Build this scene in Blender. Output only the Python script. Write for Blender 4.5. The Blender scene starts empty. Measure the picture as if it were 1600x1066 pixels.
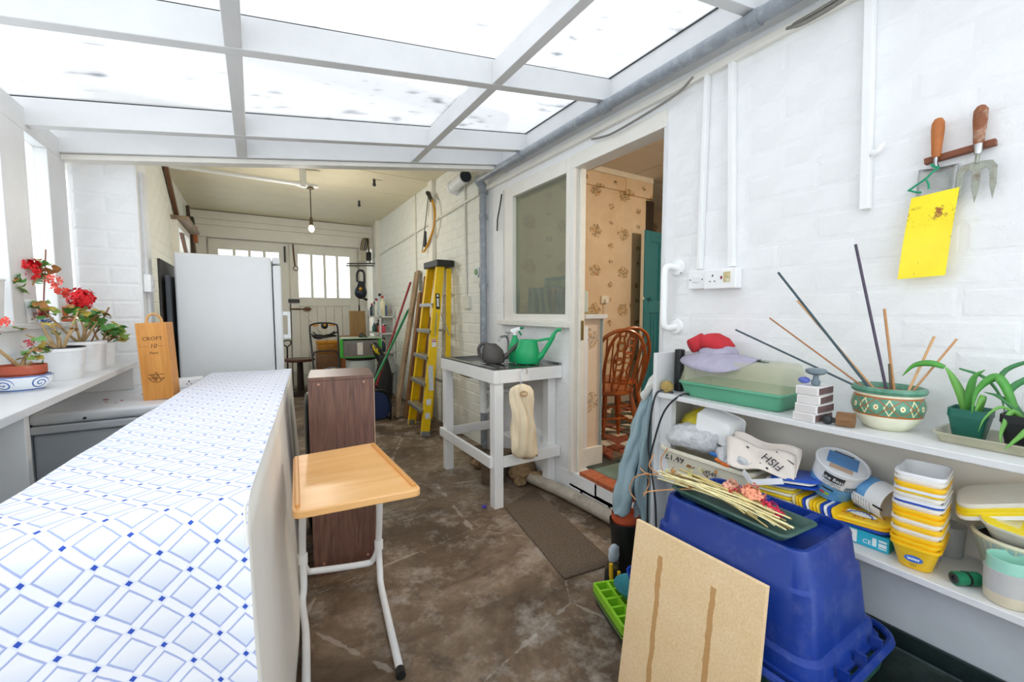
import bpy, bmesh, math, random
from mathutils import Matrix, Vector, noise
R = random.Random(7)
rad = math.radians
SC = bpy.context.scene
COL = SC.collection
# ---------------------------------------------------------------- camera, sky, exposure
cd = bpy.data.cameras.new('camera'); cd.sensor_width = 36; cd.lens = 660/1600*36; cd.clip_start = .02
cam = bpy.data.objects.new('camera', cd); COL.objects.link(cam)
cam.location = (0, 0, 1.27); cam.rotation_euler = (rad(86), 0, rad(-31.3))
SC.camera = cam
wd = bpy.data.worlds.new('overcast_sky'); SC.world = wd; wd.use_nodes = True
bg = wd.node_tree.nodes['Background']; bg.inputs[0].default_value = (.93, .965, 1, 1); bg.inputs[1].default_value = 3.0
SC.view_settings.view_transform = 'Standard'; SC.view_settings.look = 'None'
SC.view_settings.gamma = 1; SC.view_settings.use_curve_mapping = False
SC.view_settings.exposure = 0.16
SC.cycles.max_bounces = 14; SC.cycles.diffuse_bounces = 7; SC.cycles.transparent_max_bounces = 16; SC.cycles.transmission_bounces = 10
SC.cycles.caustics_refractive = False; SC.cycles.caustics_reflective = False
SC.cycles.sample_clamp_indirect = 6

# ---------------------------------------------------------------- helpers: meshes
def V3(*a): return Vector(a)
class MB:
    def __init__(s): s.v = []; s.f = []; s.uv = None
    def add(s, vs, fs):
        n = len(s.v); s.v += [Vector(v) for v in vs]; s.f += [tuple(n+i for i in f) for f in fs]; return s
    def box(s, x0, x1, y0, y1, z0, z1, M=None):
        vs = [Vector((x, y, z)) for z in (z0, z1) for y in (y0, y1) for x in (x0, x1)]
        if M: vs = [M @ v for v in vs]
        return s.add(vs, [(0,2,3,1),(4,5,7,6),(0,1,5,4),(2,6,7,3),(0,4,6,2),(1,3,7,5)])
    def cbox(s, c, d, M=None):
        return s.box(c[0]-d[0]/2, c[0]+d[0]/2, c[1]-d[1]/2, c[1]+d[1]/2, c[2]-d[2]/2, c[2]+d[2]/2, M)
    def bar(s, a, b, w, t, up=(0,0,1)):
        a, b = Vector(a), Vector(b); d = (b-a); L = d.length; d.normalize()
        sx = d.cross(Vector(up))
        if sx.length < 1e-4: sx = d.cross(Vector((1,0,0)))
        sx.normalize(); sz = sx.cross(d)
        M = Matrix((sx, d, sz)).transposed().to_4x4(); M.translation = a
        return s.box(-w/2, w/2, 0, L, -t/2, t/2, M)
    def loft(s, rings, cap=True, closed=True):
        n = len(rings[0]); b = len(s.v)
        for r in rings: s.v += [Vector(p) for p in r]
        for i in range(len(rings)-1):
            for j in range(n if closed else n-1):
                k = (j+1) % n
                s.f.append((b+i*n+j, b+i*n+k, b+(i+1)*n+k, b+(i+1)*n+j))
        if cap:
            s.f.append(tuple(b+j for j in reversed(range(n))))
            s.f.append(tuple(b+(len(rings)-1)*n+j for j in range(n)))
        return s
    def tube(s, pts, r, n=8, cap=True):
        pts = [Vector(p) for p in pts]; rs = r if isinstance(r, (list, tuple)) else [r]*len(pts)
        rings = []; prev = None
        for i, p in enumerate(pts):
            d = (pts[min(i+1, len(pts)-1)] - pts[max(i-1, 0)])
            d = d.normalized() if d.length > 1e-9 else Vector((0,0,1))
            if prev is None:
                a = d.cross(Vector((0,0,1)))
                if a.length < .05: a = d.cross(Vector((0,1,0)))
            else:
                a = prev - d*prev.dot(d)
            a.normalize(); prev = a; c = d.cross(a)
            rings.append([p + (a*math.cos(2*math.pi*k/n) + c*math.sin(2*math.pi*k/n))*rs[i] for k in range(n)])
        return s.loft(rings, cap)
    def lathe(s, prof, o=(0,0,0), n=24, M=None, sx=1, sy=1):
        rings = []
        for r, z in prof:
            ring = [Vector((max(r, 1e-5)*math.cos(2*math.pi*k/n)*sx, max(r, 1e-5)*math.sin(2*math.pi*k/n)*sy, z)) for k in range(n)]
            rings.append([(M @ p if M else p) + Vector(o) for p in ring])
        return s.loft(rings, True)
    def prism(s, poly, t, M=None):
        n = len(poly); b = len(s.v)
        for z in (0, t):
            for p in poly:
                v = Vector((p[0], p[1], z)); s.v.append(M @ v if M else v)
        s.f.append(tuple(b+i for i in reversed(range(n)))); s.f.append(tuple(b+n+i for i in range(n)))
        for i in range(n):
            k = (i+1) % n; s.f.append((b+i, b+k, b+n+k, b+n+i))
        return s
    def sphere(s, c, r, n=12, m=8, sc=(1,1,1)):
        rings = []
        for i in range(m+1):
            a = math.pi*i/m; rr = max(math.sin(a), 1e-4)
            rings.append([Vector(c)+Vector((r*rr*math.cos(2*math.pi*k/n)*sc[0], r*rr*math.sin(2*math.pi*k/n)*sc[1], -r*math.cos(a)*sc[2])) for k in range(n)])
        return s.loft(rings)
    def grid(s, fn, nu, nv):
        b = len(s.v)
        for i in range(nv+1):
            for j in range(nu+1): s.v.append(Vector(fn(j/nu, i/nv)))
        for i in range(nv):
            for j in range(nu):
                a = b+i*(nu+1)+j; s.f.append((a, a+1, a+nu+2, a+nu+1))
        return s
    def xf(s, M):
        s.v = [M @ v for v in s.v]; return s
    def join(s, o): return s.add(o.v, o.f)
    def wob(s, amp, sc=8, seed=0):
        s.v = [v + noise.noise_vector(v*sc + Vector((seed*3.1, seed, 0)))*amp for v in s.v]; return s
def T(x=0, y=0, z=0, rz=0, rx=0, ry=0):
    return Matrix.Translation((x, y, z)) @ Matrix.Rotation(rad(rz), 4, 'Z') @ Matrix.Rotation(rad(ry), 4, 'Y') @ Matrix.Rotation(rad(rx), 4, 'X')
def rr(w, d, r, z, n=4):
    """rounded rectangle ring"""
    r = min(r, w/2-1e-4, d/2-1e-4); out = []
    for cx, cy, a0 in ((w/2-r, d/2-r, 0), (-w/2+r, d/2-r, 90), (-w/2+r, -d/2+r, 180), (w/2-r, -d/2+r, 270)):
        for k in range(n+1):
            a = rad(a0+90*k/n); out.append(Vector((cx+r*math.cos(a), cy+r*math.sin(a), z)))
    return out
def tubmb(wt, dt, wb, db, h, r, t=.002, lip=.004, lh=.006):
    m = MB()
    m.loft([rr(wb-.006, db-.006, r, 0), rr(wb, db, r, .003), rr(wt, dt, r, h-lh), rr(wt+2*lip, dt+2*lip, r+lip, h-lh), rr(wt+2*lip, dt+2*lip, r+lip, h),
            rr(wt-2*t, dt-2*t, r, h), rr(wb-2*t, db-2*t, r, t)])
    return m
def potmb(rt, rb, h, rim=.006, rh=.02, t=.004, soil=.012, n=28):
    return MB().lathe([(rb*.97, 0), (rb, .003), (rt-rim, h-rh), (rt, h-rh), (rt, h), (rt-t, h), (rt-t-.002, h-soil), (rb*.5, h-soil)], n=n)

# ---------------------------------------------------------------- helpers: objects
def tag(o, label, cat, group=None, kind=None):
    if label: o['label'] = label
    if cat: o['category'] = cat
    if group: o['group'] = group
    if kind: o['kind'] = kind
    return o
def finish(o, smooth, bev, seg=2, solid=0, sub=0):
    if smooth:
        for p in o.data.polygons: p.use_smooth = True
        if smooth != 'full':
            try: o.data.set_sharp_from_angle(angle=rad(40))
            except Exception: pass
    if solid:
        k = o.modifiers.new('thickness', 'SOLIDIFY'); k.thickness = solid; k.offset = 0
    if bev:
        k = o.modifiers.new('bevel', 'BEVEL'); k.width = bev; k.segments = seg; k.limit_method = 'ANGLE'; k.angle_limit = rad(40)
    if sub:
        k = o.modifiers.new('subdivision', 'SUBSURF'); k.levels = sub; k.render_levels = sub
def mesh(mb, name):
    me = bpy.data.meshes.new(name); me.from_pydata([tuple(v) for v in mb.v], [], mb.f); me.update()
    if mb.uv:
        l = me.uv_layers.new(name='UVMap')
        for lp in me.loops: l.data[lp.index].uv = mb.uv[lp.vertex_index]
    return me
def empty(name, loc, label=None, cat=None, group=None, kind=None):
    o = bpy.data.objects.new(name, None); COL.objects.link(o); o.location = loc; o.empty_display_size = .05
    return tag(o, label, cat, group, kind)
def off(parent):
    """place a child whose mesh is in world coordinates under an unrotated parent"""
    t = Vector((0,0,0)); p = parent
    while p: t += p.location; p = p.parent
    return -t
def part(mb, name, mt, parent, smooth=False, bev=0, solid=0, sub=0, label=None, kind=None, local=False, seg=2):
    me = mesh(mb, name); o = bpy.data.objects.new(name, me); COL.objects.link(o); o.parent = parent
    if not local: o.location = off(parent)
    me.materials.append(mt); finish(o, smooth, bev, seg, solid, sub); tag(o, label, None, None, kind)
    return o
def solo(mb, name, mt, label=None, cat=None, group=None, kind=None, smooth=False, bev=0, solid=0, sub=0, seg=2):
    """a top-level thing that is one mesh; origin at the middle of its base"""
    xs = [v.x for v in mb.v]; ys = [v.y for v in mb.v]; zs = [v.z for v in mb.v]
    c = Vector(((min(xs)+max(xs))/2, (min(ys)+max(ys))/2, min(zs)))
    mb.v = [v-c for v in mb.v]
    me = mesh(mb, name); o = bpy.data.objects.new(name, me); COL.objects.link(o); o.location = c
    me.materials.append(mt); finish(o, smooth, bev, seg, solid, sub); tag(o, label, cat, group, kind)
    return o
def base(mb_list):
    vs = [v for m in mb_list for v in m.v]
    return Vector((sum(v.x for v in vs)/len(vs), sum(v.y for v in vs)/len(vs), min(v.z for v in vs)))
def copy_tree(o, parent=None):
    c = o.copy(); COL.objects.link(c); c.parent = parent
    for ch in list(o.children): copy_tree(ch, c)
    return c
def text(s, size, mt, parent, M, name='lettering', ext=.0004, align='CENTER', shear=0, sx=1):
    cu = bpy.data.curves.new(name, 'FONT'); cu.body = s; cu.size = size; cu.extrude = ext; cu.align_x = align; cu.align_y = 'CENTER'; cu.shear = shear; cu.resolution_u = 3
    t = bpy.data.objects.new(name+'_curve', cu); COL.objects.link(t)
    me = bpy.data.meshes.new_from_object(t.evaluated_get(bpy.context.evaluated_depsgraph_get()))
    bpy.data.objects.remove(t); me.name = name
    me.transform(M @ Matrix.Diagonal((sx, 1, 1, 1)))
    o = bpy.data.objects.new(name, me); COL.objects.link(o); o.parent = parent; o.location = off(parent)
    me.materials.clear(); me.materials.append(mt)
    return o
def frame(o, x, y):
    """matrix with origin o, local x along x, local y along y, z = x cross y"""
    x = Vector(x).normalized(); y = Vector(y); y = (y-x*y.dot(x)).normalized(); z = x.cross(y)
    M = Matrix((x, y, z)).transposed().to_4x4(); M.translation = Vector(o); return M
def arc(c, r, a0, a1, n, ax=(1,0,0), ay=(0,1,0)):
    return [Vector(c)+Vector(ax)*r*math.cos(rad(a0+(a1-a0)*k/n))+Vector(ay)*r*math.sin(rad(a0+(a1-a0)*k/n)) for k in range(n+1)]
def spline(pts, n=8):
    P = [Vector(p) for p in pts]; P = [P[0]*2-P[1]]+P+[P[-1]*2-P[-2]]; out = []
    for i in range(1, len(P)-2):
        for k in range(n):
            t = k/n; a, b, c, d = P[i-1], P[i], P[i+1], P[i+2]
            out.append(.5*((2*b)+(c-a)*t+(2*a-5*b+4*c-d)*t*t+(3*b-a-3*c+d)*t**3))
    return out+[P[-2]]

# ---------------------------------------------------------------- helpers: materials
def lin(c):
    if isinstance(c, str): c = [int(c[i:i+2], 16)/255 for i in (0, 2, 4)]
    return tuple((x/12.92 if x <= .04045 else ((x+.055)/1.055)**2.4) for x in c)
MATS = {}
class NT:
    def __init__(s, name):
        s.m = bpy.data.materials.new(name); s.m.use_nodes = True; s.t = s.m.node_tree; s.n = s.t.nodes; s.b = s.n['Principled BSDF']; s.out = s.n['Material Output']
    def node(s, typ, **kw):
        n = s.n.new(typ)
        for k, v in kw.items():
            if k.startswith('i_'):
                key = k[2:]; n.inputs[int(key) if key.isdigit() else key.replace('_', ' ')].default_value = v
            else: setattr(n, k, v)
        return n
    def link(s, a, b): s.t.links.new(a, b)
    def coord(s, kind='Object', scale=(1,1,1), rot=(0,0,0), loc=(0,0,0)):
        c = s.node('ShaderNodeTexCoord'); m = s.node('ShaderNodeMapping'); s.link(c.outputs[kind], m.inputs[0])
        m.inputs['Scale'].default_value = scale; m.inputs['Rotation'].default_value = rot; m.inputs['Location'].default_value = loc; return m.outputs[0]
    def noise(s, vec, scale, detail=4, rough=.6, dist=0):
        n = s.node('ShaderNodeTexNoise'); s.link(vec, n.inputs['Vector']); n.inputs['Scale'].default_value = scale; n.inputs['Detail'].default_value = detail
        n.inputs['Roughness'].default_value = rough; n.inputs['Distortion'].default_value = dist; return n.outputs['Fac']
    def ramp(s, fac, stops, interp='LINEAR'):
        r = s.node('ShaderNodeValToRGB'); s.link(fac, r.inputs[0]); e = r.color_ramp; e.interpolation = interp
        while len(e.elements) < len(stops): e.elements.new(.5)
        for q, (p, c) in zip(e.elements, stops): q.position = p; q.color = (*c, 1) if len(c) == 3 else c
        return r.outputs[0]
    def mix(s, fac, a, b, mode='MIX'):
        m = s.node('ShaderNodeMix', data_type='RGBA', blend_type=mode)
        for sock, v in ((m.inputs[0], fac), (m.inputs[6], a), (m.inputs[7], b)):
            if isinstance(v, (int, float)): sock.default_value = v
            elif isinstance(v, tuple): sock.default_value = (*v, 1) if len(v) == 3 else v
            else: s.link(v, sock)
        return m.outputs[2]
    def math(s, op, a, b=None, c=None):
        m = s.node('ShaderNodeMath', operation=op)
        for i, v in enumerate((a, b, c)):
            if v is None: continue
            if isinstance(v, (int, float)): m.inputs[i].default_value = v
            else: s.link(v, m.inputs[i])
        return m.outputs[0]
    def bump(s, h, strength=.3, dist=.01):
        b = s.node('ShaderNodeBump'); b.inputs['Strength'].default_value = strength; b.inputs['Distance'].default_value = dist
        s.link(h, b.inputs['Height']); s.link(b.outputs[0], s.b.inputs['Normal'])
    def base(s, col, rough=.5, metal=0):
        if isinstance(col, tuple): s.b.inputs['Base Color'].default_value = (*col, 1)
        else: s.link(col, s.b.inputs['Base Color'])
        s.b.inputs['Roughness'].default_value = rough; s.b.inputs['Metallic'].default_value = metal
def M(c, rough=.5, metal=0, var=.06, sc=14, bump=0, bsc=60, spec=None, name=None, alpha=None, trans=0, dirt=None, dsc=9, damt=.5):
    """painted / plastic / metal surface with slight tone variation; dirt: colour of grime patches"""
    key = (c, rough, metal, var, sc, bump, bsc, alpha, trans, dirt, dsc, damt)
    if key in MATS: return MATS[key]
    k = NT(name or 'surface_'+str(c)); v = k.coord('Object'); L = lin(c)
    f = k.noise(v, sc, 5)
    col = k.ramp(f, [(.3, tuple(x*(1-var) for x in L)), (.7, tuple(min(1, x*(1+var)) for x in L))])
    if dirt:
        g = k.noise(v, dsc, 8, .7); g = k.ramp(g, [(.5, (0,0,0)), (.72, (damt,)*3)])
        col = k.mix(g, col, lin(dirt))
    k.base(col, rough, metal)
    if bump: k.bump(k.noise(v, bsc, 6), bump, .004)
    if spec is not None: k.b.inputs['Specular IOR Level'].default_value = spec
    if trans: k.b.inputs['Transmission Weight'].default_value = trans; k.b.inputs['IOR'].default_value = 1.3
    if alpha is not None: k.b.inputs['Alpha'].default_value = alpha
    MATS[key] = k.m; return k.m
def wood(c1, c2, axis='z', sc=10, rough=.5, stretch=12, bump=.1, dirt=None):
    key = ('wood', c1, c2, axis, sc, rough, stretch, dirt)
    if key in MATS: return MATS[key]
    k = NT('wood_'+c1); s = [stretch]*3; s['xyz'.index(axis)] = 1; v = k.coord('Object', tuple(s))
    f = k.noise(v, sc*.12, 6, .65, 1.2); f2 = k.noise(v, sc*.9, 3)
    col = k.ramp(f, [(.32, lin(c1)), (.5, tuple((a+b)/2 for a, b in zip(lin(c1), lin(c2)))), (.66, lin(c2))])
    col = k.mix(.25, col, k.ramp(f2, [(.3, lin(c1)), (.7, lin(c2))]))
    if dirt:
        g = k.ramp(k.noise(k.coord('Object'), 7, 8, .7), [(.5, (0,0,0)), (.7, (.7,)*3)]); col = k.mix(g, col, lin(dirt))
    k.base(col, rough); k.bump(f2, bump, .003); MATS[key] = k.m; return k.m
def glassy(c, alpha, rough=.1, name='clear_plastic'):
    key = ('gl', c, alpha, rough)
    if key in MATS: return MATS[key]
    k = NT(name); v = k.coord('Object'); k.base(k.ramp(k.noise(v, 20), [(.3, tuple(x*.9 for x in lin(c))), (.7, lin(c))]), rough); k.b.inputs['Alpha'].default_value = alpha
    MATS[key] = k.m; return k.m
def print_mat(name, fn, rough=.4):
    """flat print: fn(k, x, y, z) -> colour socket, in object coordinates"""
    k = NT(name); v = k.coord('Object'); sp = k.node('ShaderNodeSeparateXYZ'); k.link(v, sp.inputs[0])
    k.base(fn(k, sp.outputs[0], sp.outputs[1], sp.outputs[2], v), rough); return k.m
# ---------------------------------------------------------------- shared materials
def paint_white(name, c='f1f2f2', bump=.35, bsc=30, stain='8a7a62', amt=.25, rough=.55):
    k = NT(name); v = k.coord('Object'); f = k.noise(v, 5, 8, .65)
    col = k.ramp(f, [(.3, tuple(x*.93 for x in lin(c))), (.65, lin(c))])
    g = k.noise(v, 2.3, 12, .78, .6); col = k.mix(k.ramp(g, [(.62, (0,0,0)), (.76, (amt,)*3)]), col, lin(stain))
    k.base(col, rough); h = k.mix(.5, k.noise(v, bsc, 8, .65), k.noise(v, bsc*.18, 4))
    k.bump(h, bump, .012); return k.m
WHITE_BRICK = paint_white('painted_brick', 'eff0f1', .75, 16, 'a59a88', .12)
WHITE_BRICK_G = paint_white('garage_painted_brick', 'e6e8e2', .6, 26, '6d6450', .5)
WHITE_WOOD = paint_white('painted_timber', 'dfe0e1', .15, 40, '8f8574', .2, .45)
OLD_WHITE = paint_white('old_painted_timber', 'ebe8e0', .4, 40, '6e5f4a', .55, .5)
WHITE = M('f2f3f4', .35, var=.02); WHITE2 = M('e6e9ec', .3, var=.03); OFFWHITE = M('e9e6da', .4, var=.05)
BLACK = M('17181a', .4, var=.2); DARK = M('2a2c2f', .5, var=.2); STEEL = M('b9bcbf', .28, 1, .1); GREYM = M('8d9299', .4, .6)
PIPEGREY = M('8c939b', .4, var=.1, dirt='dfe3e6', dsc=22, damt=.35); RUST = M('6b4a32', .8, var=.3, sc=40)
CABLE = M('202226', .5, var=.15); CABLEGREY = M('85827c', .6, var=.15)
YELLOW = M('fdd31c', .4, var=.04); YELLOW2 = M('f9e23a', .4, var=.05); BLUEPL = M('1549a8', .35, var=.1)
RED = M('b3262b', .5, var=.15)

# ---------------------------------------------------------------- floor
k = NT('worn_concrete'); v = k.coord('Object'); f = k.noise(v, 1.4, 12, .72, .4)
col = k.ramp(f, [(.28, lin('33291f')), (.42, lin('5c4a39')), (.54, lin('806d59')), (.68, lin('aa9c8a'))])
g = k.noise(v, 6, 10, .75); col = k.mix(k.ramp(g, [(.5, (0,0,0)), (.72, (.75,)*3)]), col, lin('cfc9c0'))
col = k.mix(k.ramp(k.noise(v, 3.3, 10, .75, .8), [(.56, (0,0,0)), (.7, (.7,)*3)]), col, lin('3a2e24'))
g2 = k.noise(v, 30, 6); col = k.mix(.35, col, k.ramp(g2, [(.3, lin('3c3128')), (.7, lin('a08f7c'))]), 'OVERLAY')
vo = k.node('ShaderNodeTexVoronoi', feature='DISTANCE_TO_EDGE'); k.link(k.coord('Object', (1,1,1)), vo.inputs['Vector']); vo.inputs['Scale'].default_value = .9
wv = k.math('ADD', vo.outputs['Distance'], k.math('MULTIPLY', k.math('SUBTRACT', k.noise(v, 9, 6), .5), .06))
crack = k.ramp(wv, [(.0, (.3,)*3), (.0035, (0,0,0))]); col = k.mix(crack, col, lin('cfc8bd'))
k.base(col, .62); k.bump(k.mix(.5, g, g2), .35, .01); FLOORM = k.m
solo(MB().box(-1.2, 1.85, -1.2, 8.2, -.12, 0), 'floor', FLOORM, 'brown stained worn concrete floor running into the garage', None, kind='structure')

# ---------------------------------------------------------------- brick walls
FULL = {}
def brickmesh(w, h, ins, dep, mt):
    key = (round(w, 3), round(h, 3), mt.name)
    if key not in FULL:
        a, b = w/2, h/2
        m = MB().add([(0,-a,-b),(0,a,-b),(0,a,b),(0,-a,b),(-dep,-a+ins,-b+ins),(-dep,a-ins,-b+ins),(-dep,a-ins,b-ins),(-dep,-a+ins,b-ins)],
                     [(4,7,6,5),(0,4,5,1),(1,5,6,2),(2,6,7,3),(3,7,4,0)])
        me = mesh(m, 'brick'); me.materials.append(mt)
        for p in me.polygons: p.use_smooth = False
        FULL[key] = me
    return FULL[key]
def bricks(parent, x, rects, mt, rotz=0, y0=0, course=.096, blen=.24, ins=.006, dep=.0035, most=298, gap=.002):
    """bricks proud of a wall; local frame: wall face at x=0 facing -x, then rotated rotz about z and moved to (x, y0)"""
    todo = []
    for (ya, yb, za, zb) in rects:
        z = math.floor(za/course)*course
        row = int(round(z/course))
        while z < zb-1e-4:
            o = (row % 2)*blen/2; n = math.floor((ya-o)/blen); y = n*blen+o
            while y < yb-1e-4:
                a, b, c, d = max(y, ya)+gap, min(y+blen, yb)-gap, max(z, za)+gap, min(z+course, zb)-gap
                if b-a > .03 and d-c > .03: todo.append((a, b, c, d))
                y += blen
            z += course; row += 1
    Mr = T(x, y0, 0, rotz)
    def dist(t):
        p = Mr @ Vector((0, (t[0]+t[1])/2, (t[2]+t[3])/2)); return (p-cam.location).length
    todo.sort(key=dist)
    for i, (a, b, c, d) in enumerate(todo[:most]):
        o = bpy.data.objects.new('brick', brickmesh(b-a, d-c, ins, dep, mt)); COL.objects.link(o); o.parent = parent
        w = Mr @ Vector((R.uniform(0, .0015), (a+b)/2, (c+d)/2)); o.location = w+off(parent); o.rotation_euler = (0, 0, rad(rotz))
    if todo[most:]:
        m = MB()
        for a, b, c, d in todo[most:]:
            y, z, e, g = (a+b)/2, (c+d)/2, (b-a)/2, (d-c)/2
            m.add([Mr @ Vector(q) for q in [(0,y-e,z-g),(0,y+e,z-g),(0,y+e,z+g),(0,y-e,z+g),(-dep,y-e+ins,z-g+ins),(-dep,y+e-ins,z-g+ins),(-dep,y+e-ins,z+g-ins),(-dep,y-e+ins,z+g-ins)]],
                  [(4,7,6,5),(0,4,5,1),(1,5,6,2),(2,6,7,3),(3,7,4,0)])
        part(m, 'brick', mt, parent, kind='stuff')
# house wall on the right, with door and window opening (face at x = 1.8)
XW = 1.8; ZH = 2.19; KZ = .21
w = MB()
for ya, yb, za, zb in [(-1.2, 1.46, 0, 3), (1.46, 2.19, 0, KZ-.03), (2.19, 3.1, 0, 1.17), (1.46, 3.1, 2.27, 3), (3.1, 3.45, 0, 3)]:
    w.box(XW, XW+.24 if ya < 2 and za == 0 and zb > 1 else XW+.14, ya, yb, za, zb)
WR = solo(w, 'wall_right', WHITE_BRICK, 'white painted brick house wall on the right around the kitchen doorway', None, kind='structure')
bricks(WR, XW, [(-.05, 1.41, .1, 2.36), (2.24, 3.1, .2, 1.15), (3.1, 3.33, .1, 2.36), (1.47, 2.9, 0, .19)], WHITE_BRICK, blen=.26, ins=.012, dep=.0016)
# garage walls
WG = solo(MB().box(XW, XW+.2, 3.45, 7.7, 0, 2.8), 'wall_garage_right', WHITE_BRICK_G, 'white painted brick garage wall behind the yellow ladder', None, kind='structure')
bricks(WG, XW, [(3.45, 7.65, .2, 2.75)], WHITE_BRICK_G, blen=.26, ins=.007, dep=.004)
GL = -.74
w = MB()
for ya, yb, za, zb in [(3.35, 5.9, 0, 2.8), (5.9, 6.9, 0, 1.0), (5.9, 6.9, 2.25, 2.8), (6.9, 7.8, 0, 2.8)]: w.box(GL-.2, GL, ya, yb, za, zb)
WL = solo(w, 'wall_garage_left', WHITE_BRICK_G, 'grey white brick garage wall on the left behind the fridge', None, kind='structure')
bricks(WL, GL, [(-5.9, -3.4, 1.0, 2.75), (-6.9, -5.9, 2.27, 2.75), (-7.7, -6.9, 1, 2.75)], WHITE_BRICK_G, rotz=180, blen=.26, ins=.007, dep=.004)
# pier at the mouth of the garage
PR = solo(MB().box(-.8, -.53, 3.1, 3.36, 0, 2.2), 'wall_pier', WHITE_BRICK, 'white painted brick pier between the window wall and the garage', None, kind='structure')
bricks(PR, 0, [(-.795, -.535, .9, 2.06)], WHITE_BRICK, rotz=-90, y0=3.1, blen=.28, ins=.008, dep=.005) if False else None
for i in range(22):
    z = i*.0945+.05
    for a, b in ((( -.79, -.665), (-.659, -.54)) if i % 2 else ((-.79, -.54),)):
        o = bpy.data.objects.new('brick', brickmesh(b-a, .0915, .01, .0028, WHITE_BRICK)); COL.objects.link(o); o.parent = PR
        o.location = Vector(((a+b)/2, 3.1, z))+off(PR); o.rotation_euler = (0, 0, rad(90))
# back wall of the garage: header boards and double doors
GY = 7.7
bk = empty('wall_garage_back', (.5, GY, 0), 'boarded garage back wall above the double doors', None, kind='structure')
part(MB().box(-.95, 2.0, GY+.12, GY+.2, 2.42, 2.9).box(-.7, 1.7, GY+.056, GY+.1, 2.29, 2.4).box(-.6, -.5, GY+.056, GY+.1, 0, 2.3).box(1.5, 1.6, GY+.056, GY+.1, 0, 2.3).box(.47, .502, GY+.056, GY+.1, 0, 2.3).box(.504, .53, GY+.056, GY+.1, .9, 2.3).box(-.6, 1.6, GY+.056, GY+.1, 0, 1.38).box(-.95, -.55, GY+.1, GY+.2, 0, 2.5).box(1.56, 2.0, GY+.1, GY+.2, 0, 2.5), 'backing', OLD_WHITE, bk)  # strips behind the doors are added to block light through their gaps
for z0, z1, d in [(2.36, 2.53, 0), (2.535, 2.62, .015), (2.625, 2.74, .03)]: part(MB().box(-.76, 1.8, GY-.06+d, GY+.12, z0, z1), 'header_board', OLD_WHITE, bk, bev=.004)
part(MB().box(1.58, 1.7, GY-.02, GY+.1, 0, 2.36), 'door_post', OLD_WHITE, bk, bev=.004)
part(MB().box(-.72, -.57, GY-.02, GY+.1, 0, 2.36), 'door_post', OLD_WHITE, bk, bev=.004)
DOORM = paint_white('garage_door_paint', 'eae8df', .25, 30, '6b604e', .45, .5)
def pane_material(name, tint, lo, rough=.3, bumps=60, mixf=.5):
    k = NT(name); v = k.coord('Object')
    tr = k.node('ShaderNodeBsdfTransparent'); tl = k.node('ShaderNodeBsdfTranslucent'); gl = k.node('ShaderNodeBsdfGlossy')
    c = k.ramp(k.noise(v, bumps, 6, .7), [(.3, tuple(x*lo for x in lin(tint))), (.6, lin(tint))])
    for q in (tr, tl): k.link(c, q.inputs[0])
    gl.inputs['Roughness'].default_value = rough
    b = k.node('ShaderNodeBump'); b.inputs['Strength'].default_value = .5; b.inputs['Distance'].default_value = .004; k.link(k.noise(v, bumps, 3), b.inputs['Height']); k.link(b.outputs[0], gl.inputs['Normal'])
    a = k.node('ShaderNodeMixShader'); a.inputs[0].default_value = mixf; k.link(tr.outputs[0], a.inputs[1]); k.link(tl.outputs[0], a.inputs[2])
    d = k.node('ShaderNodeMixShader'); d.inputs[0].default_value = .06; k.link(a.outputs[0], d.inputs[1]); k.link(gl.outputs[0], d.inputs[2])
    k.link(d.outputs[0], k.out.inputs[0]); return k.m
GPANE = pane_material('pebbled_pane', 'f4f7f8', .8, mixf=.25)
for n, (xa, xb, lab) in enumerate([(-.55, .49, 'left leaf of the white garage doors mostly hidden behind the fridge'), (.51, 1.55, 'right leaf of the white boarded garage doors with four panes')]):
    d = empty('door_%d' % (n+2), ((xa+xb)/2, GY, 0), lab, None, kind='structure')
    for a, b in ((xa, xa+.12), (xb-.13, xb)): part(MB().box(a, b, GY, GY+.05, .05, 2.34), 'stile', DOORM, d, bev=.003)
    for a, b in ((.05, .24), (1.36, 1.5), (2.2, 2.34)): part(MB().box(xa+.12, xb-.13, GY, GY+.05, a, b), 'rail', DOORM, d, bev=.003)
    wpan = (xb-.13-xa-.12)/4
    for i in range(4):
        a = xa+.12+i*wpan
        part(MB().box(a+.012, a+wpan-.012, GY+.02, GY+.026, 1.5, 2.2), 'pane', GPANE, d)
        if i: part(MB().box(a-.018, a+.018, GY, GY+.045, 1.5, 2.2), 'glazing_bar', DOORM, d, bev=.003)
    nb = 6; wp = (xb-.13-xa-.12)/nb
    for i in range(nb): part(MB().box(xa+.12+i*wp+.002, xa+.12+(i+1)*wp-.002, GY+.018, GY+.04, .24, 1.36), 'plank', DOORM, d, bev=.004)
    part(MB().bar((xa+.14, GY+.008, 1.3), (xb-.15, GY+.008, .32), .014, .1, up=(0, -1, 0)) if n else MB().bar((xb-.14, GY+.008, 1.3), (xa+.15, GY+.008, .32), .014, .1, up=(0, -1, 0)), 'brace', DOORM, d)
part(MB().box(.47, .63, GY-.03, GY-.005, 1.41, 1.47), 'lock', BLACK, d, bev=.003); part(MB().tube([(.5, GY-.02, 1.31), (.8, GY-.02, 1.31)], .012), 'bolt', RUST, d)
part(MB().box(.7, .78, GY-.03, GY, 1.28, 1.34), 'bolt_keeper', RUST, d, bev=.003)
solo(MB().tube([(.56, GY-.06, 2.34), (.57, GY-.06, 2.12), (.58, GY-.06, 2.0)], .012).tube(arc((.59, GY-.06, 1.96), .035, 90, 450, 14, (1,0,0), (0,0,1)), .006), 'iron_door_hook', RUST, 'rusty iron hook with ring hanging on garage door', 'hook', smooth=True)
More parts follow.
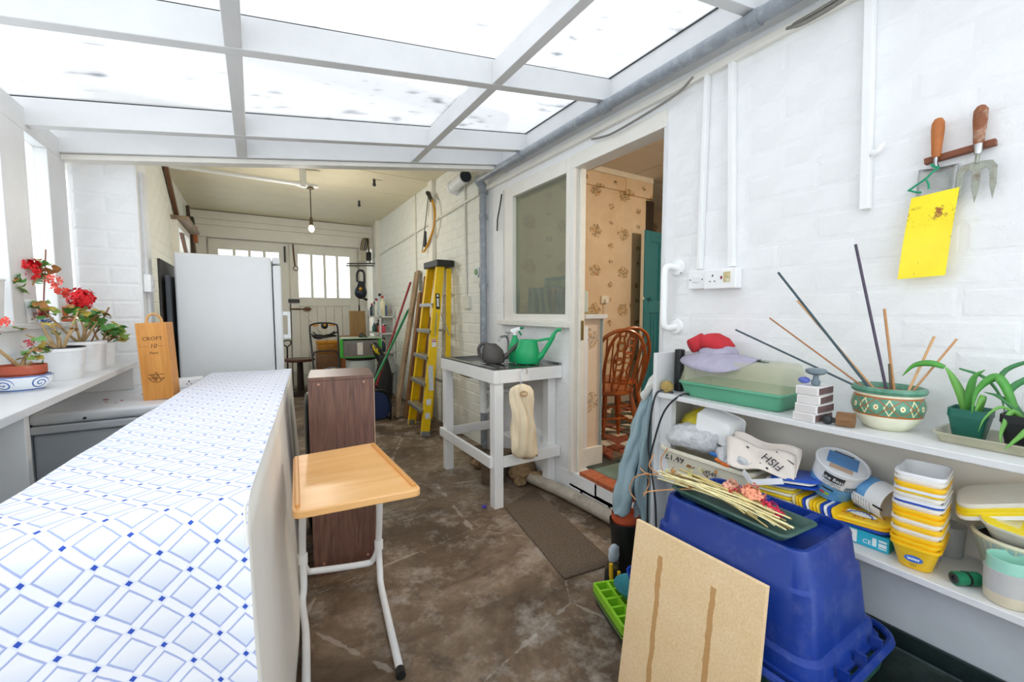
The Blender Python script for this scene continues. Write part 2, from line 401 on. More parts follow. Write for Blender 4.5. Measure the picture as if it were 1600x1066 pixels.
solo(MB().box(.43, .455, GY-.04, GY-.02, 2.05, 2.3), 'door_bar', DARK, 'short dark iron bar hanging beside the ring hook', 'bar')
# garage ceiling boards
cg = empty('ceiling_garage', (.5, 5.5, 2.75), 'cream boarded garage ceiling', None, kind='structure')
CEILM = paint_white('ceiling_board', 'dcd3b8', .2, 12, '8c7a4c', .35, .6)
ys = [3.15, 3.9, 4.7, 5.45, 6.2, 6.82, 7.7]
for a, b in zip(ys, ys[1:]): part(MB().box(-.8, 1.85, a+.006, b-.006, 2.75, 2.78), 'ceiling_board', CEILM, cg, bev=.004)
part(MB().box(-.95, 2.0, 3.0, 7.9, 2.79, 2.85), 'ceiling_backing', DARK, cg)
for a in ys[1:-1]: pass
# ---------------------------------------------------------------- lean-to roof
SL = .15
def zb(x): return 2.44-(1.75-x)*SL          # underside of rafters
rf = empty('ceiling', (.5, 1.2, 2.4), 'white timber lean-to roof frame glazed with translucent panels', None, kind='structure')
def sloped(x0, x1, y0, y1, h0, h1):
    return MB().add([(x, y, zb(x)+h) for h in (h0, h1) for y in (y0, y1) for x in (x0, x1)], [(0,2,3,1),(4,5,7,6),(0,1,5,4),(2,6,7,3),(0,4,6,2),(1,3,7,5)])
RAF = [-.62, .18, 1.0, 1.82, 2.67]
for y in RAF: part(sloped(-.86, 1.74, y-.025, y+.025, 0, .115), 'rafter', WHITE_WOOD, rf, bev=.003)
part(sloped(-.9, 1.78, 3.0, 3.09, 0, .16), 'header_beam', WHITE_WOOD, rf, bev=.003)
part(sloped(-.8, 1.78, 3.02, 3.1, -.03, -.002), 'header_fillet', OLD_WHITE, rf, bev=.003)
PUR = [-.03, 1.01]
yy = [-1.2]+RAF+[3.03]
for x in PUR:
    for a, b in zip(yy, yy[1:]): part(sloped(x-.026, x+.026, a+.025, b-.025, .001, .1), 'noggin', WHITE_WOOD, rf, bev=.003)
k = NT('twinwall_polycarbonate'); v = k.coord('Object')
sp = k.noise(k.coord('Object', (1.6, 4.5, 1)), 3.0, 2, .4); spots = k.ramp(sp, [(.66, (0,0,0)), (.82, (.75,)*3)])
sp2 = k.noise(k.coord('Object', (2.2, 6, 1), (0,0,0), (4,2,0)), 5, 1, .3); spots2 = k.ramp(sp2, [(.69, (0,0,0)), (.84, (.5,)*3)])
wv = k.node('ShaderNodeTexWave', wave_type='BANDS', bands_direction='Y'); k.link(v, wv.inputs[0]); wv.inputs['Scale'].default_value = 30
c = k.mix(k.math('MULTIPLY', wv.outputs['Fac'], .06), (.67, .675, .68), (.6, .61, .63)); c = k.mix(spots, c, lin('5a6068')); c = k.mix(spots2, c, lin('5a6068'))
tr = k.node('ShaderNodeBsdfTransparent'); tl = k.node('ShaderNodeBsdfTranslucent'); k.link(c, tr.inputs[0]); k.link(c, tl.inputs[0])
a = k.node('ShaderNodeMixShader'); a.inputs[0].default_value = .45; k.link(tr.outputs[0], a.inputs[1]); k.link(tl.outputs[0], a.inputs[2]); k.link(a.outputs[0], k.out.inputs[0]); POLY = k.m
xs = [-.95]+PUR+[1.8]; yr = [-1.2]+RAF+[3.02]
for x0, x1 in zip(xs, xs[1:]):
    for y0, y1 in zip(yr, yr[1:]):
        part(sloped(x0+.004, x1-.004, y0+.004, y1-.004, .125, .135), 'roof_panel', POLY, rf)
for y in RAF+[3.05]: part(sloped(-.86, 1.74, y-.012, y+.012, .116, .1245), 'gasket', DARK, rf)
part(MB().box(1.728, 1.734, -1.2, 3.02, 2.558, 2.566), 'gasket', DARK, rf)
part(MB().box(1.735, 1.8, -1.2, 3.05, 2.40, 2.565), 'wall_plate', WHITE_WOOD, rf, bev=.003)
part(MB().box(1.77, 1.8, -1.2, 3.38, 2.33, 2.365), 'batten', OLD_WHITE, rf, bev=.004)
# closing pieces: unseen gable added above the header to block light
solo(MB().box(-.95, 2.0, 3.12, 3.16, 2.46, 2.95).box(-.95, -.75, 3.12, 3.16, 2.0, 2.46), 'wall_light_block', OLD_WHITE, 'unseen white boarding added behind the header beam to block light', None, kind='structure')
# ---------------------------------------------------------------- window wall on the left
wn = empty('window_2', (-.85, 1.5, 1.2), 'white timber window wall with obscured panes above the left shelf', None, kind='structure')
WX = -.8
part(MB().add([(x, y, z) for z in (2.03, 2.13) for y in (-1.2, 3.1) for x in (WX-.09, WX)], [(0,2,3,1),(4,5,7,6),(0,1,5,4),(2,6,7,3),(0,4,6,2),(1,3,7,5)]), 'top_plate', WHITE_WOOD, wn, bev=.004)
posts = [-.55, .25, 1.0, 1.73, 2.41, 2.86]
for i, y in enumerate(posts): part(MB().box(WX-.09, WX, y, y+(.22 if i > 3 else .1), 1.2, 2.03), 'post', WHITE_WOOD, wn, bev=.004)
LPANE = pane_material('obscure_window_glass', 'fafcfc', .92, .3, 45, .35)
ye = [-1.2]+posts+[3.1]
for i, (a, b) in enumerate(zip(ye, ye[1:])):
    a2 = a if i == 0 else a+(.22 if i > 4 else .1)
    if b-a2 > .03: part(MB().box(WX-.05, WX-.044, a2, b, 1.22, 2.03), 'pane', LPANE, wn)
part(MB().box(WX-.12, WX+.02, -1.2, 3.09, 1.195, 1.22), 'sill', WHITE_WOOD, wn, bev=.004)
solo(MB().box(WX-.12, WX-.0, -1.2, 3.1, 0, 1.195), 'wall_left', paint_white('dwarf_wall', 'eceff1', .2, 20, 'b0aca4', .15), 'white dwarf wall under the left windows', None, kind='structure')
w4 = empty('window_4', (.5, -1.25, 0), 'glazed white timber end wall behind the viewpoint', None, kind='structure')
part(MB().box(-.95, 1.8, -1.3, -1.2, 0, .35), 'dwarf_board', WHITE_WOOD, w4)
for i in range(4): part(MB().box(-.9+i*.88, -.82+i*.88, -1.29, -1.21, .35, 2.1+i*.12), 'post', WHITE_WOOD, w4)
for i in range(3): part(MB().box(-.82+i*.88, -.02+i*.88, -1.255, -1.249, .35, 2.1+i*.12), 'pane', LPANE, w4)
# ---------------------------------------------------------------- kitchen doorway and the window beside it
d1 = empty('door_1', (XW, 1.8, KZ), 'white painted door frame of the kitchen doorway', None, kind='structure')
part(MB().box(1.785, 1.83, 2.165, 2.204, .18, 2.19), 'jamb', OLD_WHITE, d1, bev=.004)
part(MB().box(1.831, 1.872, 2.15, 2.2, .2, 2.19), 'door_stop', OFFWHITE, d1, bev=.003)
part(MB().box(1.79, 2.05, 1.455, 1.475, .2, 2.21), 'jamb', WHITE_WOOD, d1, bev=.003)
part(MB().box(1.785, 1.9, 1.46, 2.205, 2.19, 2.275), 'head', OLD_WHITE, d1, bev=.004)
part(MB().box(1.84, 1.862, 2.146, 2.15, 1.08, 1.21), 'strike_plate', M('8b7a48', .4, .8, .2), d1, bev=.002)
w1 = empty('window_1', (XW, 2.65, 1.2), 'white framed obscured kitchen window above the sink', None, kind='structure')
for a in [(2.205, 2.25, 1.2, 2.27), (2.93, 3.06, 1.2, 2.27)]: part(MB().box(1.785, 1.86, *a), 'frame_stile', OLD_WHITE, w1, bev=.004)
part(MB().box(1.785, 1.86, 2.25, 2.93, 2.18, 2.275), 'frame_head', OLD_WHITE, w1, bev=.004); part(MB().box(1.785, 1.86, 2.25, 2.93, 1.2, 1.25), 'frame_rail', OLD_WHITE, w1, bev=.004)
part(MB().box(1.755, 1.86, 2.2, 3.13, 1.16, 1.2), 'sill', OLD_WHITE, w1, bev=.005)
k = NT('rain_glass'); v = k.coord('Object', (1, 30, 6)); tr = k.node('ShaderNodeBsdfTransparent'); tr.inputs[0].default_value = (*lin('c3cfc0'), 1)
gl = k.node('ShaderNodeBsdfGlossy'); gl.inputs['Roughness'].default_value = .25; b = k.node('ShaderNodeBump'); b.inputs['Strength'].default_value = .8; b.inputs['Distance'].default_value = .01; k.link(k.noise(v, 6, 3), b.inputs['Height']); k.link(b.outputs[0], gl.inputs['Normal'])
df = k.node('ShaderNodeBsdfDiffuse'); df.inputs[0].default_value = (*lin('b9c0ac'), 1)
a = k.node('ShaderNodeMixShader'); a.inputs[0].default_value = .16; k.link(tr.outputs[0], a.inputs[1]); k.link(gl.outputs[0], a.inputs[2])
a2 = k.node('ShaderNodeMixShader'); k.link(k.ramp(k.noise(v, 5, 3), [(.4, (.05,)*3), (.7, (.25,)*3)]), a2.inputs[0]); k.link(a.outputs[0], a2.inputs[1]); k.link(df.outputs[0], a2.inputs[2])
k.link(a2.outputs[0], k.out.inputs[0]); RAIN = k.m
part(MB().box(1.82, 1.826, 2.25, 2.93, 1.25, 2.18), 'pane', RAIN, w1)
# threshold
st = empty('step', (1.9, 1.8, 0), 'white painted step with terracotta tile edge at the kitchen door', None, kind='structure')
TERRA = M('b5633f', .55, var=.2, sc=20, dirt='7a4a36', dsc=12); GREENT = M('6f8578', .4, var=.25, sc=8, dirt='8a6a55', dsc=5, damt=.4)
for i in range(4):
    a = 1.475+i*.158; part(MB().box(1.8, 1.905, a+.002, a+.154, KZ-.03, KZ), 'quarry_tile', TERRA, st, bev=.003)
for i, (a, b) in enumerate([(1.475, 1.78), (1.784, 2.09)]): part(MB().box(1.91, 2.17, a, b, KZ-.03, KZ), 'green_tile', GREENT, st, bev=.002)
part(MB().box(1.8, 2.2, 1.46, 2.2, .0, KZ-.032), 'step_body', OLD_WHITE, st)
# ---------------------------------------------------------------- kitchen beyond
solo(MB().box(1.94, 6.2, -.5, 6.0, .05, KZ-.02), 'floor_kitchen', M('3f4540', .5, var=.3, sc=6), 'dark mosaic patterned kitchen floor', None, kind='structure')
FK = bpy.data.objects['floor_kitchen']
mos = [M('8f4f3c', .5, var=.2), M('d9d3c4', .5, var=.08), M('49564f', .5, var=.2), M('6d5a4e', .5, var=.2), M('343b3a', .5, var=.2)]
for i in range(15):
    for j in range(19):
        x, y = 2.19+i*.135, 1.42+j*.125
        if y > 3.55: continue
        q = [(x+R.uniform(-.02, .02)+dx*.129, y+R.uniform(-.02, .02)+dy*.119) for dx, dy in ((0,0),(1,0),(1,1),(0,1))]
        h = R.randrange(3)
        pieces = [q] if h == 0 else ([[q[0], q[1], q[2]], [q[0], q[2], q[3]]] if h == 1 else [[q[0], q[1], q[3]], [q[1], q[2], q[3]]])
        for t in pieces:
            if len(FK.children) >= 296: break
            cx, cy = sum(p[0] for p in t)/len(t), sum(p[1] for p in t)/len(t)
            t = [(cx+(p[0]-cx)*.95, cy+(p[1]-cy)*.95) for p in t]
            part(MB().prism(t, .021, T(0, 0, KZ-.02)), 'floor_tile', R.choices(mos, (3, 2, 3, 2, 2))[0], FK)
k = NT('floral_wallpaper'); v0 = k.coord('Object')
def flowers(k, sock_u, sock_v):
    cb = k.node('ShaderNodeCombineXYZ'); k.link(sock_u, cb.inputs[0]); k.link(sock_v, cb.inputs[1]); vec = cb.outputs[0]
    pap = k.ramp(k.noise(vec, 3, 5), [(.3, lin('d8c0a0')), (.7, lin('e6d3ba'))]); col = pap
    for (su, sv, ou, ov, rr_, hues) in [(.44, .44, 0, 0, .085, ('8e4a34', 'b9904c', '6d6a48', 'cfa27c')), (.44, .44, .2, .15, .042, ('a5683c', '7d7040', 'b4844c', '8a5a3c')), (.44, .44, .2, .33, .03, ('6f6a45', '86733f', '6a5238', 'b89060'))]:
        def cen(s, sc, o): return k.math('MULTIPLY', k.math('SUBTRACT', k.math('FRACT', k.math('DIVIDE', k.math('ADD', s, o), sc)), .5), sc)
        a, b = cen(sock_u, su, ou), cen(sock_v, sv, ov)
        d = k.math('SQRT', k.math('ADD', k.math('MULTIPLY', a, a), k.math('MULTIPLY', k.math('MULTIPLY', b, b), 1.5)))
        d = k.math('ADD', d, k.math('MULTIPLY', k.math('SUBTRACT', k.noise(vec, 26, 3), .5), rr_*1.5))
        vo = k.node('ShaderNodeTexVoronoi'); k.link(vec, vo.inputs['Vector']); vo.inputs['Scale'].default_value = 42
        pet = k.ramp(vo.outputs['Distance'], [(.25, (1,1,1)), (.7, (.25,)*3)])
        hue = k.ramp(k.noise(vec, 17, 2), [(.3, lin(hues[0])), (.44, lin(hues[1])), (.56, lin(hues[2])), (.7, lin(hues[3]))])
        msk = k.math('MULTIPLY', k.math('LESS_THAN', d, rr_), pet); col = k.mix(msk, col, hue)
    return col
spn = k.node('ShaderNodeSeparateXYZ'); k.link(v0, spn.inputs[0])
k.base(flowers(k, k.math('ADD', spn.outputs[0], spn.outputs[1]), spn.outputs[2]), .75); PAPER = k.m
KY = 3.6
solo(MB().box(1.9, 4.15, KY, KY+.1, KZ-.02, 2.86).box(3.7, 4.15, KY-.04, KY, 2.62, 2.86).box(1.94, 4.15, KY-.03, KY, 2.65, 2.8), 'wall_kitchen_back', PAPER, 'floral wallpapered kitchen wall seen through the doorway', None, kind='structure')
solo(MB().box(1.94, 4.15, KY-.05, KY-.03, 2.8, 2.86), 'trim_1', OFFWHITE, 'cream cornice along the top of the wallpapered wall', None, kind='structure', bev=.006)
solo(MB().box(1.94, 4.15, KY-.015, KY, KZ-.02, KZ+.13), 'baseboard_kitchen', M('b9b0a4', .5), 'pale skirting board under the floral wallpaper', None, kind='structure', bev=.004)
solo(MB().box(5.6, 5.7, -.5, 6, KZ, 2.9), 'wall_kitchen_far', PAPER, 'far kitchen wall behind the teal door', None, kind='structure')
solo(MB().box(1.9, 6, -.6, -.5, KZ, 2.9), 'wall_kitchen_side', PAPER, 'near kitchen side wall out of sight', None, kind='structure')
solo(MB().box(4.1, 6, 5.9, 6, KZ, 2.9).box(4.05, 4.15, KY+.1, 5.9, KZ, 2.9), 'wall_hall', M('3c3630', .8), 'hall walls beyond the teal door with shade put into their colour', None, kind='structure')  # the hall's darkness is put into its wall colour
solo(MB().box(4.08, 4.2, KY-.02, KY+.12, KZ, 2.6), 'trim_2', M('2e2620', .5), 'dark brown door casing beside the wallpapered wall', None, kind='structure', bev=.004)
ck = empty('ceiling_kitchen', (3, 2, 2.86), 'white panelled kitchen ceiling', None, kind='structure')
KC = M('cfc8bd', .7, var=.03)
for i in range(4):
    for j in range(6): part(MB().box(1.94+i*.95, 1.94+i*.95+.935, -.45+j*.68, -.45+j*.68+.665, 2.86, 2.875), 'ceiling_panel', KC, ck)
part(MB().box(1.9, 6, -.6, 6, 2.88, 2.95), 'ceiling_backing', OFFWHITE, ck)
solo(MB().box(2.04, 2.2, -.4, KY, 2.33, 2.86), 'trim_3', PAPER, 'wallpapered beam casing above the kitchen doorway inside', None, kind='structure')
# kitchen side of the house wall (beside and above the window) and the wallpapered half wall
hw = empty('partition', (1.98, 2.15, KZ), 'low wallpapered half wall with white cap beside the kitchen doorway', None, kind='structure')
PINKPAPER = k = NT('pink_floral_paper'); v0 = k.coord('Object'); spn = k.node('ShaderNodeSeparateXYZ'); k.link(v0, spn.inputs[0])
k.base(k.mix(.2, flowers(k, k.math('ADD', spn.outputs[0], .02), k.math('ADD', spn.outputs[2], .02)), lin('e9cdc2')), .75); PINK = k.m
part(MB().box(1.873, 2.065, 2.206, 2.32, KZ-.02, 1.22), 'panel', PINK, hw); part(MB().box(1.9, 2.1, 2.17, 2.34, 1.22, 1.25), 'cap', WHITE_WOOD, hw, bev=.003)
part(MB().box(1.874, 2.085, 2.185, 2.205, KZ-.02, KZ+.11), 'baseboard', OLD_WHITE, hw, bev=.004)
part(MB().box(2.065, 2.075, 2.19, 2.32, KZ+.11, 1.22), 'corner_bead', M('8fa0a4', .4), hw)
part(MB().box(1.9, 2.06, 2.32, KY, KZ-.02, 1.2), 'dwarf_panel', PINK, hw)
# teal kitchen door standing open
td = empty('door_4', (3.88, 3.4, KZ), 'teal panelled inner door standing open in the kitchen', None, kind='structure')
TEAL = M('2a7a88', .4, var=.06); A = Vector((3.84, 3.4, 0)); B = Vector((4.6, 3.5, 0)); du = (B-A).normalized(); dn = Vector((du.y, -du.x, 0))
def leaf(u0, u1, z0, z1, n0, n1):
    Mm = Matrix((du, -dn, Vector((0,0,1)))).transposed().to_4x4(); Mm.translation = A
    return MB().box(u0, u1, -n1, -n0, z0, z1, Mm)
part(leaf(0, .75, KZ+.01, 2.2, -.04, 0), 'door_leaf', TEAL, td, bev=.003); part(leaf(-.006, 0, KZ+.01, 2.2, -.038, -.002), 'door_edge', OFFWHITE, td)
for u0, u1 in ((0, .1), (.3, .42), (.64, .75)): part(leaf(u0, u1, KZ+.01, 2.2, 0, .012), 'stile', TEAL, td, bev=.003)
for z0, z1 in ((KZ+.01, .4), (1.25, 1.4), (2.08, 2.2)): part(leaf(.1, .64, z0, z1, 0, .0115), 'rail', TEAL, td, bev=.003)
for uu in (.16, .22): part(leaf(uu, uu+.02, .42, 1.24, 0, .008), 'panel_mould', TEAL, td, bev=.003)
kb = A+du*.07+Vector((0,0,1.42)); part(MB().tube([kb, kb+dn*.05], .008).sphere(kb+dn*.06, .022), 'knob', TEAL, td, smooth=True)
part(MB().tube([A+Vector((0,0,1.42))-du*.006, A+Vector((0,0,1.42))-du*.03], .02), 'latch', OFFWHITE, td, smooth=True)
# lamp lighting the kitchen
lp = empty('pendant_lamp', (3.55, 1.35, 2.86), 'white pendant lamp hanging from the kitchen ceiling', 'lamp')
part(MB().tube([(3.55, 1.35, 2.86), (3.55, 1.35, 2.45)], .004), 'cord', WHITE, lp); part(MB().lathe([(.03, .2), (.15, 0), (.148, 0), (.028, .2)], (3.55, 1.35, 2.25)), 'shade', OFFWHITE, lp, smooth=True)
k = NT('lit_bulb'); k.b.inputs['Emission Color'].default_value = (1, .78, .5, 1); k.b.inputs['Emission Strength'].default_value = 20
part(MB().sphere((3.55, 1.35, 2.3), .03), 'bulb', k.m, lp, smooth=True)
ld = bpy.data.lights.new('kitchen_light', 'POINT'); ld.energy = 75; ld.color = (1, .84, .64); ld.shadow_soft_size = .05
lo = bpy.data.objects.new('kitchen_light', ld); COL.objects.link(lo); lo.parent = lp; lo.location = (0, 0, -.66)
# ---------------------------------------------------------------- dining furniture in the kitchen
WINDS = wood('7a3410', 'b5622a', 'z', 14, .3, 8)
def windsor(loc, rz, label):
    t = empty('dining_chair', (0, 0, 0), label, 'chair', 'spindle back chairs in the kitchen')
    def ring(w, d, z): return [Vector((w*math.cos(a)*(1 if math.sin(a) < 0 else .92), d*math.sin(a), z)) for a in [2*math.pi*i/20 for i in range(20)]]
    part(MB().loft([ring(.19, .2, .42), ring(.215, .215, .43), ring(.215, .215, .45), ring(.19, .19, .455)]), 'seat', WINDS, t, smooth=True, local=True)
    for sx in (-1, 1):
        for sy in (-1, 1):
            a, b = Vector((sx*.15, sy*.14, .43)), Vector((sx*.2, sy*.2, 0))
            part(MB().tube([a.lerp(b, q) for q in (0, .2, .35, .42, .5, .8, 1)], [.014, .019, .022, .015, .022, .017, .012]), 'leg', WINDS, t, smooth=True, local=True)
    for s in (-1, 1): part(MB().tube([(s*.178, -.17, .19), (s*.178, 0, .19), (s*.178, .17, .19)], [.009, .014, .009]), 'stretcher', WINDS, t, smooth=True, local=True)
    part(MB().tube([(-.175, 0, .19), (.175, 0, .19)], .011), 'stretcher', WINDS, t, smooth=True, local=True)
    def bk(x, z): return Vector((x, -.17-.16*(z-.45)/.5, z))
    hp = [bk(.2*s, z) for s, z in [(-.95, .44), (-1.02, .55), (-1.02, .7), (-.93, .78), (-.72, .86), (-.38, .91), (0, .925), (.38, .91), (.72, .86), (.93, .78), (1.02, .7), (1.02, .55), (.95, .44)]]
    part(MB().tube(spline(hp, 3), .014), 'back_hoop', WINDS, t, smooth=True, local=True)
    for x, xt, zt in [(-.13, -.165, .82), (-.085, -.115, .87), (.085, .115, .87), (.13, .165, .82)]:
        part(MB().tube([bk(x, .44), bk(xt, zt)], .007, 6), 'spindle', WINDS, t, smooth=True, local=True)
    # pierced splat: outline strips around openings
    sp = MB(); zs = [.45, .5, .55, .6, .66, .72, .77, .82, .86, .91]; ws = [.022, .034, .022, .036, .05, .05, .03, .036, .02, .034]
    for s in (-1, 1):
        pts = [bk(s*wv*.8, z) for z, wv in zip(zs, ws)]; sp.tube(spline(pts, 3), .0085, 6)
    for z in (.47, .555, .62, .7, .77, .83, .88): sp.bar(bk(-.03, z), bk(.03, z), .012, .018, (0, -1, .3))
    sp.tube(arc((0, -.245, .69), .028, 0, 360, 12, (1,0,0), (0,-.3,.95)), .007, 6)
    part(sp, 'splat', WINDS, t, smooth=True, local=True)
    t.location = loc; t.rotation_euler = (0, 0, rad(rz)); return t
windsor((2.39, 2.48, KZ), -22, 'nearest brown spindle back chair with pierced splat facing the white table')
windsor((2.76, 2.78, KZ), -14, 'brown spindle back chair half hidden behind the nearest chair')
windsor((2.34, 3.2, KZ), 180, 'far brown spindle back chair beyond the white table by the half wall')
tb = empty('dining_table', (2.55, 2.95, KZ), 'white topped dining table with turned wooden legs in the kitchen', 'table')
WLEG = wood('9a5a2a', 'c98d50', 'z', 12, .35, 8)
part(MB().box(2.14, 2.5, 2.74, 2.99, KZ+.7, KZ+.73), 'table_top', M('e8e8ea', .3), tb, bev=.006); part(MB().box(2.17, 2.47, 2.77, 2.96, KZ+.6, KZ+.7), 'apron', M('dfe1e4', .4), tb)
for x in (2.2, 2.44):
    for y in (2.8, 2.93): part(MB().tube([(x, y, KZ+.6), (x, y, KZ+.5), (x, y, KZ+.3), (x, y, KZ)], [.026, .022, .03, .024]), 'leg', WLEG, tb, smooth=True)
# kitchen wall socket with cable
so = empty('wall_socket', (3.3, KY, 1.37), 'small white plug socket with dangling cable on floral wallpaper', 'socket')
part(MB().box(3.36, 3.47, KY-.03, KY-.001, 1.36, 1.45), 'plate', OFFWHITE, so, bev=.004); part(MB().box(3.39, 3.43, KY-.065, KY-.03, 1.37, 1.41), 'plug', WHITE, so, bev=.004)
part(MB().tube(spline([(3.41, KY-.05, 1.37), (3.4, KY-.02, 1.1), (3.36, KY-.02, .8), (3.34, KY-.02, .5)], 4), .006), 'cable', WHITE, so, smooth=True)
# shelf and books behind the obscured window
solo(MB().box(1.88, 2.05, 2.26, 3.4, 1.235, 1.262), 'book_ledge', wood('8a7a50', 'a99860', 'y', 10), 'wooden ledge holding books behind the obscured window', 'shelf', bev=.003)
bt = [('7fa9b8', .2, 2.86, 0), ('d9d2b8', .17, 2.81, 0), ('5e93a6', .19, 2.775, 0), ('35566a', .15, 2.74, 5), ('e4e2d6', .17, 2.70, 7), ('3d6fae', .19, 2.66, 10), ('d8c08e', .2, 2.62, 12), ('44505a', .2, 2.57, 12), ('c06a44', .18, 2.53, 14), ('7a8fb0', .17, 2.48, 10), ('c9cbd6', .16, 2.43, 6), ('d07f62', .18, 2.37, 12), ('b8c9c4', .15, 2.31, 2)]
names = ['pale blue', 'cream', 'mid blue', 'slate blue', 'off white', 'royal blue', 'sandy', 'charcoal', 'orange brown', 'lavender blue', 'pale grey', 'coral', 'mint']
for (c, h, y, tilt), nm in zip(bt, names):
    m = MB().box(0, .13, -.014, .014, 0, h, T(1.9, y, 1.266, 0, -tilt)); zmin = min(v.z for v in m.v)
    for v in m.v: v.z += 1.263-zmin
    b = empty('book', (1.96, y, 1.263), '%s book spine standing behind the obscured kitchen window' % nm, 'book', 'books behind the kitchen window')
    part(m, 'cover', M(c, .5), b, bev=.003)
    m2 = MB().box(.005, .132, -.011, .011, .004, h-.004, T(1.902, y, 1.266, 0, -tilt)); part(m2, 'pages', OFFWHITE, b)
pf = empty('picture_frame', (2.09, 2.7, 1.263), 'pale blue picture frame standing behind the books at the window', 'frame')
for a in [(2.5, 2.9, 1.263, 1.29), (2.5, 2.9, 1.52, 1.55), (2.5, 2.53, 1.29, 1.52), (2.87, 2.9, 1.29, 1.52)]: part(MB().box(2.08, 2.1, *a), 'moulding', M('7fb4c2', .5), pf, bev=.004)
part(MB().box(2.085, 2.095, 2.53, 2.87, 1.29, 1.52), 'picture', M('cfc9a4', .6, var=.3, sc=10), pf)
# ---------------------------------------------------------------- sink stand
sk = empty('sink_stand', (1.53, 2.75, 0), 'white timber stand holding a stainless steel sink top', 'sink')
SWH = paint_white('stand_paint', 'f0f0ef', .12, 40, '8f8574', .25, .45)
for a in [(1.26, 1.30, 2.29, 3.17), ]: part(MB().box(*a, .815, .9), 'front_rail', SWH, sk, bev=.003)
part(MB().box(1.301, 1.795, 2.29, 2.33, .815, .9), 'end_rail', SWH, sk, bev=.003); part(MB().box(1.301, 1.795, 3.13, 3.17, .815, .9), 'end_rail', SWH, sk, bev=.003)
for x, y in ((1.27, 2.3), (1.27, 3.1), (1.72, 3.1), (1.73, 2.36)): part(MB().box(x, x+.065, y, y+.065, 0, .815), 'leg', SWH, sk, bev=.003)
part(MB().box(1.25, 1.272, 2.33, 3.19, .265, .335), 'lower_rail', SWH, sk, bev=.003); part(MB().box(1.336, 1.79, 2.295, 2.32, .265, .335), 'lower_rail', SWH, sk, bev=.003)
part(MB().box(1.336, 1.79, 3.14, 3.165, .265, .335), 'lower_rail', SWH, sk, bev=.003); part(MB().box(1.6, 1.79, 2.32, 2.8, .318, .335), 'lower_shelf', SWH, sk, bev=.003)
SINKM = M('8f9294', .22, .95, .12, 6)
top = MB().box(1.262, 1.79, 2.292, 2.78, .9, .906).box(1.262, 1.79, 3.11, 3.168, .9, .906).box(1.262, 1.32, 2.78, 3.11, .9, .906).box(1.7, 1.79, 2.78, 3.11, .9, .906)
top.box(1.77, 1.79, 2.292, 3.168, .906, .92).box(1.262, 1.28, 2.292, 3.168, .906, .912)
for i in range(7): top.box(1.31+i*.06, 1.325+i*.06, 2.36, 2.74, .906, .909)
part(top, 'drainer', SINKM, sk, bev=.001)
part(MB().loft([[v+Vector((1.51, 2.945, 0)) for v in r] for r in (rr(.38, .33, .05, .9), rr(.36, .31, .06, .8), rr(.3, .25, .08, .77), rr(.02, .02, .009, .768))], cap=False), 'bowl', SINKM, sk, smooth=True, solid=.003)
PVC = M('e4e6e6', .35, var=.06)
tp = MB().tube([(1.45, 2.8, .765), (1.45, 2.8, .66), (1.45, 2.8, .58)], [.035, .025, .03], 12).tube(spline([(1.45, 2.8, .6), (1.45, 2.8, .54), (1.48, 2.8, .52), (1.52, 2.8, .55), (1.54, 2.8, .64)], 4), .022, 10).tube([(1.45, 2.8, .67), (1.77, 2.8, .66)], .02, 10).tube([(1.45, 2.8, .6), (1.45, 2.8, .51)], [.032, .026], 12)
part(tp, 'waste_trap', PVC, sk, smooth=True)
tap = empty('tap', (1.74, 2.93, .92), 'chrome tap rising behind the dark watering can', 'tap')
part(MB().tube(spline([(1.745, 2.93, .921), (1.745, 2.93, 1.04), (1.72, 2.93, 1.07), (1.67, 2.93, 1.06), (1.66, 2.93, 1.03)], 5), .011), 'spout', STEEL, tap, smooth=True)
part(MB().tube([(1.745, 2.93, 1.06), (1.745, 2.93, 1.1)], .008).bar((1.745, 2.89, 1.1), (1.745, 2.97, 1.1), .014, .012), 'handle', STEEL, tap, smooth=True)
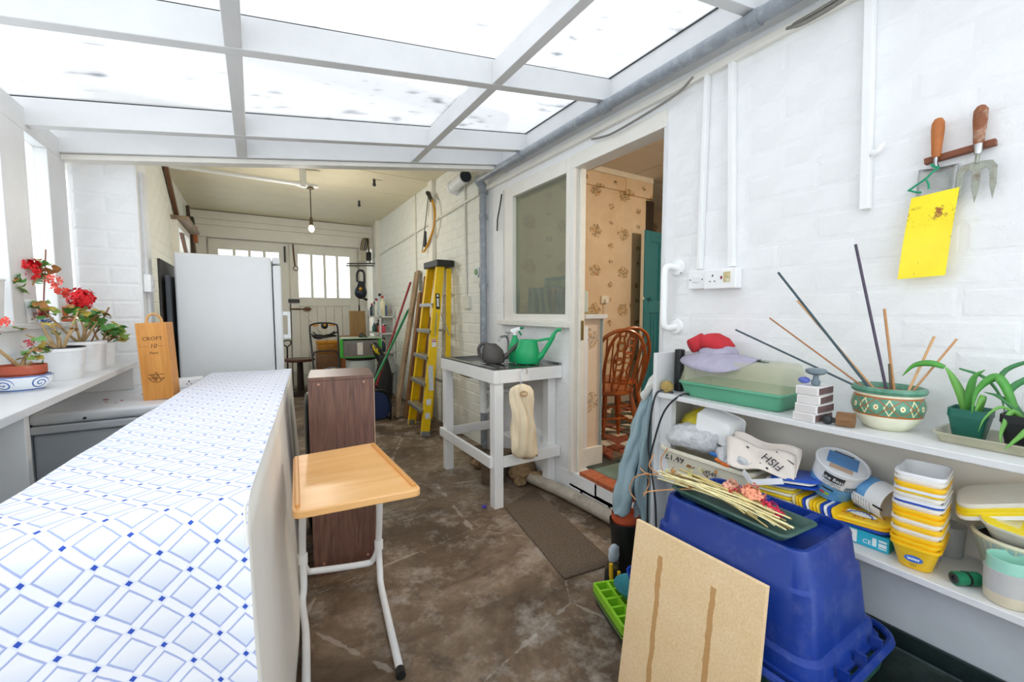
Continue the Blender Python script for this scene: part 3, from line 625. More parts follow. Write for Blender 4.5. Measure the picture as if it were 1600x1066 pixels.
# watering cans
def ovalring(cx, cy, rx, ry, z, n=20): return [Vector((cx+rx*math.cos(2*math.pi*i/n), cy+ry*math.sin(2*math.pi*i/n), z)) for i in range(n)]
def wcan(o, rz, mt, nm, label, dark):
    t = empty(nm, o, label, 'watering can'); Mx = T(o[0], o[1], o[2], rz) @ (Matrix.Scale(.9, 4) if dark else Matrix())
    if dark:
        part(MB().loft([ovalring(0, 0, .075, .055, 0), ovalring(0, 0, .085, .063, .01), ovalring(-.005, 0, .09, .063, .05), ovalring(-.01, 0, .08, .055, .1), ovalring(-.02, 0, .06, .042, .13), ovalring(-.03, 0, .045, .035, .15), ovalring(-.03, 0, .035, .028, .15), ovalring(-.02, 0, .05, .035, .12)]).xf(Mx), 'body', mt, t, smooth=True)
        part(MB().tube(spline([(.06, 0, .03), (.1, 0, .06), (.16, 0, .12), (.22, 0, .165), (.25, 0, .175)], 4), [.024]+[.02]*4+[.014]*6+[.01]*6, 12).xf(Mx), 'spout', mt, t, smooth=True)
        part(MB().tube(spline([(-.045, 0, .145), (-.085, 0, .15), (-.115, 0, .12), (-.112, 0, .07), (-.085, 0, .035)], 5), .013, 10).xf(Mx), 'handle', mt, t, smooth=True)
    else:
        part(MB().loft([ovalring(0, 0, .085, .06, 0), ovalring(0, 0, .092, .065, .01), ovalring(0, 0, .085, .058, .08), ovalring(.005, 0, .066, .045, .15), ovalring(.005, 0, .06, .04, .165), ovalring(.005, 0, .05, .03, .165), ovalring(.005, 0, .055, .035, .14)]).xf(Mx), 'body', mt, t, smooth=True)
        part(MB().tube(spline([(.07, 0, .03), (.11, 0, .07), (.16, 0, .15), (.19, 0, .21), (.215, 0, .235), (.235, 0, .235)], 4), [.022]*4+[.016]*8+[.011]*5+[.012]*4, 12).xf(Mx), 'spout', mt, t, smooth=True)
        part(MB().tube(spline([(.04, 0, .155), (.08, 0, .16), (.13, 0, .17), (.165, 0, .175)], 4), .009, 10).xf(Mx), 'handle', mt, t, smooth=True)
    return t
wcan((1.415, 2.57, .912), -24, M('4f4a47', .55, var=.1), 'watering_can', 'dark brown watering can on the sink drainer', True)
wcan((1.6, 2.43, .912), -48, M('12a866', .4, var=.05), 'watering_can', 'bright green watering can on the sink drainer', False)
sb = empty('spray_bottle', (1.58, 2.56, .912), 'green spray bottle with white trigger behind the green watering can', 'spray bottle')
part(MB().lathe([(.04, 0), (.045, .01), (.045, .1), (.03, .15), (.016, .175), (.016, .19)], (1.58, 2.56, .912)), 'bottle', M('12a866', .4, var=.05), sb, smooth=True)
part(MB().tube([(1.58, 2.56, 1.1), (1.58, 2.56, 1.125)], .017).bar((1.555, 2.575, 1.13), (1.61, 2.54, 1.15), .024, .026), 'spray_head', WHITE, sb, bev=.003)
part(MB().tube([(1.61, 2.54, 1.15), (1.63, 2.525, 1.155)], .009).tube([(1.605, 2.545, 1.13), (1.62, 2.535, 1.1)], .007), 'trigger', M('0f8a55', .4), sb, smooth=True)
# cloth bag on a wire hanger at the end of the sink stand
cb = empty('cloth_bag', (1.44, 2.26, .32), 'cream cloth peg bag hanging on a wire hanger from the sink stand', 'bag')
rings = []
for z, xc, w, d in [(.812, 1.425, .012, .008), (.803, 1.425, .04, .012), (.79, 1.426, .072, .015), (.76, 1.43, .084, .024), (.7, 1.434, .085, .034), (.64, 1.438, .083, .04), (.58, 1.44, .083, .043), (.52, 1.444, .086, .043), (.46, 1.448, .09, .04), (.41, 1.454, .094, .034), (.37, 1.458, .096, .026), (.345, 1.46, .095, .016), (.335, 1.46, .092, .006)]:
    rings.append([Vector((xc+w*math.cos(a)+.006*math.sin(3*a+z*20), 2.236+d*math.sin(a)*(1+.3*math.sin(9*a+2.5*math.sin(z*9))+.2*math.sin(3*a+z*14))+.006*math.sin(z*30+2*math.cos(a)), z+(-.02*math.cos(a)+.012*math.cos(2*a)-.006*math.sin(5*a))*(z < .43))) for a in [2*math.pi*i/56 for i in range(56)]])
CLOTH = M('ead9ba', .9, var=.1, sc=5, bump=.5, bsc=22)
part(MB().loft(rings), 'bag_body', CLOTH, cb, smooth='full')
part(MB().tube(spline([(1.36, 2.24, .765), (1.43, 2.24, .82), (1.435, 2.25, .85), (1.45, 2.26, .9), (1.49, 2.27, .9), (1.495, 2.27, .865)], 5), .003, 6), 'hanger', STEEL, cb, smooth=True)
part(MB().tube(arc((1.425, 2.2, .755), .025, 0, 360, 14, (1,0,0), (0,.2,.5)), .005, 6), 'bag_opening', M('b89468', .9), cb, smooth=True)
# rubble, brick and pipe under the sink
STONE = M('6a5a4a', .9, var=.35, sc=18, bump=.8, bsc=30); BROWNM = M('5d4a3a', .9, var=.4, sc=14, bump=.8, bsc=24)
solo(MB().box(-.2, .2, -.06, .06, 0, .16, T(1.57, 2.78, 0, 38)), 'concrete_block', STONE, 'grey brown concrete block on the floor under the sink', 'block', bev=.012)
solo(MB().box(-.11, .11, -.05, .05, 0, .07, T(1.62, 3.25, 0, 70)), 'loose_brick', BROWNM, 'dark dirty brick on the floor behind the sink stand', 'brick', bev=.006)
for i, (x, y, r, lab) in enumerate([(1.70, 2.62, .09, 'largest pale brown rubble lump against the wall under the sink'), (1.62, 2.55, .05, 'middle sized rubble lump under the sink'), (1.73, 2.5, .055, 'rubble lump beside the floor pipe end'), (1.5, 3.0, .05, 'small rubble lump behind the concrete block')]):
    m = MB().sphere((0, 0, r*.5), r, 12, 8, (1.2, 1, .7)).wob(r*.5, 9/r*.08, i); zm = min(v.z for v in m.v); solo(m.xf(T(x, y, -zm, i*50)), 'rubble_lump', M('8d7455', .95, var=.4, sc=20, bump=.9, bsc=24), lab, 'rubble', 'rubble under the sink', smooth=True)
solo(MB().tube([(1.7, 2.55, .045), (1.745, 2.2, .05), (1.765, 1.9, .05), (1.77, 1.5, .05), (1.77, 1.1, .05)], .042, 12), 'floor_pipe', M('b3aa9c', .7, var=.2, dirt='5d5348', dsc=8), 'dirty white pipe lying along the foot of the step', 'pipe', smooth=True)
solo(MB().lathe([(.017, 0), (.017, .008), (.015, .01)], (1.23, 2.37, 0)), 'purple_bottle_top', M('4b3fa8', .4), 'small purple bottle cap on the floor by the sink leg', 'cap', smooth=True)
# door mat
k = NT('coir_mat'); v = k.coord('Object'); f = k.noise(v, 120, 3); k.base(k.ramp(f, [(.3, lin('40352c')), (.7, lin('7c6b5a'))]), .95); k.bump(f, .8, .01)
mt_ = MB().prism([(1.34, 2.29), (1.21, 1.51), (1.5, 1.478), (1.66, 2.43)], .008, T(0, 0, .001)); solo(mt_, 'door_mat', k.m, 'thin dark brown doormat on the floor before the kitchen step', 'mat', bev=.002)
# ---------------------------------------------------------------- stepladder
ldr = empty('stepladder', (1.5, 4.35, 0), 'yellow fibreglass stepladder leaning on the garage wall', 'ladder')
LY = M('f2c80a', .4, var=.06); ALU = M('b7babd', .35, .8, .1)
A0, A1, B0, B1 = Vector((1.47, 4.62, 0)), Vector((1.66, 4.45, 1.74)), Vector((1.44, 4.07, 0)), Vector((1.66, 4.15, 1.74))
for a, b in ((A0, A1), (B0, B1)):
    m = MB().bar(a, b, .014, .085, (0, 1, 0) if False else (1, .05, 0)); part(m, 'front_rail', LY, ldr, bev=.002)
    d = Vector((0, .018 if a is B0 else -.018, 0)); part(MB().bar(a+d+Vector((.038, 0, 0)), b+d+Vector((.038, 0, 0)), .036, .006, (1, 0, 0)).bar(a+d-Vector((.038, 0, 0)), b+d-Vector((.038, 0, 0)), .036, .006, (1, 0, 0)), 'rail_flange', LY, ldr)
    part(MB().bar(a+Vector((0, 0, 0)), a.lerp(b, .03), .03, .095, (1, .05, 0)), 'foot', ALU, ldr, bev=.003)
C0, C1, D0, D1 = Vector((1.68, 4.58, 0)), Vector((1.76, 4.43, 1.72)), Vector((1.69, 4.1, 0)), Vector((1.76, 4.17, 1.72))
for a, b in ((C0, C1), (D0, D1)):
    part(MB().bar(a, b, .012, .055, (1, .05, 0)), 'back_rail', LY, ldr, bev=.002); part(MB().bar(a, a.lerp(b, .025), .026, .065, (1, .05, 0)), 'foot', ALU, ldr, bev=.003)
for q in (.155, .31, .465, .62, .775):
    a, b = A0.lerp(A1, q), B0.lerp(B1, q); s = part(MB().bar(a-Vector((.02, 0, 0)), b-Vector((.02, 0, 0)), .1, .012, (0, 0, 1)).bar(a-Vector((.07, 0, .014)), b-Vector((.07, 0, .014)), .006, .034, (0, 0, 1)), 'tread', ALU, ldr, bev=.002)
for q in (.3, .62, .85): part(MB().bar(C0.lerp(C1, q), D0.lerp(D1, q), .025, .025), 'back_brace', ALU, ldr)
tpc = MB().box(1.6, 1.81 - .02, 4.1, 4.5, 1.73, 1.80); part(tpc, 'top_cap', M('1d1e20', .45), ldr, bev=.01)
fr = frame(B0.lerp(B1, .79)+Vector((-.0, -.009, 0)), (1, 0, 0), B1-B0)
part(MB().box(-.022, .022, -.08, .08, 0, .002, fr), 'brand_label', BLACK, ldr); 
part(MB().box(-.012, .012, -.055, .03, .002, .003, fr).box(-.01, .01, .045, .07, .002, .003, fr), 'label_print', M('dddddd', .5), ldr)
for q, h, c in ((.545, .085, 'eeeeee'), (.2, .06, 'dfe3e6'), (.12, .06, 'dfe3e6'), (.34, .26, 'cfd3d6')):
    fr = frame(B0.lerp(B1, q)+Vector((0, -.009, 0)), (1, 0, 0), B1-B0); part(MB().box(-.025, .025, -h/2, h/2, 0, .002, fr), 'sticker', M(c, .5, var=.15, sc=60), ldr)
    if q == .545: part(MB().box(-.022, .022, .01, .022, .002, .003, fr).box(-.022, .022, .03, .038, .002, .003, fr), 'warning_band', RED, ldr)
for s in (0, 1): part(MB().bar(B0.lerp(B1, .72)+Vector((.0+s*.05, -.012, 0)), B0.lerp(B1, .585)+Vector((.0+s*.16, -.012, 0)), .006, .018, (0, -1, 0)), 'spreader', ALU, ldr)
# ---------------------------------------------------------------- timber, poles and reel by the ladder
def lean(nm, a, b, w, t, mt, lab, cat, grp=None, up=(1, .3, 0)): return solo(MB().bar(a, b, t, w, up), nm, mt, lab, cat, grp, bev=.002)
TIM = wood('7d6a55', 'b39a7c', 'z', 12, .8, 10, .3, '5b4c3c'); TIM2 = wood('6e4c30', 'a37a50', 'z', 12, .75, 10, .3); TIM3 = wood('5a3a24', '8d5f3c', 'z', 12, .7, 10, .3)
up_ = (0, 1, 0)
lean('timber_plank', (1.40, 4.98, .01), (1.76, 5.17, 1.77), .14, .03, TIM, 'tall weathered grey plank leaning behind the red pole', 'plank', 'timber leaning by the ladder', up_)
lean('timber_plank', (1.5, 4.9, .01), (1.74, 5.0, 1.5), .08, .04, TIM2, 'narrow brown plank leaning right of the grey plank', 'plank', 'timber leaning by the ladder', up_)
lean('timber_plank', (1.55, 4.78, .01), (1.765, 4.86, 1.69), .12, .028, TIM3, 'dark reddish brown plank leaning nearest the ladder top', 'plank', 'timber leaning by the ladder', up_)
lean('timber_plank', (1.58, 4.7, .01), (1.76, 4.78, 1.35), .09, .03, TIM2, 'short brown plank leaning right behind the ladder', 'plank', 'timber leaning by the ladder', up_)
solo(MB().tube([(1.15, 5.35, .02), (1.75, 5.42, 1.65)], .014, 10), 'red_pole', M('8e1c24', .4), 'dark red pole leaning on the garage wall', 'pole', smooth=True)
gp = empty('green_pole', (1.0, 5.2, 0), 'green broom pole leaning in front of the red pole', 'pole')
part(MB().tube([(.85, 4.7, .02), (1.72, 5.45, 1.28)], .015, 10), 'shaft', M('0f7a4a', .4), gp, smooth=True); part(MB().tube([(1.72, 5.45, 1.28), (1.735, 5.46, 1.305)], .013, 10), 'end_cap', M('9fb5a5', .5), gp, smooth=True)
hr = empty('hose_reel', (1.19, 5.05, 0), 'blue cable reel with black frame on the garage floor', 'reel')
part(MB().tube([(1.19, 4.95, .17), (1.19, 5.15, .17)], .13, 20).wob(.004, 60), 'cable_coil', M('1f4f9e', .5, var=.2, sc=40), hr, smooth=True)
for y in (4.94, 5.16): part(MB().tube([(1.19, y-.006, .17), (1.19, y+.006, .17)], .155, 24), 'side_disc', M('16305c', .5), hr, smooth=True)
for y in (4.91, 5.19): part(MB().tube(spline([(1.06, y, .012), (1.06, y, .2), (1.12, y, .35), (1.26, y, .35), (1.32, y, .2), (1.32, y, .012)], 3), .012, 8), 'frame_loop', BLACK, hr, smooth=True)
part(MB().tube([(1.19, 4.91, .35), (1.19, 5.19, .35)], .012, 8).tube([(1.06, 4.91, .012), (1.06, 5.19, .012)], .012, 8).tube([(1.32, 4.91, .012), (1.32, 5.19, .012)], .012, 8), 'crossbar', BLACK, hr, smooth=True)
# dark garden machine (blower vac with bag) standing behind
gm = empty('garden_vacuum', (1.42, 5.6, 0), 'black garden vacuum with dark bag standing by the shelves', 'garden tool')
m = MB().loft([ovalring(1.42, 5.62, .11, .12, z) if z else ovalring(1.42, 5.62, .09, .1, 0) for z in (0, .05, .2)]+[ovalring(1.43, 5.64, .12, .12, .4), ovalring(1.45, 5.7, .08, .08, .6), ovalring(1.46, 5.75, .04, .05, .68)]).wob(.03, 7, 3)
for v in m.v: v.z = max(v.z, .003)
part(m, 'collecting_bag', M('1b1c1f', .8, var=.2, bump=.3), gm, smooth='full')
part(MB().tube(spline([(1.44, 5.74, .62), (1.38, 5.8, .78), (1.3, 5.9, .88), (1.22, 5.98, .95)], 4), [.06]*4+[.05]*4+[.035]*5, 12), 'motor_body', BLACK, gm, smooth=True)
part(MB().tube(spline([(1.4, 5.7, .7), (1.34, 5.7, .76), (1.33, 5.75, .82)], 4), .012).box(1.35, 1.38, 5.68, 5.72, .72, .78), 'trigger_grip', M('c8b414', .5), gm)
# ---------------------------------------------------------------- metal shelving with bottles
su = empty('storage_shelf', (1.6, 6.6, 0), 'white metal shelving crowded with bottles on the garage wall', 'shelf')
SHW = M('d5d8d8', .4, var=.05)
for x in (1.56, 1.76):
    for y in (6.3, 7.05): part(MB().box(x, x+.025, y, y+.025, 0, 1.3), 'upright', SHW, su)
for z in (.35, .65, .93, 1.18): part(MB().box(1.56, 1.785, 6.3, 7.075, z, z+.02), 'shelf_board', SHW, su, bev=.002)
bc = ['2f6f6b', 'e8e6dc', '8a8f8a', 'd94f6a', '2e6ec0', 'b9c4c2', '22324a', 'c04a2c', 'e6dfc0', '5b2a2a', '9aa0a4', '1c1c1e', 'd8d8d8', '74614a', '3f8f5a']
cn = ['teal', 'cream', 'grey', 'pink', 'blue', 'pale grey', 'navy', 'rust red', 'ivory', 'maroon', 'silver', 'black', 'white', 'brown', 'green']
def bottle(nm, x, y, z, r, h, c, cap, lab, grp):
    t = empty(nm, (x, y, z), lab, 'bottle', grp); part(MB().lathe([(r*.95, 0), (r, .005), (r, h*.62), (r*.45, h*.8), (r*.4, h*.88)], (x, y, z), 14), 'body', M(c, .35, var=.1), t, smooth=True)
    part(MB().lathe([(r*.48, h*.88), (r*.48, h)], (x, y, z), 12), 'cap', M(cap, .4), t, smooth=True)
    return t
q = 0
for zi, z, ys_, where in [(0, 1.2, (6.35, 6.43, 6.51, 6.6, 6.69, 6.78, 6.86, 6.94, 7.02), 'top'), (1, .95, (6.35, 6.44, 6.53, 6.62, 6.71, 6.8, 6.9, 7.0), 'second'), (2, .67, (6.37, 6.48, 6.6, 6.72, 6.84, 6.96), 'third')]:
    for i, y in enumerate(ys_):
        h = [.3, .22, .34, .2, .26, .31, .22, .28, .2][i] if zi == 0 else R.uniform(.1, .2)
        cc = (8, 4, 5, 3, 1, 0, 2, 12, 6)[i] if zi == 0 else (3*zi+i*2) % 15
        bottle('bottle', 1.62+.05*(i % 2), y, z+.001, (.038, .03, .042, .034, .036, .04, .03, .036, .034)[i] if zi == 0 else R.uniform(.028, .04), h, bc[cc], ['c02020', 'e8e8e8', '202020', '2050a0'][q % 4], '%s bottle on the %s garage shelf board, %s from the doors' % (cn[cc], where, ['first','second','third','fourth','fifth','sixth','seventh','eighth','ninth'][len(ys_)-1-i]), 'bottles on the garage shelving'); q += 1
# ---------------------------------------------------------------- back of the garage
bn = empty('drum', (1.22, 6.0, 0), 'pale grey plastic drum with black lid rim under the green crate', 'bin')
part(MB().lathe([(.17, 0), (.18, .02), (.192, .6), (.192, .62)], (1.22, 6.0, 0), 32), 'drum_body', M('b9c2c2', .45, var=.05), bn, smooth=True)
part(MB().lathe([(.2, .62), (.204, .625), (.204, .65), (.19, .655), (.05, .655)], (1.22, 6.0, 0), 32), 'lid', BLACK, bn, smooth=True)
part(MB().tube([Vector((1.22+.2*math.sin(a), 6.0-.2*math.cos(a), z)) for a, z in [(-.05, .35), (-.05, .5), (.05, .55), (.2, .55), (.3, .5), (.3, .35)]], .006), 'handle', M('c8cfcf', .4), bn, smooth=True)
gc = empty('storage_crate', (1.22, 6.0, .656), 'bright green crate with clear grey front and lid on the drum', 'crate')
GRN = M('35a832', .4, var=.05); Mx = T(1.22, 6.0, .657, -8)
part(MB().box(-.26, -.22, -.18, .2, 0, .25, Mx), 'side_panel', GRN, gc, bev=.01); part(MB().box(.22, .26, -.18, .2, 0, .25, Mx), 'side_panel', GRN, gc, bev=.01); part(MB().box(-.22, .22, .16, .2, 0, .25, Mx), 'back_panel', GRN, gc)
part(MB().box(-.22, .22, -.18, .16, 0, .02, Mx), 'base', GRN, gc); part(MB().box(-.22, .22, -.182, -.172, .01, .23, Mx), 'clear_front', glassy('8a8580', .5, .15), gc)
part(MB().box(-.15, .15, -.15, .1, .02, .17, Mx), 'contents', M('7c3a3a', .7, var=.5, sc=12), gc); part(MB().box(-.05, .02, -.186, -.182, .04, .2, Mx), 'paper_label', M('d5d2cc', .6, var=.15, sc=40), gc)
part(MB().box(-.25, .25, -.19, .2, .25, .262, Mx), 'lid', M('a7bda5', .35), gc, bev=.006)
solo(MB().box(-.12, .12, -.02, .02, .0, .5, T(1.39, 6.98, .78, 0, -4)).box(-.12, .12, .05, .07, -.78, .0, T(1.39, 6.98, .78)), 'plywood_board', wood('8c7048', 'b08d5c', 'z', 10, .7), 'brown plywood board standing against the garage door post', 'board', bev=.003)
solo(MB().box(-.14, .14, -.06, .06, 0, .05, T(1.24, 6.85, .85)).box(-.12, .12, -.05, .05, -.85, 0, T(1.24, 6.85, .85)), 'wooden_box', wood('8a4f28', 'b06c3c', 'x', 10, .6), 'flat reddish brown wooden box behind the green crate', 'box', bev=.004)
# lawn mower
mw = empty('lawn_mower', (.87, 6.55, 0), 'lawn mower with folded black handle and cable bundle', 'lawn mower')
MB_ = M('20242a', .45, var=.15)
hx0, hx1 = .70, 1.04
part(MB().tube(spline([(hx0, 6.6, .3), (hx0-.01, 6.72, .7), (hx0-.02, 6.8, 1.02), (hx0+.02, 6.83, 1.08), (.87, 6.84, 1.1), (hx1-.02, 6.83, 1.08), (hx1+.02, 6.8, 1.02), (hx1+.01, 6.72, .7), (hx1, 6.6, .3)], 5), .013, 10), 'handle', MB_, mw, smooth=True)
part(MB().tube(spline([(hx0+.0, 6.69, .62), (hx0+.03, 6.7, .68), (.87, 6.705, .69), (hx1-.03, 6.7, .68), (hx1, 6.69, .62)], 4), .011, 8), 'cross_bar', MB_, mw, smooth=True)
part(MB().sphere((.88, 6.8, 1.06), .05, 12, 8, (1, .7, 1)), 'switch_box', M('22252b', .4), mw, smooth=True); part(MB().sphere((.88, 6.765, 1.07), .018), 'switch_button', M('e0a010', .4), mw, smooth=True)
for s in (-1, 1): part(MB().tube([(.87+s*.15, 6.81, 1.06), (.87+s*.07, 6.81, 1.07)], .01), 'dead_man_lever', M('e09018', .4), mw, smooth=True)
cbm = MB()
for i in range(7): cbm.tube(spline([(.71+R.uniform(-.02, .02), 6.78, .93+R.uniform(-.05, .04)), (.8, 6.75, .9+R.uniform(-.05, .03)), (.93, 6.75, .92+R.uniform(-.05, .03)), (1.03+R.uniform(-.02, .02), 6.78, .94+R.uniform(-.05, .04))], 4), .011, 6)
part(cbm, 'cable_bundle', BLACK, mw, smooth=True)
part(MB().loft([rr(.28, .4, .06, 0), rr(.31, .44, .08, .12), rr(.26, .38, .08, .22), rr(.2, .24, .06, .32)]).xf(T(.87, 6.35, .06)), 'deck', M('3c4a58', .4, var=.1), mw, smooth=True)
part(MB().sphere((.9, 6.3, .42), .13, 16, 10, (1.2, 1, .6)), 'motor_cover', M('44535f', .4, var=.15), mw, smooth=True); part(MB().box(.87, .93, 6.17, 6.2, .45, .49), 'badge', M('d8d020', .5), mw)
for x in (.71, 1.0):
    for y in (6.18, 6.52): part(MB().tube([(x-.02, y, .08), (x+.02, y, .08)], .08, 16), 'wheel', BLACK, mw, smooth=True)
# orange cases and dark stool
ST = empty('round_stool', (.56, 7.1, 0), 'dark brown round topped stool by the garage door', 'stool')
part(MB().lathe([(.2, .52), (.21, .53), (.21, .55), (.2, .56)], (.56, 7.1, 0)), 'stool_top', wood('3c1f16', '5e3322', 'x', 10, .35), ST, smooth=True); part(MB().tube([(.56, 7.1, .52), (.56, 7.1, .06)], [.04, .05]), 'column', M('241815', .5), ST, smooth=True)
part(MB().lathe([(.17, 0), (.17, .03), (.06, .08)], (.56, 7.1, 0)), 'foot', M('241815', .5), ST, smooth=True)
for i, (x, y, z, w, d, h, c, lab) in enumerate([(1.02, 7.25, .0, .42, .3, .62, '7d5a3c', 'brown cardboard carton behind the mower'), (1.0, 7.23, .621, .36, .26, .14, 'b57a2a', 'orange brown tool case on the carton behind the mower'), (.97, 7.22, .762, .32, .22, .05, 'c98a1c', 'yellow tray on top of the tool case behind the mower')]):
    solo(MB().box(x-w/2, x+w/2, y-d/2, y+d/2, z, z+h), ['carton', 'tool_case', 'shallow_tray'][i], M(c, .6, var=.2), lab, ['box', 'case', 'tray'][i], bev=.012)
fk = MB().tube([(.4, 7.3, .0), (.41, 7.35, .72)], .012).tube(spline([(.41, 7.35, .72), (.36, 7.35, .77), (.38, 7.35, .82), (.45, 7.35, .82), (.46, 7.35, .77), (.41, 7.35, .72)], 4), .01, 6)
solo(fk, 'spade_handle', BLACK, 'black handled garden tool standing left of the door gap', 'garden tool', smooth=True)
# hanging blower and clutter on the post by the door
bl = empty('leaf_blower', (1.47, 7.05, 1.5), 'dark blue power tool hanging beside the garage doors', 'power tool')
NV = M('1b2533', .4, var=.15)
part(MB().sphere((1.47, 7.1, 1.58), .11, 14, 10, (.9, .8, 1)), 'body', NV, bl, smooth=True); part(MB().tube([(1.47, 7.1, 1.62), (1.49, 7.1, 1.75)], [.08, .05], 12), 'neck', NV, bl, smooth=True)
part(MB().tube(spline([(1.42, 7.1, 1.74), (1.42, 7.1, 1.86), (1.45, 7.1, 1.92), (1.51, 7.1, 1.92), (1.53, 7.1, 1.86), (1.53, 7.1, 1.72)], 4), .018, 10), 'handle', BLACK, bl, smooth=True)
part(MB().tube([(1.38, 7.08, 1.56), (1.56, 7.05, 1.45)], .02, 10), 'nozzle', BLACK, bl, smooth=True); part(MB().sphere((1.45, 7.01, 1.63), .026, 10, 6), 'filler_cap', M('d79a16', .4), bl, smooth=True)
part(MB().tube([(1.5, 7.1, 1.9), (1.5, 7.66, 2.05)], .004, 6), 'hanging_cord', CABLE, bl)
eb = empty('fuse_box', (1.66, 7.5, 2.1), 'old cream fuse box with cables at the garage corner', 'fuse box')
part(MB().box(1.56, 1.66, 7.5, 7.66, 2.12, 2.3), 'box', M('c3bda9', .5), eb, bev=.008); part(MB().box(1.67, 1.74, 7.48, 7.62, 2.14, 2.28), 'meter', BLACK, eb, bev=.01)
for i in range(4): part(MB().tube(spline([(1.58+i*.03, 7.58, 2.3), (1.6+i*.03, 7.55, 2.45), (1.66+i*.02, 7.6, 2.52), (1.72, 7.6, 2.4-i*.03), (1.74, 7.6, 2.1)], 4), .009, 6), 'cable', M(['6f5a36', '8a7440', '2c2a26', '54452c'][i], .6), eb, smooth=True)
for i in range(2): solo(MB().bar((1.33, 7.5-i*.06, 2.03+i*.03), (1.75, 7.35-i*.06, 2.04+i*.03), .02, .02), 'wall_rod', DARK, ['lower', 'upper'][i]+' dark rod lying across the brackets under the fuse box', 'rod')
solo(MB().box(1.74, 1.8, 7.1, 7.22, 0, 2.75), 'trim_4', OLD_WHITE, 'white timber post on the garage wall near the doors', None, kind='structure', bev=.004)
solo(MB().box(1.75, 1.8, 4.62, 4.75, 1.2, 2.75), 'trim_5', OLD_WHITE, 'white timber post behind the bow saw', None, kind='structure', bev=.004)
# bow saw
sw = empty('bow_saw', (1.74, 4.75, 2.0), 'bow saw with yellow frame and black grip hanging on the garage wall', 'saw')
part(MB().tube(spline([(1.73, 4.66, 2.58), (1.73, 4.55, 2.5), (1.73, 4.48, 2.36), (1.73, 4.52, 2.2), (1.73, 4.68, 2.06), (1.73, 4.82, 1.98), (1.73, 4.9, 1.98)], 5), .013, 8), 'bow_frame', M('c98f1c', .4), sw, smooth=True)
part(MB().tube(spline([(1.73, 4.7, 2.62), (1.73, 4.63, 2.56), (1.73, 4.56, 2.5)], 4), .022, 8), 'grip', BLACK, sw, smooth=True)
part(MB().bar((1.73, 4.66, 2.6), (1.73, 4.9, 1.98), .003, .022, (0, 1, 0)), 'blade', M('5a5650', .5, .6), sw); part(MB().tube([(1.73, 4.78, 2.2), (1.73, 4.8, 2.02)], [.012, .022]), 'lower_grip', BLACK, sw, smooth=True)
# conduits, vent, valve, boxes on the garage wall
CON = M('dcdbd0', .45, var=.06)
solo(MB().tube([(1.78, 7.45, 2.19), (1.78, 3.42, 2.34)], .013, 8), 'wall_conduit', CON, 'long pale conduit running along the garage wall to the downpipe', 'conduit', smooth=True)
solo(MB().tube([(1.785, 3.82, 2.75), (1.785, 3.8, 1.38)], .011, 8).box(1.77, 1.8, 3.72, 3.86, 1.3, 1.42), 'wall_conduit', CON, 'vertical conduit with box below the vent pipe', 'conduit')
solo(MB().tube([(1.785, 3.5, 2.5), (1.785, 3.48, 1.5)], .008, 8), 'wall_conduit', CON, 'thin conduit ending at the round wall valve', 'conduit')
solo(MB().tube([(1.785, 5.3, 2.75), (1.785, 5.3, 1.2)], .012, 8), 'wall_conduit', CON, 'vertical conduit on the garage wall left of the saw', 'conduit')
vl = empty('wall_valve', (1.77, 3.5, 1.58), 'round white wall fitting with green dial', 'valve'); part(MB().tube([(1.8, 3.5, 1.63), (1.745, 3.5, 1.63)], .045, 16), 'body', WHITE2, vl, smooth=True); part(MB().tube([(1.745, 3.5, 1.63), (1.738, 3.5, 1.63)], .03, 12), 'dial', M('6f9a6a', .5, var=.4, sc=60), vl, smooth=True)
vp = empty('vent_pipe', (1.7, 3.75, 2.5), 'white plastic vent pipe under the header beam, end filled dark for shade', 'pipe'); part(MB().tube([(1.73, 3.98, 2.5), (1.70, 3.75, 2.5), (1.67, 3.55, 2.485)], .055, 20, cap=False).tube([(1.73, 3.98, 2.5), (1.7, 3.75, 2.5), (1.67, 3.55, 2.485)], .05, 20), 'pipe_body', WHITE2, vp, smooth=True)
part(MB().tube([(1.674, 3.58, 2.487), (1.669, 3.546, 2.4848)], .049, 20), 'dark_bore', M('1c2530', .7), vp, smooth=True); part(MB().tube([(1.727, 3.95, 2.5), (1.733, 4.0, 2.5)], .062, 20).tube([(1.73, 3.98, 2.5), (1.8, 4.02, 2.49)], .055, 16), 'elbow', WHITE2, vp, smooth=True)  # dark plug paints the shade inside the pipe mouth
# ceiling pipe and pendant bulb
cp = empty('ceiling_pipe', (0, 5.0, 2.55), 'white pipe running across below the garage ceiling', 'pipe'); part(MB().tube([(-.72, 5.05, 2.62), (.62, 4.96, 2.585)], .022, 12), 'pipe_run', WHITE2, cp, smooth=True)
part(MB().tube([(.48, 4.97, 2.75), (.48, 4.97, 2.56)], .032, 12), 'pipe_drop', WHITE2, cp, smooth=True); part(MB().tube([(-.62, 5.045, 2.617), (-.5, 5.037, 2.614)], .03, 12).tube([(.42, 4.974, 2.59), (.54, 4.966, 2.587)], .03, 12), 'coupling', WHITE2, cp, smooth=True)
k = NT('lit_garage_bulb'); k.b.inputs['Emission Color'].default_value = (1, .9, .7, 1); k.b.inputs['Emission Strength'].default_value = 1.3; GLOW = k.m
pb = empty('pendant_bulb', (.545, 4.97, 2.55), 'bare light bulb hanging on a brown flex in the garage', 'light bulb'); part(MB().tube([(.545, 4.97, 2.57), (.545, 4.97, 2.55)], .035, 12), 'rose', M('7a6f5a', .6), pb, smooth=True); part(MB().tube([(.545, 4.97, 2.55), (.545, 4.97, 2.24)], .005, 6), 'flex', M('4a3b28', .7), pb)
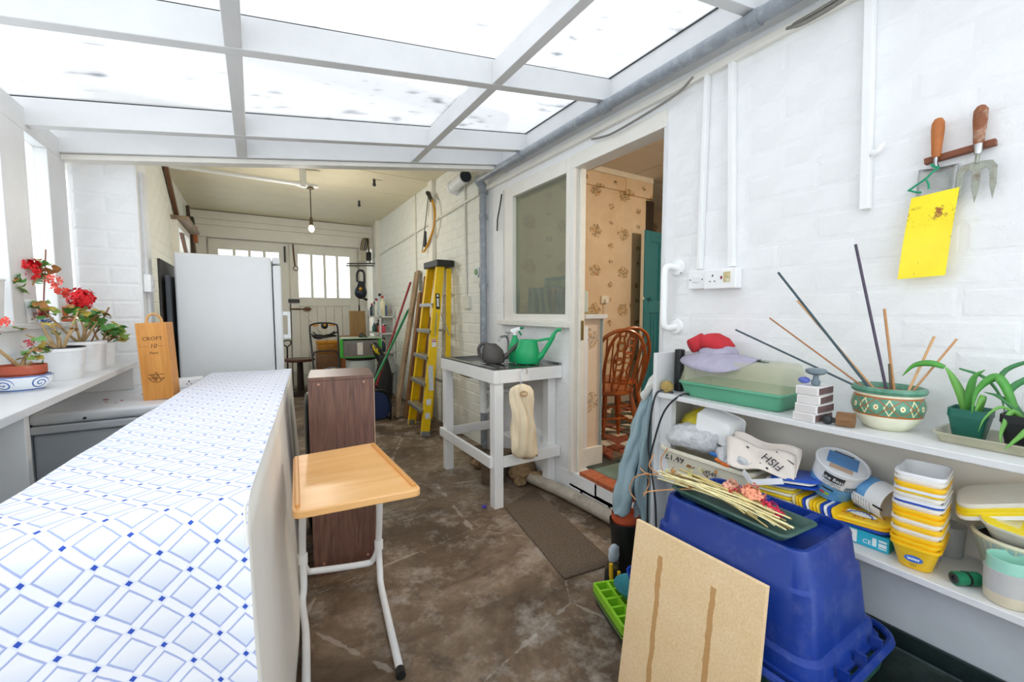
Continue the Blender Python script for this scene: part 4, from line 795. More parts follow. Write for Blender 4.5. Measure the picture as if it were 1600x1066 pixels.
part(MB().tube([(.545, 4.97, 2.26), (.545, 4.97, 2.18)], [.012, .02], 10), 'holder', M('5a4a30', .5), pb, smooth=True); part(MB().sphere((.545, 4.97, 2.145), .03, 14, 10, (1, 1, 1.2)), 'bulb', GLOW, pb, smooth=True)
ld = bpy.data.lights.new('garage_light', 'POINT'); ld.energy = 28; ld.color = (1, .94, .83); ld.shadow_soft_size = .04
lo = bpy.data.objects.new('garage_light', ld); COL.objects.link(lo); lo.parent = pb; lo.location = (0, 0, -.46)
for x, y, lab in [(1.2, 4.95, 'nearer dark hook in the garage ceiling'), (1.25, 6.0, 'farther dark hook in the garage ceiling')]: solo(MB().tube([(x, y, 2.75), (x, y, 2.7)], .015, 8).sphere((x, y, 2.69), .02), 'ceiling_hook', DARK, lab, 'hook', 'ceiling hooks', smooth=True)
# left garage wall
solo(MB().bar((GL+.03, 5.5, 2.74), (GL+.03, 6.85, 1.95), .03, .07, (0, 1, 0)), 'brown_batten', M('6a4632', .5), 'brown batten slanting down the left garage wall', 'batten')
wf = empty('window_3', (GL, 6.4, 1.0), 'small white side window in the left garage wall', None, kind='structure')
for a in [(5.88, 6.92, 2.2, 2.27), (5.88, 6.92, 1.0, 1.06), (5.88, 5.94, 1.06, 2.2), (6.86, 6.92, 1.06, 2.2)]: part(MB().box(GL-.1, GL+.06, *a), 'frame', OLD_WHITE, wf, bev=.004)
part(MB().box(GL-.06, GL-.054, 5.94, 6.86, 1.06, 2.2), 'pane', GPANE, wf)
part(MB().box(GL, GL+.16, 5.86, 6.94, 2.27, 2.31), 'pelmet', wood('6b5a48', 'a08c74', 'y', 10, .7), wf, bev=.004)
for i, (y, z, c, lab) in enumerate([(7.0, 2.35, '3d2a1c', 'dark brush hanging on the left garage wall'), (7.15, 2.2, 'b5683a', 'orange wooden block hanging on the left garage wall'), (7.25, 2.45, '2f3a2c', 'dark green coil hanging on the left garage wall'), (7.35, 2.15, '6a5a40', 'brown tool handle hanging on the left garage wall')]):
    if i == 1: m = MB().box(GL+.01, GL+.12, y-.06, y+.06, z, z+.2)
    elif i == 2: m = MB().tube(arc((GL+.06, y, z), .09, 0, 360, 18, (0,1,0), (0,0,1)), .02, 8)
    else: m = MB().tube([(GL+.04, y, z+.3), (GL+.05, y+.05, z), (GL+.05, y+.05, z-.3)], [.02, .025, .04], 8)
    solo(m, ['hanging_brush', 'hanging_block', 'hanging_coil', 'hanging_tool'][i], M(c, .6), lab, ['brush', 'block', 'coil', 'tool'][i])
solo(MB().box(-.529, -.515, 3.2, 3.3, .3, 2.06), 'trim_6', WHITE_WOOD, 'white corner strip down the side of the brick pier', None, kind='structure')
jb = empty('junction_box', (-.5, 3.2, 1.4), 'small white switch box at the pier corner', 'switch'); part(MB().box(-.529, -.495, 3.12, 3.22, 1.38, 1.48), 'box', WHITE, jb, bev=.004); part(MB().box(-.495, -.49, 3.15, 3.19, 1.41, 1.45), 'rocker', WHITE2, jb, bev=.002)
solo(MB().tube([(-.522, 3.17, 2.05), (-.522, 3.17, 1.48)], .012, 8), 'pier_conduit', M('e2e4e6', .4), 'pale conduit running down the pier to the switch box', 'conduit', smooth=True)
solo(MB().box(-.505, -.49, 3.4, 3.95, .0, 1.6, T(0, 0, 0, 0)), 'dark_board', M('3a3430', .5), 'tall dark board standing edge on left of the fridge', 'board', bev=.003)
solo(MB().box(-.475, -.455, 3.42, 3.9, 0, 1.5), 'grey_panel', M('4c525a', .5), 'slate grey flat panel standing against the left side of the fridge', 'panel', bev=.004)
# fridge
fg = empty('fridge', (-.15, 3.75, 0), 'tall white fridge with its door facing right', 'fridge')
FW = M('f4f6f8', .3, var=.01)
part(MB().box(-.437, .115, 3.5, 4.08, .03, 1.655), 'cabinet', FW, fg, bev=.012); part(MB().box(.122, .175, 3.5, 4.08, .06, 1.6), 'door', FW, fg, bev=.012)
part(MB().box(.122, .172, 3.5, 4.08, 1.61, 1.655), 'top_trim', WHITE2, fg, bev=.006); part(MB().box(.175, .215, 3.515, 3.535, 1.24, 1.27).box(.175, .215, 3.515, 3.535, 1.07, 1.1).box(.205, .225, 3.512, 3.538, 1.07, 1.27), 'handle', FW, fg, bev=.004)
part(MB().box(-.40, .1, 3.53, 4.05, 0, .03), 'plinth', DARK, fg)
# suitcase
sc_ = empty('suitcase', (.33, 2.6, 0), 'black hard shell suitcase with steel bands standing behind the veneer cabinet', 'suitcase')
part(MB().loft([rr(.26, .2, .04, .02), rr(.28, .22, .06, .05), rr(.28, .22, .06, .75), rr(.26, .2, .06, .8)]).xf(T(.365, 2.66, .0)), 'shell', M('10161f', .25, var=.2), sc_, smooth=True, bev=.01)
for x in (.265, .315): part(MB().box(x, x+.008, 2.543, 2.549, .05, .76), 'band', M('c8ccd0', .25, .9), sc_)
part(MB().tube(spline([(.26, 2.6, .8), (.28, 2.6, .83), (.36, 2.6, .83), (.38, 2.6, .8)], 4), .012), 'handle', BLACK, sc_, smooth=True); part(MB().box(.23, .26, 2.535, 2.549, .2, .3), 'catch', M('5a8aa0', .4, .5), sc_)
# veneer cabinet
vb = empty('veneer_cabinet', (.35, 2.27, 0), 'dark walnut veneer cabinet standing behind the folding table', 'cabinet')
k = NT('walnut_veneer'); v = k.coord('Object', (9, 9, 1)); w_ = k.noise(v, 2.2, 8, .6, 2.5); f2 = k.noise(k.coord('Object', (60, 60, 2)), 3, 4)
k.base(k.mix(.45, k.ramp(w_, [(.3, lin('3f2a26')), (.5, lin('6d4a40')), (.7, lin('86604f'))]), k.ramp(f2, [(.3, lin('44302b')), (.7, lin('8b6555'))])), .38); VEN = k.m
Mc = T(.362, 2.27, 0, -8)
part(MB().box(-.145, -.128, -.15, .15, 0, .945, Mc), 'side_panel', VEN, vb, bev=.001); part(MB().box(.128, .145, -.15, .15, 0, .945, Mc), 'side_panel', VEN, vb, bev=.001)
part(MB().box(-.128, .128, -.15, -.133, .0, .945, Mc), 'front_panel', VEN, vb, bev=.001); part(MB().box(-.145, .145, -.15, .15, .946, .963, Mc), 'top_panel', VEN, vb, bev=.001)
part(MB().box(-.128, .128, .14, .15, 0, .945, Mc), 'back_panel', VEN, vb)
for x in (-.1, .1):
    for z in (.93, .06): part(MB().lathe([(.006, 0), (.006, .002), (.004, .003)], (0, 0, 0), 10, Mc @ T(x, -.15, z, 0, 90)).xf(T(0, 0, 0)), 'screw_cap', M('b88b78', .4), vb, smooth=True)
part(MB().box(.145, .148, -.151, .15, 0, .945, Mc), 'edge_strip', M('c7a58a', .5), vb)
# ---------------------------------------------------------------- overbed table
ot = empty('overbed_table', (.27, 1.7, 0), 'folding overbed table with beech top and white tube legs', 'table')
BEECH = wood('e0a560', 'f0be82', 'x', 8, .35, 10, .03)
c = [Vector(p) for p in ((.069, 1.311, .7), (.44, 1.277, .7), (.425, 1.852, .7), (.109, 1.835, .7))]
def rpoly(c, r, n=5):
    out = []
    for i in range(len(c)):
        p, a, b = c[i], (c[i-1]-c[i]).normalized(), (c[(i+1) % len(c)]-c[i]).normalized()
        for q in range(n+1):
            t = q/n; out.append(p+a*r*(1-t)**2+b*r*t**2)
    return out
pl = rpoly(c, .03)
part(MB().prism([(p.x, p.y) for p in pl], .024, T(0, 0, .678)), 'table_top', BEECH, ot, bev=.004)
part(MB().bar((.086, 1.34, .706), (.118, 1.8, .706), .014, .012), 'edge_strip', wood('c98a48', 'dda662', 'y', 8, .4), ot, bev=.003); part(MB().bar((.424, 1.31, .706), (.41, 1.82, .706), .014, .012), 'edge_strip', wood('c98a48', 'dda662', 'y', 8, .4), ot, bev=.003)
TUBE = M('eef0f2', .25, var=.02)
tl_ = spline([(.135, 1.72, .675), (.14, 1.95, .33), (.143, 2.02, .17), (.142, 2.0, .06), (.13, 1.94, .02), (.125, 1.75, .017), (.1, 1.47, .017)], 5)
tr_ = spline([(.42, 1.74, .675), (.45, 1.9, .33), (.458, 1.96, .17), (.457, 1.94, .06), (.45, 1.9, .02), (.425, 1.7, .017), (.39, 1.4, .017)], 5)
for p in (tl_, tr_): part(MB().tube(p, .0145, 12), 'leg', TUBE, ot, smooth=True)
part(MB().tube(spline([(.143, 2.015, .17), (.16, 2.05, .1), (.2, 2.06, .08), (.4, 2.0, .08), (.44, 1.985, .1), (.458, 1.955, .17)], 5), .0145, 12), 'cross_bar', TUBE, ot, smooth=True)
for p in ((.143, 2.015, .18), (.458, 1.955, .18)): part(MB().tube([Vector(p)-Vector((0, 0, .02)), Vector(p)+Vector((0, 0, .02))], .02, 12), 'collar', TUBE, ot, smooth=True)
for p in ((.1, 1.47, .017), (.39, 1.4, .017)): part(MB().tube([Vector(p), Vector(p)+Vector((-.004, -.03, 0))], .0165, 12), 'end_cap', BLACK, ot, smooth=True)
part(MB().tube([(.42, 1.4, .672), (.43, 1.36, .66)], .014, 10), 'clamp_knob', BLACK, ot, smooth=True)
# ---------------------------------------------------------------- chest freezer with bottle box
fz = empty('chest_freezer', (-.5, 2.8, 0), 'white chest freezer below the left shelf', 'freezer')
FRZ = M('e3e6ea', .35, var=.03, dirt='b8b2a8', dsc=4, damt=.25)
part(MB().box(-.795, -.275, 2.47, 3.09, .03, .76), 'freezer_body', M('c9ced4', .4, var=.04), fz, bev=.01); part(MB().box(-.798, -.265, 2.45, 3.095, .765, .8), 'seal_band', M('d3d7dc', .4), fz, bev=.008)
part(MB().box(-.798, -.262, 2.445, 3.095, .803, .85), 'lid', FRZ, fz, bev=.018, seg=4)
part(MB().tube([(-.63, 2.444, .82), (-.63, 2.44, .82)], .006), 'screw', DARK, fz)
for i, (x, y, s) in enumerate([(-.62, 2.7, 1), (-.6, 2.62, .5), (-.55, 2.64, .7), (-.5, 2.78, .6), (-.56, 2.58, .4)]): solo(MB().prism([(.012*s, 0), (.004*s, .008*s), (-.012*s, .003*s), (-.006*s, -.006*s)], .002, T(x, y, .8505, i*40)), 'fallen_petal', M('b0202a', .6), ['longest red petal fallen on the freezer lid', 'tiny red petal near the front of the freezer lid', 'dark red petal beside the tiny one on the freezer', 'red petal nearest the bottle box on the freezer', 'smallest petal at the freezer lid edge'][i], 'petal', 'fallen petals on the freezer')
wb = empty('bottle_box', (-.4, 2.62, .85), 'upright wooden port bottle box with rope handle on the freezer', 'box')
OAK = wood('c77f34', 'e7a657', 'z', 9, .45, 9); Mw = T(-.398, 2.625, .852, -7, 0, 0) @ Matrix.Rotation(rad(-2.5), 4, 'Y')
W2, D2, HH = .058, .052, .365
part(MB().box(-W2, -W2+.008, -D2, D2, 0, HH, Mw), 'side_board', OAK, wb, bev=.001); part(MB().box(W2-.008, W2, -D2, D2, 0, HH, Mw), 'side_board', OAK, wb, bev=.001); part(MB().box(-W2+.008, W2-.008, D2-.008, D2, 0, HH, Mw), 'back_board', OAK, wb)
part(MB().box(-W2+.008, W2-.008, -D2, D2-.008, 0, .008, Mw), 'base_board', OAK, wb); part(MB().box(-W2+.008, W2-.008, -D2+.006, D2-.008, HH-.008, HH, Mw), 'top_board', OAK, wb); part(MB().box(-W2+.008, W2-.008, -D2+.003, -D2+.009, .008, HH-.002, Mw), 'sliding_lid', OAK, wb)
part(MB().tube([Mw @ Vector((.03*math.cos(a), 0, HH+.042*math.sin(a))) for a in [math.pi*i/10 for i in range(11)]], .006, 8), 'rope_handle', wood('b98a50', 'd9b27c', 'z', 20, .8), wb, smooth=True)
INK = M('5a2c12', .6)
ft = Mw @ frame((0, -D2+.0028, .29), (1, 0, 0), (0, 0, 1))
text('CROFT', .024, INK, wb, ft); text('10', .028, INK, wb, Mw @ frame((0, -D2+.0028, .255), (1, 0, 0), (0, 0, 1)), shear=.2); text('Port', .018, INK, wb, Mw @ frame((0, -D2+.0028, .222), (1, 0, 0), (0, 0, 1)), shear=.15)
shp = MB()
for a, b in [((-.03, .12), (.03, .12)), ((-.032, .108), (-.02, .09)), ((-.02, .09), (-.004, .082)), ((-.004, .082), (.012, .084)), ((.012, .084), (.03, .104)), ((-.02, .118), (-.004, .088)), ((-.004, .088), (.006, .118)), ((.006, .118), (.016, .09)), ((-.012, .118), (.0, .095)), ((-.026, .104), (.026, .1)), ((0, .118), (0, .128)), ((-.006, .128), (.006, .128))]: shp.bar((a[0], -D2+.0025, a[1]), (b[0], -D2+.0025, b[1]), .001, .0022, (0, 0, 1) if abs(a[0]-b[0]) > .002 else (1, 0, 0))
part(shp.xf(Mw), 'ship_emblem', INK, wb); part(MB().box(-.05, -.02, -D2+.002, -D2+.003, .2545, .2555, Mw).box(.02, .045, -D2+.002, -D2+.003, .2545, .2555, Mw), 'flourish', INK, wb)
es = empty('extension_socket', (-.41, 3.0, .85), 'white extension socket lying on the freezer lid', 'socket'); Me = T(-.36, 2.93, .851, 12)
part(MB().box(-.1, .1, -.035, .035, 0, .05, Me), 'body', WHITE, es, bev=.006)
for x in (-.05, .03): part(MB().box(x-.003, x+.003, -.037, -.035, .03, .038, Me).box(x-.012, x-.007, -.037, -.035, .018, .022, Me).box(x+.007, x+.012, -.037, -.035, .018, .022, Me), 'socket_holes', DARK, es)
# ---------------------------------------------------------------- long table under the blue and white cloth
ZT = .9; th = rad(5.9); dT = Vector((math.sin(th), math.cos(th), 0)); sT = Vector((math.cos(th), -math.sin(th), 0)); oT = Vector((-.033, .93, 0)); LT = 2.13; WT = .40
lt = empty('long_table', tuple(oT+dT*1.0-sT*.2), 'long narrow white sided bench under the blue diamond cloth', 'table')
SIDE = M('f3f0ea', .7, var=.04, sc=3, bump=.15, bsc=8)
def tp(u, l, z): return oT+sT*u+dT*l+Vector((0, 0, z))
def side(a, b):
    z = (ZT-.008)*b; l0 = -.0-.13*max(0, ZT-.07-z); l = l0+a*(LT-l0); fl = .045*(1-b)**1.3+.004*math.sin(l*9+3*b)*(1-b)+.006
    return tp(-.004+fl, l+.02*(1-b)*(-1 if a < .5 else 1)*0, z+.004)
part(MB().grid(side, 40, 12), 'side_sheet', SIDE, lt, smooth=True, solid=.004)
part(MB().box(-WT+.02, -.02, .1, LT-.03, ZT-.03, ZT-.002, Matrix((sT, dT, Vector((0,0,1)))).transposed().to_4x4()).xf(T(*oT)), 'bench_top', WHITE, lt)
for u in (-.05, -WT+.05):
    for l in (.1, LT-.1): part(MB().box(u-.02, u+.02, l-.02, l+.02, 0, ZT-.03, Matrix((sT, dT, Vector((0,0,1)))).transposed().to_4x4()).xf(T(*oT)), 'leg', WHITE, lt)
k = NT('diamond_print_cloth'); tc = k.node('ShaderNodeTexCoord'); s_ = k.node('ShaderNodeSeparateXYZ'); k.link(tc.outputs['UV'], s_.inputs[0])
P = .06*1.414
p_ = k.math('DIVIDE', k.math('ADD', s_.outputs[0], s_.outputs[1]), P); q_ = k.math('DIVIDE', k.math('SUBTRACT', s_.outputs[0], s_.outputs[1]), P)
wob_ = k.math('MULTIPLY', k.math('SUBTRACT', k.noise(tc.outputs['UV'], 60, 2), .5), .03)
a_ = k.math('SUBTRACT', k.math('FRACT', k.math('ADD', p_, wob_)), .5); b_ = k.math('SUBTRACT', k.math('FRACT', k.math('ADD', q_, wob_)), .5)
aa, bb = k.math('ABSOLUTE', a_), k.math('ABSOLUTE', b_); mx = k.math('MAXIMUM', aa, bb); mn = k.math('MINIMUM', aa, bb)
line = k.ramp(k.math('ABSOLUTE', k.math('SUBTRACT', mx, .355)), [(.0, (.75,)*3), (.018, (.5,)*3), (.04, (0,0,0))])
dot = k.math('GREATER_THAN', mn, .437); halo = k.ramp(mn, [(.36, (0,0,0)), (.44, (.35,)*3)])
cell = k.math('LESS_THAN', mx, .34); grad = k.math('MULTIPLY', cell, k.ramp(k.math('ADD', k.math('ADD', a_, k.math('MULTIPLY', b_, -1)), .5), [(.0, (.28,)*3), (.75, (0,0,0))]))
col = k.mix(grad, lin('f4f5fb'), lin('8fb0e2')); col = k.mix(line, col, lin('5f7fd0')); col = k.mix(halo, col, lin('a9bdec')); col = k.mix(dot, col, lin('2f55bd'))
k.base(col, .8); wv = k.node('ShaderNodeTexWave'); k.link(tc.outputs['UV'], wv.inputs[0]); wv.inputs['Scale'].default_value = 300; k.bump(wv.outputs['Fac'], .15, .001); CLM = k.m
m = MB(); m.uv = []; NU, NV = 44, 150; prof = []
L0 = .86   # length of the front drop
def cl(i, j):
    u = -WT-.02+(WT+.026)*j/NU; s = -L0+(LT+L0)*i/NV
    if s >= .06: l, z = s, ZT+.003
    elif s > -.05:
        t = (.06-s)/.11*math.pi/2; l, z = .06-.07*math.sin(t), ZT+.003-.07*(1-math.cos(t))
    else:
        d = -.05-s; l, z = -.01-.13*d-.02*math.sin(u*16+.6)*min(1, d*5), ZT-.067-d*.98; u += (j/NU)**2*.047*max(0, 1-z/ZT)**1.3
    z += .004*noise.noise(Vector((u*7, s*5, 1)))+.006*noise.noise(Vector((u*3, s*2.4, 4)))*(1 if s > 0 else 0)
    l += .012*math.sin(u*9+2)*(1 if s < 0 else max(0, 1-s*4))
    return tp(u, l, z), (u, s)
for i in range(NV+1):
    for j in range(NU+1):
        p, uv = cl(i, j); m.v.append(p); m.uv.append(uv)
for i in range(NV):
    for j in range(NU): a = i*(NU+1)+j; m.f.append((a, a+1, a+NU+2, a+NU+1))
solo(m, 'tablecloth', CLM, 'white cloth printed with blue diamonds over the long bench', 'tablecloth', smooth='full')
# ---------------------------------------------------------------- left shelf
ls = empty('plant_shelf', (-.68, 1.5, 0), 'white plant shelf along the left windows', 'shelf')
part(MB().box(-.795, -.555, -.6, 3.0, .975, 1.0), 'shelf_board', WHITE_WOOD, ls, bev=.002); part(MB().box(-.795, -.58, 1.76, 1.79, 0, .975), 'support_panel', WHITE_WOOD, ls, bev=.002)
part(MB().box(-.795, -.6, .3, .33, 0, .975), 'support_panel', WHITE_WOOD, ls, bev=.002); part(MB().box(-.795, -.57, 2.985, 3.0, .852, .975), 'support_panel', WHITE_WOOD, ls, bev=.002)
LEAFM = [M('4f8a3a', .5, var=.2, sc=30), M('7d9a45', .5, var=.2, sc=30), M('b3a040', .6, var=.25, sc=30)]; STEM = M('b09468', .8, var=.25, sc=30, bump=.4); REDF = M('e01a24', .5, var=.1); CORAL = M('ef5a4a', .5, var=.12); PINKF = M('c01f4a', .5, var=.15); DRY = M('a5733f', .8, var=.3, sc=30); SOIL = M('2c2420', .95, var=.3, sc=50, bump=.6)
def leafmesh(mt, r):
    key = ('leaf', mt.name, round(r, 3))
    if key not in FULL:
        m = MB(); n = 15; pts = [Vector((0, 0, 0))]
        for i in range(n):
            a = rad(-160+320*i/(n-1)); q = r*(1+.1*math.cos(5*a)); pts.append(Vector((q*math.cos(a), q*math.sin(a), .18*r*math.cos(3*a)+.12*r)))
        m.v = pts; m.f = [(0, i, i+1) for i in range(1, n)]
        me = mesh(m, 'leaf'); me.materials.append(mt)
        for p in me.polygons: p.use_smooth = True
        FULL[key] = me
    return FULL[key]
def put_leaf(par, p, mt, r, rx, ry, rz):
    o = bpy.data.objects.new('leaf', leafmesh(mt, r)); COL.objects.link(o); o.parent = par; o.location = Vector(p)+off(par); o.rotation_euler = (rx, ry, rz)
def flower(par, p, r, mt, n=16, nm='flower_head'):
    m = MB()
    for i in range(n):
        d = Vector((R.gauss(0, 1), R.gauss(0, 1), R.gauss(0, .8)))
        d = d.normalized()*r*R.uniform(.45, 1); c = Vector(p)+d; e = d.normalized(); f_ = e.orthogonal().normalized(); g_ = e.cross(f_); s = r*.42
        for q in range(4):
            a = rad(90*q+R.uniform(0, 40)); dv = f_*math.cos(a)+g_*math.sin(a); w = e.cross(dv)
            m.add([c, c+dv*s*.6+w*s*.4+e*.002, c+dv*s+e*s*.1, c+dv*s*.6-w*s*.4+e*.002], [(0, 1, 2, 3)])
    part(m, nm, mt, par)
def geranium(par, o, stems, fl, nleaf, r=.022, dry=0):
    """stems: list of point lists relative to o; fl: (point, radius, material, petals)"""
    o = Vector(o)
    for s in stems:
        pts = [o+Vector(p) for p in s]; sp_ = spline(pts, 4); n = len(sp_)
        part(MB().tube(sp_, [.0065-.004*i/n for i in range(n)], 6), 'stem', STEM, par, smooth=True)
    tips = [o+Vector(s[-1]) for s in stems]
    for i in range(nleaf):
        p = tips[i % len(tips)]+Vector((R.uniform(-.03, .03), R.uniform(-.03, .03), R.uniform(-.025, .03)))
        put_leaf(par, p, R.choices(LEAFM+[DRY], (5, 3, 1.5, 1+dry))[0], r*R.uniform(.7, 1.2), R.uniform(-.7, .7), R.uniform(-.7, .7), R.uniform(0, 6.28))
    for p, rad_, mt, n in fl:
        flower(par, o+Vector(p), rad_, mt, n); q = o+Vector(p); t = min(tips, key=lambda a: (a-q).length); part(MB().tube([t, t.lerp(q, .5)+Vector((0, 0, .01)), q], .0018, 5), 'flower_stalk', M('8a9a5a', .7), par)
POTW = M('eef0f2', .4, var=.03, dirt='a9a49a', dsc=6, damt=.25)
def white_pot(nm, x, y, z, rt, rb, h, lab, ribs=True):
    t = empty(nm, (x, y, z), lab, 'plant pot'); m = MB()
    n = 48; rings = []
    for r0, zz in ((rb*.96, 0), (rb, .004), (rt*.985, h*.88)): rings.append([Vector((x+(r0*(1+(.012 if ribs and k_ % 4 < 2 else 0)))*math.cos(2*math.pi*k_/n), y+(r0*(1+(.012 if ribs and k_ % 4 < 2 else 0)))*math.sin(2*math.pi*k_/n), z+zz)) for k_ in range(n)])
    for r0, zz in ((rt, h*.89), (rt*1.02, h*.9), (rt*1.02, h), (rt*.95, h), (rt*.93, h-.02)): rings.append([Vector((x+r0*math.cos(2*math.pi*k_/n), y+r0*math.sin(2*math.pi*k_/n), z+zz)) for k_ in range(n)])
    part(m.loft(rings), 'pot', POTW, t, smooth=True); part(MB().lathe([(rt*.93, h-.019), (rt*.9, h-.012), (.005, h-.01)], (x, y, z), 24).wob(.003, 40), 'soil', SOIL, t, smooth=True)
    return t
# big pot with bare branching geranium
p1 = white_pot('geranium_pot', -.675, 2.38, 1.0, .078, .065, .125, 'wide white pot of bare branched geranium at the shelf edge')
part(MB().tube(arc((-.675, 2.38, 1.126), .0745, 0, 360, 28), .004, 6), 'dark_rim', BLACK, p1, smooth=True)
geranium(p1, (-.675, 2.38, 1.11), [[(0, 0, 0), (-.03, -.02, .04), (-.07, -.05, .07)], [(0, 0, 0), (-.03, .01, .06), (-.05, .02, .12)], [(.01, 0, 0), (.03, .0, .06), (.05, .0, .09)], [(0, .01, 0), (-.01, .03, .07), (-.03, .05, .11)], [(.01, .0, 0), (.02, .02, .05), (.03, .05, .1), (.04, .09, .16)], [(0, 0, 0), (.0, .02, .05), (-.02, .0, .09)]], [], 14, .012, 5)
# second white pot, leafy with red head
p2 = white_pot('geranium_pot', -.68, 2.66, 1.0, .085, .075, .135, 'round white pot of leafy geranium with crimson flower head')
geranium(p2, (-.68, 2.66, 1.12), [[(0, 0, 0), (-.03, -.04, .05), (-.06, -.1, .12), (-.07, -.14, .16)], [(0, 0, 0), (.02, -.03, .07), (.01, -.05, .13)], [(0, 0, 0), (.03, .02, .06), (.05, .05, .11)], [(0, .01, 0), (.01, .05, .07), (.03, .09, .12)], [(0, 0, 0), (-.02, .03, .08), (-.03, .06, .14)]], [((.015, -.02, .205), .05, REDF, 60), ((-.09, -.11, .14), .02, M('8e1226', .5), 14), ((-.05, .0, .24), .035, CORAL, 12)], 40, .024, 2)
part(MB().tube([(-.66, 2.7, 1.12), (-.6, 2.76, 1.29)], .003, 6), 'support_cane', M('8c5a38', .7), p2)
p3 = white_pot('geranium_pot', -.66, 2.87, 1.0, .052, .042, .115, 'narrow white pot of green geranium nearest the brick pier')
geranium(p3, (-.66, 2.87, 1.1), [[(0, 0, 0), (.01, .02, .05), (.02, .04, .08)], [(0, 0, 0), (.03, -.02, .04), (.06, -.03, .07)], [(0, 0, 0), (-.02, 0, .05), (-.03, .01, .1)], [(0, 0, 0), (.03, .02, .03), (.07, .03, .04)]], [], 34, .024, 0)
# terracotta pan in blue and white bowl
bb_ = empty('ceramic_bowl', (-.69, 2.1, 1.0), 'blue and white scroll painted bowl under the small terracotta pot', 'bowl')
def scroll(k, x, y, z, v):
    an = k.math('DIVIDE', k.math('ARCTAN2', y, x), 6.2832/5); fr_ = k.math('SUBTRACT', k.math('FRACT', an), .5); zz = k.math('DIVIDE', k.math('SUBTRACT', z, .028), .05)
    d = k.math('SQRT', k.math('ADD', k.math('MULTIPLY', k.math('MULTIPLY', fr_, fr_), 2), k.math('MULTIPLY', zz, zz))); ag = k.math('ARCTAN2', zz, fr_)
    sp_ = k.math('FRACT', k.math('ADD', k.math('MULTIPLY', d, 5), k.math('DIVIDE', ag, 6.2832))); ln = k.math('MULTIPLY', k.math('LESS_THAN', sp_, .32), k.math('LESS_THAN', d, .42))
    band = k.math('LESS_THAN', k.math('ABSOLUTE', k.math('SUBTRACT', z, .006)), .0025); band2 = k.math('LESS_THAN', k.math('ABSOLUTE', k.math('SUBTRACT', z, .052)), .002)
    return k.mix(k.math('MAXIMUM', ln, k.math('MAXIMUM', band, band2)), lin('e9eef4'), lin('4a6fb5'))
SCR = print_mat('scroll_painted_glaze', scroll, .15)
ob = part(MB().lathe([(.048, 0), (.052, .004), (.062, .012), (.072, .03), (.076, .054), (.071, .054), (.06, .02), (.01, .012)], (0, 0, 0), 40), 'bowl_body', SCR, bb_, smooth=True, local=True)
tp1 = empty('geranium_pot', (-.69, 2.1, 1.013), 'small terracotta pan with pink flowered geranium in the scroll bowl', 'plant pot')
TER = M('b2553c', .7, var=.12, sc=12, dirt='d8b8a8', dsc=8, damt=.4)
part(potmb(.062, .05, .075, .006, .028).xf(T(-.69, 2.1, 1.013)), 'pot', TER, tp1, smooth=True); part(MB().lathe([(.056, .062), (.01, .066)], (-.69, 2.1, 1.013)).wob(.002, 60), 'soil', SOIL, tp1, smooth=True)
geranium(tp1, (-.69, 2.1, 1.075), [[(0, 0, 0), (-.02, -.02, .04), (-.05, -.04, .09), (-.06, -.05, .12)], [(0, 0, 0), (.01, .01, .04), (.03, .02, .07)], [(0, 0, 0), (.02, .02, .02)]], [((-.045, .02, .155), .028, CORAL, 12), ((.02, .0, .085), .018, PINKF, 8), ((-.06, -.04, .1), .012, PINKF, 5)], 22, .016, 1)
# pots on the window sill
SZ = 1.221
tpp = empty('planter', (-.84, 2.32, SZ), 'tall white square planter at the left edge of the sill', 'planter'); part(tubmb(.085, .13, .07, .11, .17, .012).xf(T(-.84, 2.3, SZ)), 'planter_body', POTW, tpp, smooth=True); part(MB().prism([(p.x, p.y) for p in rr(.075, .115, .01, 0)], .004, T(-.84, 2.3, SZ+.155)), 'soil', SOIL, tpp)
wp = white_pot('geranium_pot', -.85, 2.56, SZ, .068, .06, .1, 'white sill pot of scarlet geranium tied to a cane', False)
geranium(wp, (-.85, 2.56, SZ+.09), [[(0, 0, 0), (.03, .02, .04), (.06, .05, .1), (.07, .08, .15)], [(0, 0, 0), (0, -.03, .05), (.01, -.06, .09)], [(.0, .03, 0), (.04, .06, .06), (.04, .1, .1)], [(0, 0, 0), (.03, -.03, .03), (.04, -.1, .06)]], [((.05, -.0, .135), .05, REDF, 40), ((.06, .2, .1), .04, CORAL, 16), ((.04, .09, .11), .03, CORAL, 10)], 36, .024, 1)
sp1 = empty('seedling_pot', (-.815, 2.66, SZ), 'small terracotta pot with cane standing in a blue saucer bowl', 'plant pot'); part(potmb(.024, .017, .055, .003, .016, .003).xf(T(-.805, 2.69, SZ+.012)), 'pot', TER, sp1, smooth=True); part(MB().tube([(-.805, 2.69, SZ+.02), (-.8, 2.76, SZ+.33)], .003, 6), 'cane', M('8c5a48', .7), sp1)
sp2 = empty('saucer_bowl', (-.805, 2.69, SZ), 'little blue patterned bowl on the sill', 'bowl'); part(MB().lathe([(.024, 0), (.028, .003), (.034, .022), (.031, .022), (.022, .008)], (0, 0, 0), 24), 'bowl_body', print_mat('blue_glaze', lambda k, x, y, z, v: k.mix(k.math('GREATER_THAN', k.noise(v, 90, 2), .52), lin('cfd9e8'), lin('3a5596')), .2), sp2, smooth=True, local=True)
sp3 = empty('terracotta_pot', (-.82, 2.93, SZ), 'orange terracotta pot on a saucer at the sill corner', 'plant pot'); part(potmb(.04, .028, .06, .004, .02).xf(T(-.82, 2.93, SZ+.012)), 'pot', M('d9694a', .6, var=.1), sp3, smooth=True); part(MB().lathe([(.04, 0), (.05, .003), (.052, .012), (.03, .006)], (-.82, 2.93, SZ)), 'saucer', M('d9694a', .6, var=.1), sp3, smooth=True)
